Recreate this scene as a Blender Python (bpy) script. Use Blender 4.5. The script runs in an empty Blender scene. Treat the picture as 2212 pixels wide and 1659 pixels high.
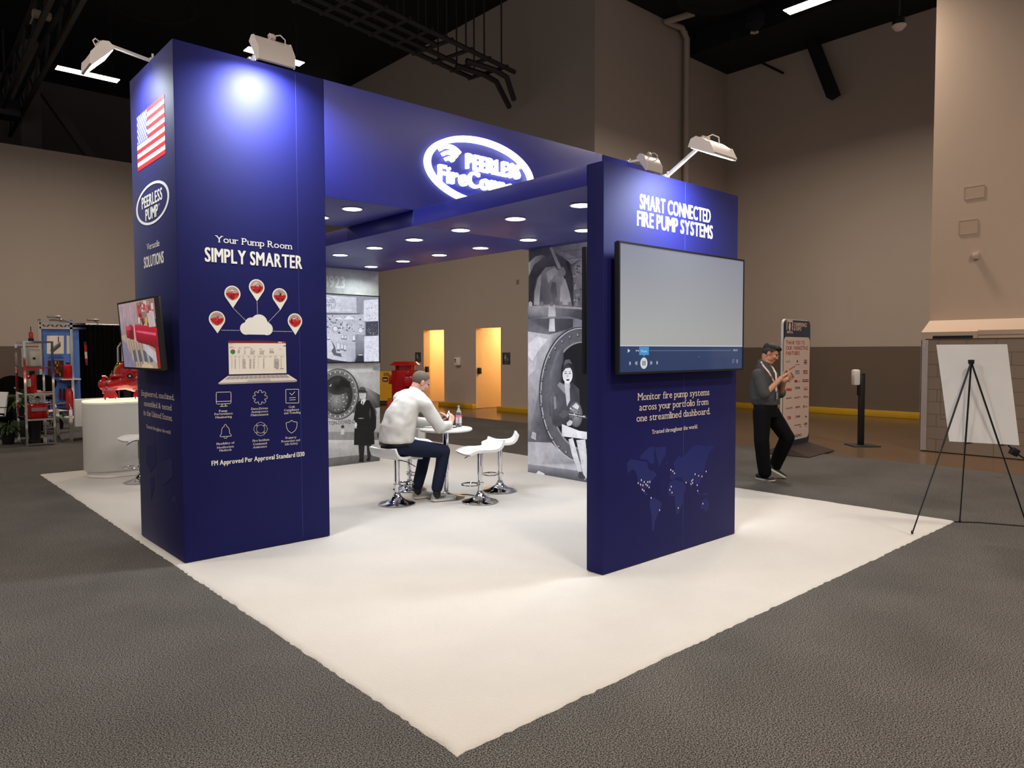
import bpy, bmesh, math, random
from mathutils import Vector, Matrix, noise
random.seed(7)
PI = math.pi
SC = bpy.context.scene
COL = SC.collection
V = Vector

# ------------------------------------------------------------------ camera
CAM = V((-1.796, -2.3439, 1.6703))
FPX = 1565.48
YAW, PITCH, ROLL = math.radians(48.0979), math.radians(-2.5556), math.radians(-0.193)
FWD = V((math.cos(PITCH)*math.cos(YAW), math.cos(PITCH)*math.sin(YAW), math.sin(PITCH)))
_r = V((math.sin(YAW), -math.cos(YAW), 0)); _u = _r.cross(FWD)
RGT = math.cos(ROLL)*_r + math.sin(ROLL)*_u
UPV = -math.sin(ROLL)*_r + math.cos(ROLL)*_u
cam_data = bpy.data.cameras.new('camera')
cam_data.sensor_width = 36.0
cam_data.lens = FPX*36.0/2212.0
cam_data.clip_end = 200
cam = bpy.data.objects.new('camera', cam_data)
COL.objects.link(cam)
cam.matrix_world = Matrix(((RGT.x, UPV.x, -FWD.x, CAM.x), (RGT.y, UPV.y, -FWD.y, CAM.y), (RGT.z, UPV.z, -FWD.z, CAM.z), (0, 0, 0, 1)))
SC.camera = cam

# ------------------------------------------------------------------ world, exposure
SC.view_settings.view_transform = 'Standard'
SC.view_settings.look = 'None'
SC.view_settings.gamma = 1.0
SC.view_settings.use_curve_mapping = False
SC.view_settings.exposure = 0.0
SC.cycles.max_bounces = 8
SC.cycles.diffuse_bounces = 4
SC.cycles.glossy_bounces = 4
SC.cycles.transmission_bounces = 6
SC.cycles.caustics_reflective = False
SC.cycles.caustics_refractive = False
SC.cycles.sample_clamp_indirect = 4.0
world = bpy.data.worlds.new('hall_air'); SC.world = world
world.use_nodes = True
_bg = world.node_tree.nodes['Background']
_bg.inputs[0].default_value = (1.0, 0.94, 0.92, 1)
_bg.inputs[1].default_value = 0.33

def lamp(kind, name, loc, power, col, size=0.2, size_y=None, target=None, spread=None, shape=None, parent=None):
    d = bpy.data.lights.new(name, kind)
    d.energy = power; d.color = col
    if kind == 'AREA':
        d.shape = shape or ('RECTANGLE' if size_y else 'DISK')
        d.size = size
        if size_y: d.size_y = size_y
        if spread: d.spread = math.radians(spread)
    if kind == 'SPOT':
        d.spot_size = math.radians(spread or 90); d.spot_blend = 0.8; d.shadow_soft_size = size
    if kind == 'POINT': d.shadow_soft_size = size
    o = bpy.data.objects.new(name, d); COL.objects.link(o)
    dirv = (V(target) - V(loc)) if target else V((0, 0, -1))
    q = dirv.to_track_quat('-Z', 'Y')
    o.matrix_world = Matrix.Translation(V(loc)) @ q.to_matrix().to_4x4()
    return o

WARM = (1.0, 0.85, 0.70)
COOL = (0.86, 0.94, 1.0)
NEUT = (1.0, 0.96, 0.90)
# hall ceiling pendants: x, y, z, length direction (0 along x, 1 along y), power
PENDANTS = [(2.25, 16.55, 8.0, 0, 195), (5.0, 12.8, 8.0, 0, 195), (11.3, 3.9, 8.0, 1, 430),
            (-3.5, 5.5, 8.0, 0, 247), (0.5, -4.0, 8.0, 0, 380), (7.0, -3.5, 8.0, 0, 260), (-6.0, -2.0, 8.0, 0, 330),
            (-5.0, 15.0, 8.0, 0, 195), (4.0, -7.5, 8.0, 0, 420)]

# ------------------------------------------------------------------ pixel helpers (photo pixel -> point on a world plane)
def ray(px, py):
    return FWD + RGT*((px-1106.0)/FPX) + UPV*((829.5-py)/FPX)
def at(px, py, axis, val):
    d = ray(px, py); k = 'xyz'.index(axis)
    return CAM + d*((val-CAM[k])/d[k])
def atd(px, py, depth):
    return CAM + ray(px, py)*depth

# ------------------------------------------------------------------ materials
def lin(c):
    return tuple((x/12.92 if x <= 0.04045 else ((x+0.055)/1.055)**2.4) for x in (c[0]/255., c[1]/255., c[2]/255.))
_M = {}
def mat(name, col, rough=0.5, metal=0.0, var=0.06, scale=8.0, bump=0.0, bscale=None, emit=None, estr=0.0, spec=0.5, trans=0.0, coat=0.0, sheen=0.0, attr=None, ior=1.45, bdist=0.01, bdet=5):
    if name in _M: return _M[name]
    m = bpy.data.materials.new(name); m.use_nodes = True
    nt = m.node_tree; b = nt.nodes['Principled BSDF']
    c = lin(col)
    b.inputs['Roughness'].default_value = rough
    b.inputs['Metallic'].default_value = metal
    b.inputs['Specular IOR Level'].default_value = spec
    b.inputs['Transmission Weight'].default_value = trans
    b.inputs['Coat Weight'].default_value = coat
    b.inputs['Sheen Weight'].default_value = sheen
    b.inputs['IOR'].default_value = ior
    tc = nt.nodes.new('ShaderNodeTexCoord')
    nz = nt.nodes.new('ShaderNodeTexNoise'); nz.inputs['Scale'].default_value = scale; nz.inputs['Detail'].default_value = 4
    nt.links.new(tc.outputs['Object'], nz.inputs['Vector'])
    if attr:
        at_ = nt.nodes.new('ShaderNodeAttribute'); at_.attribute_name = attr
        src = at_.outputs['Color']
        if var > 0.1:        # photographic mottling
            nz.inputs['Detail'].default_value = 8; nz.inputs['Roughness'].default_value = 0.7
            mr = nt.nodes.new('ShaderNodeMapRange'); mr.inputs[1].default_value = 0.3; mr.inputs[2].default_value = 0.7; mr.inputs[3].default_value = 1-var; mr.inputs[4].default_value = 1+var
            mm = nt.nodes.new('ShaderNodeMix'); mm.data_type = 'RGBA'; mm.blend_type = 'MULTIPLY'; mm.inputs[0].default_value = 1.0
            nt.links.new(nz.outputs['Fac'], mr.inputs[0]); nt.links.new(src, mm.inputs[6]); nt.links.new(mr.outputs[0], mm.inputs[7]); src = mm.outputs[2]
        if estr:
            b.inputs['Base Color'].default_value = (0.02, 0.02, 0.02, 1)
            nt.links.new(src, b.inputs['Emission Color']); b.inputs['Emission Strength'].default_value = estr
        else:
            nt.links.new(src, b.inputs['Base Color'])
    else:
        mx = nt.nodes.new('ShaderNodeMix'); mx.data_type = 'RGBA'
        mx.inputs[6].default_value = tuple(max(0, x*(1-var)) for x in c)+(1,)
        mx.inputs[7].default_value = tuple(min(1, x*(1+var)) for x in c)+(1,)
        nt.links.new(nz.outputs['Fac'], mx.inputs[0])
        nt.links.new(mx.outputs[2], b.inputs['Base Color'])
        if emit:
            b.inputs['Emission Color'].default_value = tuple(emit)+(1,); b.inputs['Emission Strength'].default_value = estr
    if bump:
        n2 = nt.nodes.new('ShaderNodeTexNoise'); n2.inputs['Scale'].default_value = bscale or scale*6; n2.inputs['Detail'].default_value = bdet
        nt.links.new(tc.outputs['Object'], n2.inputs['Vector'])
        bp = nt.nodes.new('ShaderNodeBump'); bp.inputs['Strength'].default_value = bump; bp.inputs['Distance'].default_value = bdist
        nt.links.new(n2.outputs['Fac'], bp.inputs['Height']); nt.links.new(bp.outputs[0], b.inputs['Normal'])
    _M[name] = m
    return m

# ------------------------------------------------------------------ object helpers
def wm(o):
    m = o.matrix_basis.copy()
    return wm(o.parent) @ m if o.parent else m
def tag(o, label=None, cat=None, group=None, kind=None):
    if label: o['label'] = label
    if cat: o['category'] = cat
    if group: o['group'] = group
    if kind: o['kind'] = kind
    return o
def thing(name, label, cat, loc=(0, 0, 0), rz=0.0, group=None):
    o = bpy.data.objects.new(name, None); COL.objects.link(o)
    o.empty_display_size = 0.1
    o.location = loc; o.rotation_euler = (0, 0, rz)
    return tag(o, label, cat, group)
def copy_tree(o, parent=None):
    c = o.copy(); COL.objects.link(c)
    if parent is not None:
        c.parent = parent; c.matrix_parent_inverse = Matrix()
    for ch in list(o.children): copy_tree(ch, c)
    return c

class MB:
    """collects shapes in one bmesh, links them as ONE mesh object"""
    def __init__(s): s.bm = bmesh.new()
    def _x(s, verts, M):
        if M is not None: bmesh.ops.transform(s.bm, matrix=M, verts=verts)
        return verts
    def box(s, x0, x1, y0, y1, z0, z1, M=None, bev=0.0, seg=2):
        b = bmesh.new()
        bmesh.ops.create_cube(b, size=1.0)
        bmesh.ops.transform(b, matrix=Matrix.Translation(((x0+x1)/2, (y0+y1)/2, (z0+z1)/2)) @ Matrix.Diagonal((abs(x1-x0), abs(y1-y0), abs(z1-z0), 1)), verts=b.verts)
        if bev > 0: bmesh.ops.bevel(b, geom=b.edges[:], offset=bev, segments=seg, affect='EDGES', profile=0.5)
        s.merge(b, M); return s
    def merge(s, b, M=None):
        if M is not None: bmesh.ops.transform(b, matrix=M, verts=b.verts)
        me = bpy.data.meshes.new('tmp'); b.to_mesh(me); b.free()
        s.bm.from_mesh(me); bpy.data.meshes.remove(me); return s
    def loft(s, rings, caps=True, closed=True, M=None):
        R = [[s.bm.verts.new((M @ V(p)) if M is not None else p) for p in r] for r in rings]
        n = len(R[0])
        for a, b in zip(R, R[1:]):
            for i in range(n if closed else n-1):
                j = (i+1) % n
                try: s.bm.faces.new((a[i], a[j], b[j], b[i]))
                except ValueError: pass
        if caps and closed:
            s.bm.faces.new(R[0][::-1]); s.bm.faces.new(R[-1])
        return s
    def tube(s, pts, r, seg=10, closed=False, caps=True, M=None, flat=1.0):
        pts = [V(p) for p in pts]; n = len(pts)
        rr = r if isinstance(r, (list, tuple)) else [r]*n
        rings = []; prev = None
        for i, p in enumerate(pts):
            if closed: t = pts[(i+1) % n]-pts[i-1]
            else: t = pts[min(i+1, n-1)]-pts[max(i-1, 0)]
            t.normalize()
            if prev is None:
                a = V((0, 0, 1)) if abs(t.z) < 0.9 else V((1, 0, 0))
                nx = t.cross(a).normalized()
            else:
                nx = (prev - t*prev.dot(t))
                nx = nx.normalized() if nx.length > 1e-6 else t.orthogonal().normalized()
            prev = nx; ny = t.cross(nx)
            rings.append([p + nx*(rr[i]*math.cos(2*PI*k/seg)) + ny*(rr[i]*flat*math.sin(2*PI*k/seg)) for k in range(seg)])
        if closed:
            rings.append(rings[0]); s.loft(rings, caps=False, M=M)
            bmesh.ops.remove_doubles(s.bm, verts=s.bm.verts, dist=1e-6)
        else: s.loft(rings, caps=caps, M=M)
        return s
    def cyl(s, p0, p1, r0, r1=None, seg=20, M=None):
        return s.tube([p0, p1], [r0, r0 if r1 is None else r1], seg, M=M)
    def lathe(s, prof, seg=32, loc=(0, 0, 0), M=None, sx=1.0, sy=1.0):
        rings = [[(loc[0]+sx*max(r, 1e-4)*math.cos(2*PI*k/seg), loc[1]+sy*max(r, 1e-4)*math.sin(2*PI*k/seg), loc[2]+z) for k in range(seg)] for r, z in prof]
        return s.loft(rings, M=M)
    def sph(s, c, r, seg=16, M=None):
        r = r if isinstance(r, (list, tuple)) else (r, r, r)
        b = bmesh.new(); bmesh.ops.create_uvsphere(b, u_segments=seg, v_segments=max(6, seg//2+2), radius=1.0)
        bmesh.ops.transform(b, matrix=Matrix.Translation(c) @ Matrix.Diagonal((r[0], r[1], r[2], 1)), verts=b.verts)
        return s.merge(b, M)
    def caps(s, pts, rr, seg=14):
        """chain of tapered capsules (for remeshed bodies)"""
        pts = [V(p) for p in pts]
        if not isinstance(rr, (list, tuple)): rr = [rr]*len(pts)
        for p, r in zip(pts, rr): s.sph(p, r, seg)
        for a, b, ra, rb in zip(pts, pts[1:], rr, rr[1:]): s.cyl(a, b, ra, rb, seg)
        return s
    def face(s, pts): s.bm.faces.new([s.bm.verts.new(p) for p in pts]); return s
    def prism(s, pts, M, depth):
        """polygon in local xy of M, extruded along local +z"""
        lo = [(x, y, 0) for x, y in pts]; hi = [(x, y, depth) for x, y in pts]
        return s.loft([lo, hi], M=M)
    def build(s, name, m, parent=None, smooth=35, world=True, kind=None):
        if parent is not None and world:
            bmesh.ops.transform(s.bm, matrix=wm(parent).inverted(), verts=s.bm.verts)
        bmesh.ops.recalc_face_normals(s.bm, faces=s.bm.faces)
        me = bpy.data.meshes.new(name); s.bm.to_mesh(me); s.bm.free()
        return link(name, me, m, parent, smooth, kind)
def link(name, me, m, parent=None, smooth=35, kind=None):
    if m: me.materials.append(m)
    if smooth:
        me.polygons.foreach_set('use_smooth', [True]*len(me.polygons))
        try: me.set_sharp_from_angle(angle=math.radians(smooth))
        except Exception: pass
    o = bpy.data.objects.new(name, me); COL.objects.link(o)
    if parent is not None: o.parent = parent
    if kind: o['kind'] = kind
    return o
def frame(org, x, z=None, y=None):
    """matrix with local x along x and local z along z"""
    x = V(x).normalized()
    if z is not None: z = V(z); z = (z - x*z.dot(x)).normalized(); y = z.cross(x)
    else: y = V(y); y = (y - x*y.dot(x)).normalized(); z = x.cross(y)
    return Matrix(((x.x, y.x, z.x, org[0]), (x.y, y.y, z.y, org[1]), (x.z, y.z, z.z, org[2]), (0, 0, 0, 1)))
def remesh(mb, name, m, parent, voxel, smooth=3, disp=None):
    """one continuous skin around overlapping shapes"""
    if parent is not None: bmesh.ops.transform(mb.bm, matrix=wm(parent).inverted(), verts=mb.bm.verts)
    bmesh.ops.recalc_face_normals(mb.bm, faces=mb.bm.faces)
    me = bpy.data.meshes.new(name); mb.bm.to_mesh(me); mb.bm.free()
    o = bpy.data.objects.new(name+'_raw', me); COL.objects.link(o)
    r = o.modifiers.new('r', 'REMESH'); r.mode = 'VOXEL'; r.voxel_size = voxel
    if smooth:
        q = o.modifiers.new('s', 'SMOOTH'); q.factor = 0.5; q.iterations = smooth
    dg = bpy.context.evaluated_depsgraph_get()
    nm = bpy.data.meshes.new_from_object(o.evaluated_get(dg))
    bpy.data.objects.remove(o); bpy.data.meshes.remove(me)
    if disp:
        amp, sc = disp
        nm.update()
        co = [v.co + v.normal*(amp*noise.noise(V((v.co.x*sc, v.co.y*sc, v.co.z*sc*0.55)))) for v in nm.vertices]
        for v, c in zip(nm.vertices, co): v.co = c
    nm.name = name
    return link(name, nm, m, parent, 180)

# ------------------------------------------------------------------ lettering
GL = {}
def make_glyphs():
    chars = ''.join(chr(c) for c in range(33, 127)) + '\u00ae'
    objs = []
    for sty, off in (('r', 0.0), ('b', 0.018)):
        for ch in chars:
            cu = bpy.data.curves.new('g', 'FONT'); cu.body = ch; cu.size = 1.0
            cu.dimensions = '2D'; cu.fill_mode = 'FRONT'; cu.resolution_u = 3; cu.offset = off
            o = bpy.data.objects.new('g', cu); COL.objects.link(o); objs.append((sty, ch, o, cu))
    dg = bpy.context.evaluated_depsgraph_get()
    for sty, ch, o, cu in objs:
        me = bpy.data.meshes.new_from_object(o.evaluated_get(dg))
        vs = [(v.co.x, v.co.y) for v in me.vertices]; fs = [tuple(p.vertices) for p in me.polygons]
        bpy.data.meshes.remove(me)
        xs = [v[0] for v in vs] or [0, 0.3]
        GL[sty, ch] = (vs, fs, min(xs), max(xs))
    for sty, ch, o, cu in objs:
        bpy.data.objects.remove(o); bpy.data.curves.remove(cu)
make_glyphs()
CAPH = max(v[1] for v in GL['r', 'H'][0])
XH = max(v[1] for v in GL['r', 'x'][0])
DESC = min(v[1] for v in GL['r', 'p'][0])
_ST = 0.09
SERIF = {}
for chs, spec in {'Y': 'bC cL cR', 'P': 'bL cl', 'R': 'bL bR cl', 'V': 'cL cR', 'E': 'bl cl', 'M': 'bL bR cL cR', 'T': 'bC', 'U': 'cL cR', 'D': 'bl cl', 'F': 'bL cl', 'L': 'bl cL', 'N': 'bL cL cR', 'A': 'bL bR', 'I': 'bC cC', 'H': 'bL bR cL cR', 'K': 'bL bR cL cR',
                  'u': 'xl xq bR', 'r': 'bL xl', 'm': 'bL bC bR xl', 'n': 'bL bR xl', 'p': 'dL xl', 'h': 'bL bR al', 'd': 'bR aq', 'b': 'al', 'i': 'bC xc', 'l': 'bC ac', 'k': 'bL bR al', 'f': 'bM', 'y': 'xL xR', 'v': 'xL xR', 'w': 'xL xR', 'x': 'xL xR bL bR'}.items():
    for c in chs: SERIF[c] = spec.split()
def layout(s, sty='r', serif=False):
    """-> quads/polys in em units (list of point lists), width; baseline y=0"""
    polys = []; x = 0.0
    gap = 0.07 if serif else (0.13 if sty == 'B' else 0.075)
    sty = 'r' if sty == 'B' else sty
    for ch in s:
        if ch == ' ': x += 0.27; continue
        vs, fs, x0, x1 = GL['r' if ch in 'MWNmw' else sty, ch]
        ox = x - x0
        for f in fs: polys.append([(vs[i][0]+ox, vs[i][1]) for i in f])
        if serif and ch in SERIF:
            w = x1-x0
            for sp in SERIF[ch]:
                y = {'b': 0.0, 'c': CAPH, 'x': XH, 'd': DESC, 'a': max(v[1] for v in vs)}[sp[0]]
                k = sp[1]
                cx = {'L': _ST*0.5, 'l': _ST*0.25, 'R': w-_ST*0.5, 'q': w-_ST*0.75, 'C': w/2, 'c': w/2-0.03, 'M': min(w*0.42, 0.16)}[k]
                hw = 0.105 if k in 'LRCM' else 0.085
                ya, yb = (y, y+0.055) if sp[0] in 'bd' else (y-0.055, y)
                polys.append([(x+cx-hw, ya), (x+cx+hw, ya), (x+cx+hw, yb), (x+cx-hw, yb), None])
        x += (x1-x0) + gap
    return polys, x-gap

class Art:
    """flat printed graphics on a plane, every shape with its own ink colour, layered 0.1 mm apart"""
    def __init__(s, axis=None, val=0, sgn=-1, org=None, U=None, Vv=None, N=None, off=0.002, step=0.00003):
        if axis == 'y': org, U, Vv, N = V((0, val, 0)), V((1, 0, 0)), V((0, 0, 1)), V((0, -1, 0))
        if axis == 'x': org, U, Vv, N = V((val, 0, 0)), V((0, -1, 0)), V((0, 0, 1)), V((-1, 0, 0))
        s.axis, s.val = axis, val
        s.o, s.U, s.V, s.N = V(org), V(U), V(Vv), V(N)
        s.h = off; s.st = step; s.bm = bmesh.new(); s.cl = s.bm.loops.layers.float_color.new('ink')
    def uv(s, px, py):
        d = ray(px, py); t = (s.o-CAM).dot(s.N)/d.dot(s.N); p = CAM + d*t - s.o
        return (p.dot(s.U), p.dot(s.V))
    def p3(s, q): return s.o + s.U*q[0] + s.V*q[1] + s.N*s.h
    def poly(s, pts, col, cols=None, bump=True):
        if bump: s.h += s.st
        try: f = s.bm.faces.new([s.bm.verts.new(s.p3(p)) for p in pts])
        except ValueError: return
        for i, l in enumerate(f.loops):
            c = lin(cols[i] if cols else col); l[s.cl] = (c[0], c[1], c[2], 1)
    def rect(s, u0, v0, u1, v1, col, cols=None): s.poly([(u0, v0), (u1, v0), (u1, v1), (u0, v1)], col, cols)
    def pp(s, pts, col, cols=None, bump=True): s.poly([s.uv(*p) for p in pts], col, cols, bump)
    def ell(s, c, ru, rv, col, n=40, a0=0, a1=2*PI, col2=None):
        if col2:
            s.h += s.st
            for i in range(n):
                a, b = a0+(a1-a0)*i/n, a0+(a1-a0)*(i+1)/n
                s.poly([c, (c[0]+ru*math.cos(a), c[1]+rv*math.sin(a)), (c[0]+ru*math.cos(b), c[1]+rv*math.sin(b))], col, [col, col2, col2], bump=False)
            return
        s.poly([(c[0]+ru*math.cos(a0+(a1-a0)*i/n), c[1]+rv*math.sin(a0+(a1-a0)*i/n)) for i in range(n if abs(a1-a0-2*PI) < 1e-6 else n+1)], col)
    def ring(s, c, ru, rv, wu, wv, col, n=56, a0=0, a1=2*PI):
        s.h += s.st
        for i in range(n):
            a, b = a0+(a1-a0)*i/n, a0+(a1-a0)*(i+1)/n
            s.poly([(c[0]+ru*math.cos(a), c[1]+rv*math.sin(a)), (c[0]+ru*math.cos(b), c[1]+rv*math.sin(b)),
                    (c[0]+(ru-wu)*math.cos(b), c[1]+(rv-wv)*math.sin(b)), (c[0]+(ru-wu)*math.cos(a), c[1]+(rv-wv)*math.sin(a))], col, bump=False)
    def line(s, pts, w, col, closed=False):
        s.h += s.st
        pts = [V((p[0], p[1])) for p in pts]; n = len(pts)
        for i in range(n if closed else n-1):
            a, b = pts[i], pts[(i+1) % n]; d = (b-a)
            if d.length < 1e-9: continue
            d.normalize(); q = V((-d.y, d.x))*w/2; e = d*w*0.42
            s.poly([a-e-q, b+e-q, b+e+q, a-e+q], col, bump=False)
    def text(s, t, u0, u1, v, cap, col, sty='r', serif=False, slant=0.0):
        heavy = ((-.036, -.011), (-.036, .011), (.036, -.011), (.036, .011), (-.018, 0), (.018, 0), (0, 0)) if sty == 'B' else ((0, 0),)
        polys, w = layout(t, sty, serif)
        s.h += s.st
        kx = (u1-u0)/w; ky = cap/CAPH
        for dx, dy in heavy[:-1]:
            for p in polys: s.poly([(u0+(x+dx+slant*y)*kx, v+(y+dy)*ky) for x, y in p], col, bump=False)
            s.h += s.st
        for p in polys:
            if p[-1] is None: s.poly([(u0+x*kx, v+y*ky) for x, y in p[:-1]], col)
            else: s.poly([(u0+(x+slant*y)*kx, v+y*ky) for x, y in p], col, bump=False)
    def ptext(s, t, p0, p1, capx, col, sty='r', serif=False, slant=0.0):
        a, b = s.uv(*p0), s.uv(*p1)
        m = ((p0[0]+p1[0])/2, (p0[1]+p1[1])/2)
        cap = s.uv(m[0], m[1]-capx)[1]-s.uv(*m)[1]
        s.text(t, a[0], b[0], (a[1]+b[1])/2, cap, col, sty, serif, slant)
    def build(s, name, m, parent=None):
        if parent is not None: bmesh.ops.transform(s.bm, matrix=wm(parent).inverted(), verts=s.bm.verts)
        me = bpy.data.meshes.new(name); s.bm.to_mesh(me); s.bm.free()
        return link(name, me, m, parent, 0)
# ------------------------------------------------------------------ base materials
def special(name, build):
    m = bpy.data.materials.new(name); m.use_nodes = True
    build(m.node_tree, m.node_tree.nodes['Principled BSDF']); _M[name] = m; return m
def _carpet(nt, b):
    tc = nt.nodes.new('ShaderNodeTexCoord')
    n = nt.nodes.new('ShaderNodeTexNoise'); n.inputs['Scale'].default_value = 150; n.inputs['Detail'].default_value = 3; n.inputs['Roughness'].default_value = 0.7
    n2 = nt.nodes.new('ShaderNodeTexNoise'); n2.inputs['Scale'].default_value = 1.3; n2.inputs['Detail'].default_value = 5
    r = nt.nodes.new('ShaderNodeValToRGB')
    r.color_ramp.elements[0].position = 0.42; r.color_ramp.elements[0].color = (0.006, 0.0058, 0.0055, 1)
    r.color_ramp.elements[1].position = 0.64; r.color_ramp.elements[1].color = (0.24, 0.222, 0.206, 1)
    mx = nt.nodes.new('ShaderNodeMix'); mx.data_type = 'RGBA'; mx.blend_type = 'MULTIPLY'; mx.inputs[0].default_value = 1
    r2 = nt.nodes.new('ShaderNodeValToRGB'); r2.color_ramp.elements[0].color = (0.75, 0.75, 0.75, 1); r2.color_ramp.elements[0].position = .3; r2.color_ramp.elements[1].position = .7
    bp = nt.nodes.new('ShaderNodeBump'); bp.inputs['Strength'].default_value = 0.6; bp.inputs['Distance'].default_value = 0.006
    L = nt.links.new
    L(tc.outputs['Object'], n.inputs['Vector']); L(tc.outputs['Object'], n2.inputs['Vector'])
    L(n.outputs['Fac'], r.inputs[0]); L(n2.outputs['Fac'], r2.inputs[0]); L(r.outputs[0], mx.inputs[6]); L(r2.outputs[0], mx.inputs[7])
    L(mx.outputs[2], b.inputs['Base Color']); L(n.outputs['Fac'], bp.inputs['Height']); L(bp.outputs[0], b.inputs['Normal'])
    b.inputs['Roughness'].default_value = 0.95; b.inputs['Specular IOR Level'].default_value = 0.15
M_carpet = special('dark_carpet', _carpet)
M_white_carpet = mat('white_carpet', (187, 182, 176), 0.95, var=0.05, scale=3.0, bump=0.5, bscale=90, spec=0.1, sheen=0.3)
M_concrete = mat('polished_concrete', (96, 76, 58), 0.22, var=0.22, scale=1.6, spec=0.5)
M_wall = mat('painted_wall', (178, 165, 154), 0.9, var=0.03, scale=1.2, bump=0.08, bscale=60, spec=0.2)
M_wall_dark = mat('wainscot_paint', (106, 92, 82), 0.85, var=0.04, scale=1.5, bump=0.08, bscale=60, spec=0.2)
M_recess = mat('recess_paint', (92, 84, 82), 0.9, var=0.05, scale=1.0)
M_ceil = mat('black_ceiling', (16, 15, 21), 0.9, var=0.25, scale=0.8)
M_blacksteel = mat('blackened_steel', (44, 42, 46), 0.6, var=0.2, scale=3)
M_pier = mat('pier_plaster', (178, 158, 142), 0.9, var=0.03, scale=2, bump=0.05, bscale=50, spec=0.2)
def _cmu(nt, b):
    tc = nt.nodes.new('ShaderNodeTexCoord'); sp = nt.nodes.new('ShaderNodeSeparateXYZ'); cb = nt.nodes.new('ShaderNodeCombineXYZ')
    br = nt.nodes.new('ShaderNodeTexBrick'); br.inputs['Scale'].default_value = 1.0
    br.inputs['Brick Width'].default_value = 0.41; br.inputs['Row Height'].default_value = 0.205; br.inputs['Mortar Size'].default_value = 0.006
    c = lin((132, 116, 104)); br.inputs['Color1'].default_value = c+(1,); br.inputs['Color2'].default_value = tuple(x*0.93 for x in c)+(1,); br.inputs['Mortar'].default_value = tuple(x*0.6 for x in c)+(1,)
    bp = nt.nodes.new('ShaderNodeBump'); bp.inputs['Strength'].default_value = 0.6; bp.inputs['Distance'].default_value = 0.008; bp.invert = True
    L = nt.links.new
    L(tc.outputs['Object'], sp.inputs[0]); L(sp.outputs['Y'], cb.inputs['X']); L(sp.outputs['Z'], cb.inputs['Y']); L(cb.outputs[0], br.inputs['Vector'])
    L(br.outputs['Color'], b.inputs['Base Color']); L(br.outputs['Fac'], bp.inputs['Height']); L(bp.outputs[0], b.inputs['Normal'])
    b.inputs['Roughness'].default_value = 0.7
M_cmu = special('concrete_block', _cmu)
M_yellow = mat('yellow_paint', (190, 150, 20), 0.6, var=0.1, scale=4)
M_warmroom = mat('cream_tile', (225, 195, 150), 0.5, var=0.03, scale=20)
M_black = mat('black_plastic', (11, 11, 13), 0.4, var=0.1)
M_blackcloth = mat('black_cloth', (10, 10, 11), 0.95, var=0.2, scale=20, spec=0.1)
M_chrome = mat('chrome', (225, 225, 228), 0.06, metal=1.0, var=0.01)
M_steel = mat('brushed_steel', (170, 165, 162), 0.28, metal=1.0, var=0.05, scale=30)
M_white = mat('white_lacquer', (232, 232, 230), 0.25, var=0.02)
M_leather = mat('white_leatherette', (228, 226, 226), 0.4, var=0.03, scale=30, bump=0.05, bscale=120)
M_whiteplastic = mat('white_plastic', (220, 215, 210), 0.4, var=0.02)
M_lampgrey = mat('lamp_housing', (188, 180, 176), 0.4, var=0.03)
M_photo = mat('photo_ink', (255, 255, 255), 0.5, attr='ink', spec=0.3, var=0.22, scale=7)
M_ink = mat('print_ink', (255, 255, 255), 0.55, attr='ink', spec=0.3)
M_gloss_ink = mat('gloss_print_ink', (255, 255, 255), 0.2, attr='ink')
M_led = mat('led_lens', (255, 255, 255), 0.4, emit=(1.0, 0.97, 0.92), estr=14.0)
M_ledcool = mat('flood_lens', (255, 255, 255), 0.4, emit=(0.93, 0.98, 1.0), estr=22.0)
M_pend = mat('pendant_lens', (255, 255, 255), 0.4, emit=(1.0, 0.90, 0.78), estr=16.0)
M_red = mat('red_enamel', (170, 18, 24), 0.22, var=0.06, scale=6, coat=0.4)
M_brass = mat('polished_brass', (214, 170, 70), 0.12, metal=1.0, var=0.03)
M_glass = mat('clear_glass', (255, 255, 255), 0.02, trans=1.0, var=0.0)
M_green = mat('plant_leaf', (50, 74, 34), 0.5, var=0.35, scale=14)
def _fabric(nt, b, rough=0.66, spec=0.18, k=1.0):
    tc = nt.nodes.new('ShaderNodeTexCoord')
    n = nt.nodes.new('ShaderNodeTexNoise'); n.inputs['Scale'].default_value = 1.1; n.inputs['Detail'].default_value = 3
    w = nt.nodes.new('ShaderNodeTexNoise'); w.inputs['Scale'].default_value = 2.2; w.inputs['Detail'].default_value = 2; w.inputs['Distortion'].default_value = 0.6
    mx = nt.nodes.new('ShaderNodeMix'); mx.data_type = 'RGBA'
    mx.inputs[6].default_value = (0.0060*k, 0.0066*k, 0.078*k, 1); mx.inputs[7].default_value = (0.0075*k, 0.0083*k, 0.096*k, 1)
    bp = nt.nodes.new('ShaderNodeBump'); bp.inputs['Strength'].default_value = 0.10; bp.inputs['Distance'].default_value = 0.02
    L = nt.links.new
    L(tc.outputs['Object'], n.inputs['Vector']); L(tc.outputs['Object'], w.inputs['Vector'])
    L(n.outputs['Fac'], mx.inputs[0]); L(mx.outputs[2], b.inputs['Base Color']); L(w.outputs['Fac'], bp.inputs['Height']); L(bp.outputs[0], b.inputs['Normal'])
    b.inputs['Roughness'].default_value = rough; b.inputs['Specular IOR Level'].default_value = spec; b.inputs['Sheen Weight'].default_value = 0.05; b.inputs['Sheen Roughness'].default_value = 0.35
M_blue = special('blue_stretch_fabric', _fabric)
M_bluepanel = special('blue_laminate_bounce_lit', lambda nt, b: _fabric(nt, b, 0.42, 0.5, 2.6))  # glossy laminate; bounced light and lens flare are put into its brighter blue
INKW = (228, 226, 218)

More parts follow.
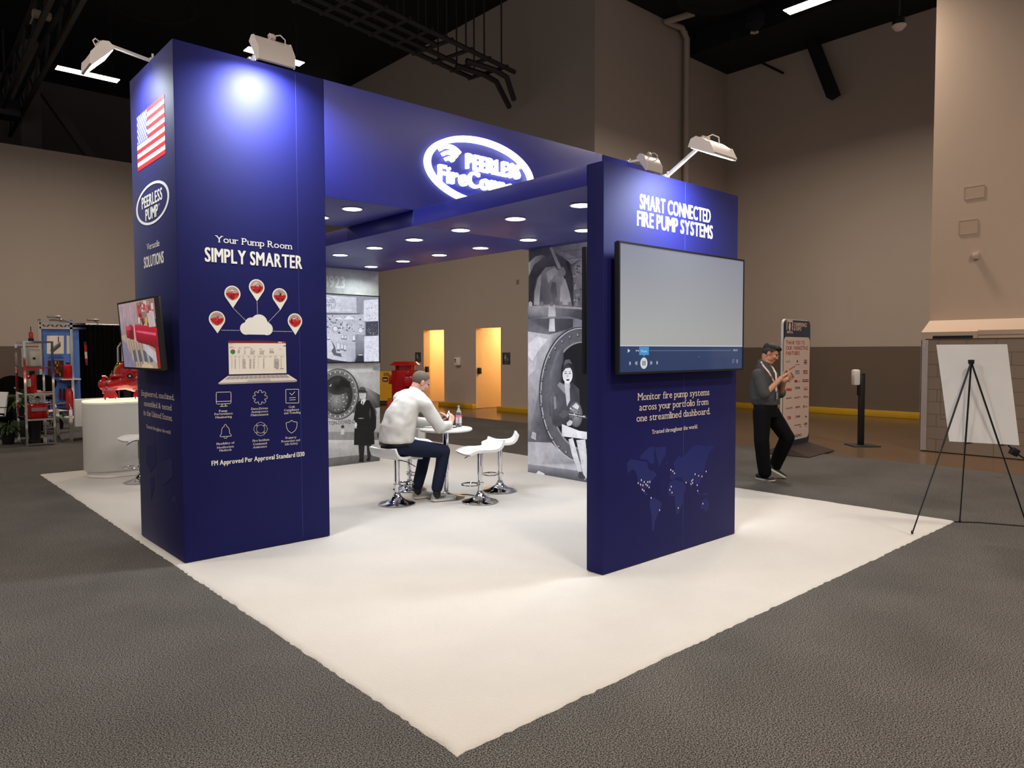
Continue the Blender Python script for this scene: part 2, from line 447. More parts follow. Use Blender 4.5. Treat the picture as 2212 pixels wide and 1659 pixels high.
# ------------------------------------------------------------------ setting
def struct(name, mb, m, parent=None): return mb.build(name, m, parent, smooth=30, kind=None if parent else 'structure')
struct('floor', MB().box(-16, 18, -12, 30, -0.12, -0.012), M_concrete)
_c = MB(); _c.box(-16, 9.75, -12, 22, -0.012, 0.0); struct('floor_carpet', _c, M_carpet)
struct('ceiling', MB().box(-16, 18, -12, 30, 11.25, 11.5), M_ceil)
# alcove: dropped soffits over the recess right of the rest rooms
struct('ceiling_soffit', MB().box(11.66, 15.5, 2.05, 9.6, 10.5, 11.25).box(15.5, 17.5, 2.05, 9.6, 9.82, 11.25), M_ceil)
# rest-room wall with two door openings
wb = MB()
D1, D2 = (15.79, 16.90), (13.11, 14.24)
DH = 2.375
for y0, y1, z0, z1 in ((9.6, D2[0], 0, 11.25), (D2[0], D2[1], DH, 11.25), (D2[1], D1[0], 0, 11.25), (D1[0], D1[1], DH, 11.25), (D1[1], 22, 0, 11.25)):
    wb.box(11.65, 11.9, y0, y1, z0, z1)
struct('wall_back', wb, M_wall)
wb = MB().box(11.9, 17.7, 9.6, 9.85, 1.77, 11.25); struct('wall_alcove_side', wb, M_wall)
struct('trim_1', MB().box(11.9, 17.7, 9.59, 9.85, 0, 1.77), M_wall_dark)
struct('wall_alcove', MB().box(17.5, 17.7, 2.0, 9.6, 1.77, 11.25), M_wall)
struct('trim_2', MB().box(17.49, 17.7, 2.0, 9.6, 0, 1.77), M_wall_dark)
struct('baseboard_alcove', MB().box(17.36, 17.49, 2.1, 9.58, -0.012, 0.15, bev=0.01), M_yellow)
struct('baseboard_back', MB().box(11.5, 11.65, 9.7, D2[0]+0.02, -0.012, 0.13, bev=0.01), M_yellow)
struct('baseboard_back.001', MB().box(11.5, 11.65, D2[1]-0.02, D1[0]+0.12, -0.012, 0.13, bev=0.01), M_yellow)
struct('baseboard_back.002', MB().box(11.5, 11.65, D1[1], 21.9, -0.012, 0.13, bev=0.01), M_yellow)
# lit rooms behind the openings
wr = MB()
wr.box(14.2, 14.3, 12.6, 18.0, 0, 2.7); wr.box(11.9, 14.2, 12.55, 12.65, 0, 2.7); wr.box(11.9, 14.2, 17.6, 17.7, 0, 2.7); wr.box(11.9, 14.3, 12.5, 17.7, 2.7, 2.8)
wr.box(11.9, 12.7, 14.3, 14.4, 0, 2.7); wr.box(11.9, 13.4, 15.55, 15.65, 0, 2.7)
struct('wall_vestibule', wr, M_warmroom)
bb = MB().box(14.15, 14.2, 12.65, 17.6, 0, 0.30).box(14.13, 14.2, 12.65, 17.6, 0.28, 0.32).box(11.9, 13.42, 15.65, 15.69, 0, 0.30).box(11.9, 14.2, 12.65, 12.68, 0, 0.30)
struct('baseboard_vestibule', bb, M_warmroom)
lamp('AREA', 'vestibule_light', (13.1, 13.5, 2.68), 75, (1.0, 0.72, 0.38), 0.9, 0.9)
lamp('AREA', 'vestibule_light', (12.9, 16.6, 2.68), 75, (1.0, 0.72, 0.38), 0.9, 0.9)
for k, (a, b_) in enumerate((D1, D2)):
    d = MB(); d.box(11.66, 11.9, b_-0.012, b_, 0, DH); d.box(11.66, 11.9, a, a+0.012, 0, DH); d.box(11.66, 11.9, a, b_, DH-0.012, DH)
    o = struct('door_%d' % (k+1), d, M_warmroom)
    h = MB().box(11.70, 11.80, b_-0.10, b_-0.012, 1.02, 1.20, bev=0.012); h.build('lock_box', M_black, o)
# left wall: lower light part with a ledge, dark recess above
struct('wall_left', MB().box(-16, 11.65, 22.0, 22.3, 1.87, 7.44), M_wall)
struct('trim_3', MB().box(-16, 11.65, 21.99, 22.3, 0, 1.87), M_wall_dark)
struct('wall_left_recess', MB().box(-16, 14, 28.0, 28.2, 5.0, 11.25).box(-16, 11.65, 22.3, 28.0, 7.2, 7.42), M_recess)
def obj(name, mb, m, label, cat, group=None, smooth=35): return tag(mb.build(name, m, None, smooth), label, cat, group)
p = at(65, 250, 'y', 24.5)
obj('steel_column', MB().box(p.x-0.26, p.x+0.26, 24.3, 24.8, 7.42, 11.25, bev=0.01), M_recess, 'grey steel column standing on the ledge above the beige left wall', 'column')
a, b = at(95, 205, 'y', 25.0), at(195, 345, 'y', 25.0)
obj('diagonal_brace', MB().box(-0.13, 0.13, -0.13, 0.13, 0, (b-a).length+0.6, M=frame(a+V((0, 0, 0.1)), (0, 1, 0), z=b-a)), M_recess, 'slanting grey steel brace above the left wall, beside the column', 'brace')
# pier at the right
struct('wall_pier', MB().box(11.75, 12.6, -9.0, 2.11, 2.17, 11.25), M_pier)
pm = MB(); pr = [(11.75, 2.17), (11.40, 1.97), (11.40, 1.86), (12.5, 1.86), (12.5, 2.17)]
pm.loft([[(x, -9.0, z) for x, z in pr], [(x, 2.11 if x > 11.6 else 2.12, z) for x, z in pr]])
struct('trim_4', pm, M_pier)
struct('trim_5', MB().box(11.385, 11.395, -9, 1.28, 1.915, 1.985).box(11.385, 11.398, 1.28, 1.285, 1.86, 1.99), M_pier)
struct('trim_6', MB().box(11.392, 11.40, 1.36, 1.94, 1.862, 1.905), M_black)
struct('wall_pier_base', MB().box(11.35, 12.6, -9.0, 2.08, 0, 1.82).box(11.42, 12.5, -9.0, 2.06, 1.82, 1.862), M_cmu)
struct('trim_7', MB().box(11.341, 11.35, 1.10, 1.14, 0.55, 1.55).box(11.341, 11.35, 1.141, 1.739, 0.55, 0.59).box(11.341, 11.35, 1.74, 1.78, 0.55, 1.62).box(11.341, 11.35, 1.20, 1.215, 0.7, 1.45), M_cmu)
# diamond plate corner guard
g = MB().box(11.335, 11.35, 1.99, 2.09, 0.01, 1.84).box(11.335, 11.55, 2.08, 2.095, 0.01, 1.84)
for i in range(46):
    for j in range(2):
        z = 0.04+i*0.039; y = 2.015+0.045*j
        g.box(-0.004, 0.004, -0.004, 0.004, -0.014, 0.014, M=Matrix.Translation((11.334, y, z)) @ Matrix.Rotation(0.8 if (i+j) % 2 else -0.8, 4, 'X'))
obj('corner_guard', g, mat('tread_plate', (196, 186, 184), 0.45, metal=0.55, var=0.06, scale=9), 'diamond plate steel corner guard at the edge of the grey block pier', 'guard')
for k, (px, py, w_, h_) in enumerate(((2104, 415, 30, 26), (2091, 490, 28, 30))):
    c = at(px, py, 'x', 11.74); s_ = (c-CAM).dot(FWD)/FPX; w2, h2 = w_*s_/2*1.25, h_*s_/2
    f = MB().box(11.745, 11.7495, c.y-w2, c.y+w2, c.z-h2, c.z+h2)
    for y in (c.y-w2, c.y+w2): f.box(11.743, 11.7495, y-0.006, y+0.006, c.z-h2, c.z+h2)
    for z in (c.z-h2, c.z+h2): f.box(11.743, 11.7495, c.y-w2, c.y+w2, z-0.006, z+0.006)
    obj('access_panel', f, mat('panel_paint', (170, 148, 130), 0.9), ('upper' if k == 0 else 'lower')+' of the two square access panels flush in the pale pier', 'panel', None)
c = at(2108, 553, 'x', 11.72)
obj('wall_box', MB().box(11.69, 11.75, c.y-0.045, c.y+0.045, c.z-0.05, c.z+0.05, bev=0.008), M_pier, 'small pale electrical box on the pier under the access panels', 'box')

# ------------------------------------------------------------------ white booth carpet
cm = MB(); nx, ny = 170, 260
W_, D_ = 6.06, 9.33
top = []
rnd = random.Random(3)
jx = [[rnd.uniform(-.005, .005) for _ in range(ny+1)] for _ in range(2)]; jy = [[rnd.uniform(-.005, .005) for _ in range(nx+1)] for _ in range(2)]
for i in range(nx+1):
    row = []
    for j in range(ny+1):
        x, y = W_*i/nx, D_*j/ny
        z = 0.012 + 0.002*noise.noise(V((x*1.6, y*0.7, 0))) + 0.001*noise.noise(V((x*5, y*5, 3)))
        yr = 0.52+0.09*noise.noise(V((x*0.5, 7, 0)))
        z += 0.0035*math.exp(-((y-yr)/0.045)**2)*(1 if x > 1 else max(0, x))*(1 if x < 5.6 else 0.3)+0.0022*math.exp(-((y-yr-0.24)/0.05)**2)*(1 if x > 2 else 0)+0.0025*math.exp(-((y-0.10)/0.05)**2)
        z += 0.0016*max(0, noise.noise(V((x*1.1+4, y*3.4, 1.7)))-0.25)
        if i in (0, nx): x += jx[0 if i == 0 else 1][j]
        if j in (0, ny): y += jy[0 if j == 0 else 1][i]
        row.append(cm.bm.verts.new((x, y, z)))
    top.append(row)
for i in range(nx):
    for j in range(ny): cm.bm.faces.new((top[i][j], top[i+1][j], top[i+1][j+1], top[i][j+1]))
edge = [top[i][0] for i in range(nx+1)] + [top[nx][j] for j in range(1, ny+1)] + [top[i][ny] for i in range(nx-1, -1, -1)] + [top[0][j] for j in range(ny-1, 0, -1)]
low = [cm.bm.verts.new((v.co.x+0.014*(1 if v.co.x > W_-.02 else -1 if v.co.x < .02 else 0)+rnd.uniform(-.004, .004), v.co.y+0.014*(1 if v.co.y > D_-.02 else -1 if v.co.y < .02 else 0)+rnd.uniform(-.004, .004), 0.0)) for v in edge]
for i in range(len(edge)):
    j = (i+1) % len(edge); cm.bm.faces.new((edge[i], low[i], low[j], edge[j]))
obj('white_carpet', cm, M_white_carpet, 'large rectangular white plush carpet laid under the whole blue booth', 'carpet', smooth=60)
CZ = 0.018

# ------------------------------------------------------------------ booth: towers, header, canopy
AX0, AX1, AY0, AY1, AZ = 0.045, 1.30, 3.57, 4.75, 4.065
towerA = thing('exhibit_tower', 'tall navy booth tower bearing the striped flag and pump room graphics', 'tower', ((AX0+AX1)/2, (AY0+AY1)/2, CZ))
MB().box(AX0, AX1, AY0, AY1, CZ, AZ, bev=0.006).build('fabric_body', M_blue, towerA)
a = Art('y', AY0)
a.h = 0.0004
for px in (645,):
    u = a.uv(px, 600)[0]; a.rect(u-0.0015, 0.05, u+0.0015, AZ-0.02, (58, 62, 130))
a.build('panel_seam', M_ink, towerA)
def tline(parent, name, t, p0, p1, cap, col, sty='b', serif=False, axis='y', val=AY0):
    s = Art(axis, val); a0, b0 = s.uv(*p0), s.uv(*p1); m = ((p0[0]+p1[0])/2, (p0[1]+p1[1])/2)
    ch = s.uv(m[0], m[1]-cap)[1]-s.uv(*m)[1]; v = (a0[1]+b0[1])/2; ly = sty
    kx = (b0[0]-a0[0])/layout(t, ly, serif)[1]; i = 0
    for w in ([t] if name.startswith('caption') else t.split(' ')):      # one part per word
        x0 = 0.0 if i == 0 else layout(t[:i], ly, serif)[1]+(0.07 if serif else (0.13 if sty == 'B' else 0.075))
        q = Art(axis, val, off=0.0012); q.text(w, a0[0]+x0*kx, a0[0]+(x0+layout(w, ly, serif)[1])*kx, v, ch, col, sty, serif); q.build(name, M_ink, parent); i += len(w)+1
tline(towerA, 'lettering', 'Your Pump Room', (466, 522.5), (630.4, 539), 13.8, INKW, 'r', True)
a = Art('y', AY0); a.ptext('SIMPLY SMARTER', (443.3, 564), (652, 581), 28.5, INKW, 'B'); a.build('headline_lettering', M_ink, towerA)
a = Art('y', AY0)
def cpx(x, y): return (420+x/5.184, 700+y/5.184)
for t, x0, y0, x1, y1 in (('Pump', 275, 984, 368, 982), ('Performance', 225, 1020, 427, 1010), ('Monitoring', 237, 1056, 418, 1048), ('Data-Driven', 636, 960, 820, 953), ('Anticipatory', 637, 994, 823, 988), ('Maintenance', 633, 1030, 828, 1022),
    ('Code', 1056, 938, 1124, 937), ('Compliance', 1004, 975, 1170, 968), ('and Trending', 1002, 1007, 1187, 1000), ('Flexibility of', 248, 1352, 447, 1340), ('Notification', 254, 1393, 440, 1383), ('Methods', 280, 1427, 415, 1418),
    ('Fire Incident', 652, 1317, 838, 1305), ('Command', 657, 1355, 810, 1346), ('Assistance', 657, 1392, 810, 1380), ('Property', 1020, 1285, 1140, 1278), ('Protection and', 975, 1325, 1180, 1310), ('Life Safety', 1015, 1355, 1157, 1347)):
    tline(towerA, 'caption_lettering', t, cpx(x0, y0), cpx(x1, y1), 4.5, (220, 214, 205), 'r', True)
a = Art('y', AY0); a.ptext('FM Approved Per Approval Standard 1330', cpx(193, 1588), cpx(1230, 1475), 9.8, INKW, 'B'); a.build('approval_lettering', M_ink, towerA)
# map pins, cloud, dotted links
PINS = [((468.6, 689.3), 17.5, (469.8, 720)), ((502, 634.5), 17.2, (503, 665.7)), ((554.4, 620.5), 16.7, (555, 651)), ((604.2, 639.5), 16, (605.4, 670)), ((637, 693.5), 15.5, (638, 723.6))]
rp = random.Random(11)
for k, (c, r, tip) in enumerate(PINS):
    a = Art('y', AY0); cu = a.uv(*c); tu = a.uv(*tip); rr = a.uv(c[0]+r, c[1])[0]-cu[0]
    a.ell(cu, rr, rr, INKW, 40); q = rr*0.86
    a.poly([(cu[0]-q, cu[1]-rr*0.5), tu, (cu[0]+q, cu[1]-rr*0.5)], INKW)
    ri = rr*0.84; ci = (cu[0]+0.01*rr, cu[1]+0.02*rr)
    a.ell(ci, ri, ri, (176, 150, 140), 36)
    def clip(pts): return [(ci[0]+max(-1, min(1, x))*ri*0.98*(1 if abs(y) < .15 else math.sqrt(max(0, 1-min(1, y*y)))), ci[1]+y*ri*0.98) for x, y in pts]
    a.poly(clip([(-1, 0.05), (-0.98, -0.2), (-0.8, -0.55), (-0.4, -0.88), (0, -0.97), (0.45, -0.86), (0.82, -0.55), (1, -0.1), (0.9, 0.2), (0.4, 0.05), (-0.2, 0.12)]), (172, 24, 26))
    for i in range(7):
        x, y = rp.uniform(-.6, .6), rp.uniform(-.6, .35); w_, h_ = rp.uniform(.08, .22), rp.uniform(.08, .4)
        a.poly(clip([(x-w_, y-h_), (x+w_, y-h_), (x+w_, y+h_), (x-w_, y+h_)]), rp.choice([(196, 34, 32), (120, 14, 20), (70, 12, 18), (205, 60, 50)]))
    for i in range(3):
        x, y = rp.uniform(-.5, .5), rp.uniform(.25, .6)
        a.poly(clip([(x-.25, y), (x+.3, y+.05), (x+.25, y+.16), (x-.2, y+.12)]), rp.choice([(120, 105, 98), (225, 215, 205), (150, 130, 120)]))
    a.build('pin_print', M_ink, towerA)
a = Art('y', AY0)
def pxe(c, r, col=INKW): cu = a.uv(*c); ru = a.uv(c[0]+r, c[1])[0]-cu[0]; a.ell(cu, ru, ru*1.02, col, 40)
pxe((531.3, 709.8), 12.8); pxe((576.2, 710.5), 12.8); pxe((543, 701), 14.5); pxe((559.8, 698.2), 18); pxe((573, 708), 13)
a.pp([(531, 722.4), (577, 723.2), (577, 705), (531, 700)], INKW)
for (p0, p1) in (((479, 713.3), (516, 713.8)), ((590, 715.5), (629, 716.3)), ((504.5, 666.5), (530, 692)), ((555, 653), (556, 680)), ((603.5, 670.5), (580, 695))):
    n_ = int(math.hypot(p1[0]-p0[0], p1[1]-p0[1])/2.9)
    for i in range(n_+1): pxe((p0[0]+(p1[0]-p0[0])*i/n_, p0[1]+(p1[1]-p0[1])*i/n_), 0.75)
a.build('cloud_print', M_ink, towerA)
# laptop graphic
a = Art('y', AY0)
def lp(x, y): return (400+x/7.373, 720+y/7.373)
def lq(pts, col, cols=None): a.pp([lp(*p_) for p_ in pts], col, cols)
lq([(1040, 118), (1060, 97), (1330, 107), (1350, 128)], (34, 34, 84))
lq([(672, 660), (688, 640), (678, 112), (1606, 126), (1618, 640), (1630, 656)], (28, 24, 50))
lq([(697, 655), (685, 118), (1600, 132), (1612, 634)], (226, 218, 206))
lq([(686, 156), (685, 118), (1600, 132), (1600, 160)], (122, 28, 34))
lq([(1480, 150), (1480, 134), (1538, 135), (1538, 151)], (225, 215, 205)); lq([(1545, 151), (1545, 134), (1575, 135), (1575, 152)], (205, 90, 40))
lq([(1563, 207), (1563, 193), (1602, 194), (1602, 208)], (30, 26, 50))
c_ = a.uv(*lp(757, 294)); r_ = a.uv(*lp(796, 294))[0]-c_[0]
a.ell(c_, r_, r_, (52, 128, 60), 32); a.h += a.st
a.poly([c_]+[(c_[0]+r_*math.cos(t), c_[1]+r_*math.sin(t)) for t in [PI*0.52-i*PI*0.5/8 for i in range(9)]], (190, 36, 44))
rl = random.Random(5)
for (x, y0, n_, dy, w_) in ((700, 168, 1, 0, 48), (758, 168, 1, 0, 16), (708, 216, 1, 0, 52), (708, 236, 1, 0, 22), (738, 236, 1, 0, 18), (766, 236, 1, 0, 22), (846, 236, 1, 0, 44), (930, 222, 1, 0, 140), (834, 268, 4, 15, 42), (936, 248, 1, 0, 38), (938, 276, 4, 17, 24), (1032, 248, 1, 0, 52), (1034, 279, 4, 16, 76), (1180, 249, 1, 0, 48), (1182, 281, 4, 16, 84), (1336, 250, 1, 0, 80), (1338, 281, 3, 15, 84), (1494, 252, 1, 0, 40),
    (722, 376, 1, 0, 28), (780, 376, 1, 0, 40), (850, 376, 1, 0, 28), (905, 376, 1, 0, 40), (992, 375, 1, 0, 34), (1080, 375, 1, 0, 42), (1156, 374, 1, 0, 52), (1238, 374, 1, 0, 64), (1334, 374, 1, 0, 46), (1408, 374, 1, 0, 58), (1516, 374, 1, 0, 50),
    (738, 412, 8, 20, 12), (784, 413, 8, 20, 24), (860, 411, 8, 20, 10), (908, 412, 8, 20, 62), (1020, 411, 8, 20, 36), (1080, 411, 8, 20, 28), (1158, 410, 8, 20, 8), (1238, 409, 8, 20, 22), (1412, 410, 8, 19, 88), (1520, 409, 8, 19, 12), (1440, 563, 1, 0, 55), (1505, 563, 1, 0, 80)):
    for i in range(n_):
        y = y0+i*dy; w2 = w_*rl.uniform(.75, 1.0)
        lq([(x, y+3), (x, y-3), (x+w2, y-3), (x+w2, y+3)], rl.choice([(90, 84, 88), (120, 112, 110), (70, 66, 80)]))
lq([(700, 352), (700, 349), (1588, 346), (1588, 349)], (190, 182, 172))
lq([(525, 790), (675, 678), (1637, 655), (1776, 744)], (222, 214, 204)); lq([(525, 790), (1776, 744), (1778, 764), (1740, 776), (560, 814), (522, 806)], (158, 150, 148))
for r0 in range(5):
    f0, f1 = r0/5*0.48+0.03, r0/5*0.48+0.105
    for k in range(14):
        def kp(u_, v_):
            xl, yl = 675+(525-675)*v_, 678+(790-678)*v_; xr, yr = 1637+(1776-1637)*v_, 655+(744-655)*v_
            return (xl+(xr-xl)*u_, yl+(yr-yl)*u_)
        lq([kp(.03+k*.067, f1), kp(.03+k*.067, f0), kp(.03+k*.067+.058, f0), kp(.03+k*.067+.058, f1)], (158, 152, 156))
lq([(975, 772), (1000, 738), (1345, 728), (1362, 760)], (190, 184, 180))
a.build('laptop_print', M_ink, towerA)
# six line icons
IC = (226, 218, 205)
def icon(draw):
    global a
    a = Art('y', AY0); draw(); a.build('icon_print', M_ink, towerA)
def il(pts, closed=False, w=1.05): a.line([a.uv(*cpx(*q)) for q in pts], w*0.0036*1.02, IC, closed)
def i1():
    il([(250, 764), (400, 760), (408, 768), (409, 880), (400, 890), (255, 897), (244, 888), (243, 772)], True); il([(243, 868), (409, 862)]); il([(312, 895), (304, 920)]); il([(342, 893), (352, 918)]); il([(288, 923), (368, 918)])
def i2():
    pts = []
    for k in range(8):
        t0 = k*PI/4
        for dt, r in ((-0.22, 78), (-0.10, 80), (0.10, 80), (0.22, 78), (0.30, 58), (0.48, 56)):
            pts.append((734+r*math.sin(t0+dt), 820-r*math.cos(t0+dt)*0.99))
    il(pts, True)
def i3():
    il([(1022, 732), (1166, 730), (1168, 883), (1024, 885)], True); il([(1066, 772), (1090, 795), (1122, 757)]); il([(1062, 826), (1130, 822)]); il([(1063, 850), (1130, 846)])
def i4():
    il([(284, 1250), (300, 1232), (305, 1180), (316, 1155), (332, 1148), (333, 1130), (345, 1121), (357, 1130), (358, 1146), (374, 1153), (388, 1176), (394, 1226), (411, 1240), (411, 1255), (290, 1262)], True); il([(328, 1264), (334, 1276), (346, 1281), (360, 1276), (367, 1260)])
def i5():
    c = (740, 1175); pts = []
    for k in range(4):
        t0 = k*PI/2
        for dt, r in ((-.55, 74), (-.3, 72), (0, 78), (.3, 72), (.55, 74), (.785, 66)): pts.append((c[0]+r*math.sin(t0+dt), c[1]-r*math.cos(t0+dt)))
    il(pts, True, 0.7); il([(c[0]+46*math.cos(t*PI/12), c[1]+46*math.sin(t*PI/12)) for t in range(24)], True, 0.7)
    for k in range(4):
        t0 = PI/4+k*PI/2
        for dt in (-.13, .13): il([(c[0]+46*math.cos(t0+dt), c[1]+46*math.sin(t0+dt)), (c[0]+70*math.cos(t0+dt*.7), c[1]+70*math.sin(t0+dt*.7))], False, 0.7)
def i6(): il([(1086, 1077), (1106, 1092), (1149, 1098), (1147, 1150), (1128, 1190), (1088, 1222), (1050, 1196), (1030, 1156), (1025, 1106), (1066, 1096)], True)
for f in (i1, i2, i3, i4, i5, i6): icon(f)
# side face: flag, oval mark, lettering
a = Art('x', AX0)
F0, F1 = a.uv(296.5, 312), a.uv(357.7, 268)
u0, u1 = a.uv(297, 312)[0], a.uv(356.5, 268)[0]
vt = (a.uv(354.2, 203.2)[1]+a.uv(295.8, 253.6)[1])/2; vb = (a.uv(357.7, 332.8)[1]+a.uv(298, 370.9)[1])/2
for i in range(13):
    z0 = vb+(vt-vb)*i/13; z1 = vb+(vt-vb)*(i+1)/13
    a.rect(u0, z0, u1, z1, (214, 40, 48) if i % 2 == 0 else (232, 232, 230))
uc = u0+(u1-u0)*0.40; vc = vb+(vt-vb)*6/13
a.rect(u0, vc, uc, vt, (44, 46, 140)); a.h += a.st
for r in range(9):
    n_ = 6 if r % 2 == 0 else 5
    for k in range(n_):
        cx_ = u0+(uc-u0)*((k+0.5+(0 if n_ == 6 else 0.5))/6); cy_ = vt-(vt-vc)*((r+0.7)/9.4); R = (uc-u0)*0.062
        a.poly([(cx_+(R if i % 2 == 0 else R*.42)*math.sin(i*PI/5), cy_+(R if i % 2 == 0 else R*.42)*math.cos(i*PI/5)) for i in range(10)], (235, 235, 235), bump=False)
a.build('flag_print', M_ink, towerA)
a = Art('x', AX0)
l_, r_ = a.uv(294.6, 452), a.uv(366.2, 424); cu = ((l_[0]+r_[0])/2, a.uv(331, 438)[1]); hu = (r_[0]-l_[0])/2; hv = (a.uv(331, 393)[1]-a.uv(331, 484)[1])/2
a.ring(cu, hu, hv, hu*0.10, hv*0.12, (225, 228, 228))
a.ptext('PEERLESS', (307.3, 451.3), (350.9, 431.4), 25, (230, 230, 228), 'B')
a.ptext('PUMP', (315.4, 476.8), (341.8, 466.9), 25, (230, 230, 228), 'B')
a.ptext('\u00ae', (342.5, 445), (345.5, 443.5), 5, (200, 205, 190))
a.build('oval_mark_print', M_ink, towerA)
tline(towerA, 'lettering', 'Versatile', (317.8, 539.8), (344.9, 531.6), 13.5, (220, 218, 212), 'r', True, 'x', AX0)
tline(towerA, 'headline_lettering', 'SOLUTIONS', (311.8, 578.8), (353.9, 567.8), 24, (228, 226, 220), 'B', False, 'x', AX0)
a = Art('x', AX0)
for t, p0, p1, cp, s_ in (('Engineered, machined,', (306.2, 855.4), (376.7, 863), 12, 'r'), ('assembled & tested', (311.6, 877.5), (370.8, 885.8), 12, 'r'), ('in the United States.', (311, 897.3), (373, 908.6), 12, 'r'), ('Trusted throughout the world.', (316.4, 925), (369.5, 937), 7.5, 'r')):
    tline(towerA, 'lettering', t, p0, p1, cp, (205, 192, 180), s_, True, 'x', AX0)
for pts in ([(318, 965), (336, 960), (338, 1000), (326, 1020), (316, 1000)], [(325, 1032), (332, 1030), (334, 1050), (327, 1080)], [(340, 1000), (372, 990), (374, 1030), (352, 1050), (340, 1030)], [(372, 1075), (380, 1070), (381, 1085), (373, 1084)]):
    a.pp(pts, (34, 36, 84))
a.build('map_print', M_ink, towerA)

# header beam carrying the lit sign, and the tower at its far end
HZ = 3.045
header = thing('header_beam', 'navy blue header beam running from the flag tower behind the lit oval sign', 'beam', (3.2, 4.2, HZ))
MB().box(AX1+0.002, 5.0, AY0, 4.88, HZ, AZ, bev=0.004).build('panel_body', M_bluepanel, header)
a = Art('y', AY0)
for px in (1290,): u = a.uv(px, 340)[0]; a.rect(u-0.002, HZ, u+0.002, AZ, (80, 86, 160))
a.build('panel_seam', M_ink, header)
towerC = thing('exhibit_tower', 'booth tower printed with a woman seated in a pipe', 'tower', (5.55, 4.2, CZ))
MB().box(5.002, 6.03, AY0, 4.88, CZ, AZ, bev=0.004).build('fabric_body', M_blue, towerC)

# front wall with the big screen
BX0, BX1, BY0, BY1, BZ = 2.235, 4.045, 1.15, 1.312, 3.047
wallB = thing('booth_divider', 'navy booth panel holding the large screen above a faint world map', 'panel', ((BX0+BX1)/2, (BY0+BY1)/2, CZ))
MB().box(BX0, BX1, BY0, BY1, CZ, BZ, bev=0.004).build('fabric_body', M_blue, wallB)
tline(wallB, 'headline_lettering', 'SMART CONNECTED', (1382.3, 450.9), (1534.3, 480.6), 29.5, INKW, 'B', False, 'y', BY0)
tline(wallB, 'headline_lettering', 'FIRE PUMP SYSTEMS', (1376.6, 487.4), (1538.7, 515.4), 29.5, INKW, 'B', False, 'y', BY0)
a = Art('y', BY0, off=0.0004); u = a.uv(1480, 470)[0]; a.rect(u-0.0012, 0.05, u+0.0012, BZ-.005, (70, 76, 160)); a.build('panel_seam', M_ink, wallB)
a = Art('y', BY0)
for t, p0, p1, cp in (('Monitor fire pump systems', (1377.9, 863.9), (1532, 854.3), 14.5), ('across your portfolio from', (1380.8, 886.8), (1529.6, 874.3), 14.5), ('one streamlined dashboard.', (1374.8, 910.4), (1533.9, 895.2), 14.5), ('Trusted throughout the world.', (1408, 937), (1506.7, 925.4), 8.5)):
    tline(wallB, 'lettering', t, p0, p1, cp, (222, 208, 194), 'r', True, 'y', BY0)
a = Art('y', BY0, off=0.0007)
def wp(x, y): return (1300+x/4.147, 800+y/4.147)
MAPC = (27, 33, 94)
for pts in ([(228, 885), (222, 830), (260, 795), (320, 808), (405, 820), (415, 880), (440, 900), (470, 905), (492, 940), (455, 975), (440, 1010), (430, 1050), (405, 1055), (375, 1060), (390, 1090), (410, 1105), (400, 1125), (370, 1095), (345, 1050), (325, 1010), (318, 960), (300, 900), (270, 885), (235, 925)],
    [(345, 765), (420, 690), (480, 680), (465, 760), (470, 830), (440, 840), (400, 800), (340, 795)], [(480, 690), (575, 682), (570, 760), (530, 820), (515, 870), (500, 820), (485, 760)],
    [(430, 1150), (470, 1140), (535, 1185), (530, 1230), (500, 1290), (475, 1350), (465, 1440), (450, 1440), (445, 1300), (428, 1210)],
    [(610, 995), (660, 980), (720, 1000), (755, 1040), (740, 1090), (725, 1150), (715, 1210), (685, 1285), (665, 1280), (655, 1200), (650, 1130), (600, 1120), (588, 1060)],
    [(605, 970), (620, 900), (650, 890), (640, 830), (690, 765), (710, 780), (760, 740), (800, 690), (850, 665), (930, 680), (1000, 670), (1000, 700), (960, 740), (930, 820), (920, 880), (900, 960), (870, 1020), (850, 1050), (830, 1000), (815, 1010), (800, 1070), (785, 1010), (760, 1000), (735, 1000), (710, 960), (660, 960), (640, 985)],
    [(880, 1200), (900, 1160), (940, 1145), (960, 1190), (955, 1240), (935, 1270), (910, 1240), (880, 1250)], [(725, 1180), (735, 1165), (732, 1215), (724, 1225)], [(570, 815), (590, 820), (585, 838), (572, 835)], [(850, 1075), (870, 1090), (885, 1120), (860, 1110)], [(900, 1095), (950, 1100), (955, 1120), (910, 1115)]):
    a.pp([wp(*q) for q in pts], MAPC)
a.h += 0.0005
for q in ((617, 892), (635, 903), (649, 922), (353, 983), (378, 1000), (411, 1000), (429, 998), (324, 1010), (346, 1023), (366, 1029), (394, 1021), (407, 1032), (422, 1048), (362, 1068), (376, 1078), (440, 1142), (516, 1252), (683, 1232), (620, 1041), (607, 1070), (627, 1094), (753, 1005), (797, 1018), (803, 990), (813, 979), (811, 1008), (852, 1028), (858, 1079), (833, 930), (865, 944), (895, 950), (932, 905), (903, 1194)):
    c = a.uv(*wp(*q)); a.ell(c, 0.0055, 0.008, (235, 225, 210), 10)
a.build('map_print', M_ink, wallB)

# canopy
CX1, CY1, CB = 4.12, 7.2, 2.892
canopy = thing('canopy', 'blue canopy slab with rows of recessed lights over the seating area', 'canopy', (3.18, 4.2, CB))
cb = MB().box(BX0, CX1, BY1+0.002, AY0-0.002, CB, BZ-0.002, bev=0.003).box(BX0, CX1, AY0-0.002, CY1+0.1, CB, HZ-0.004, bev=0.003)
cb.build('panel_body', M_bluepanel, canopy)
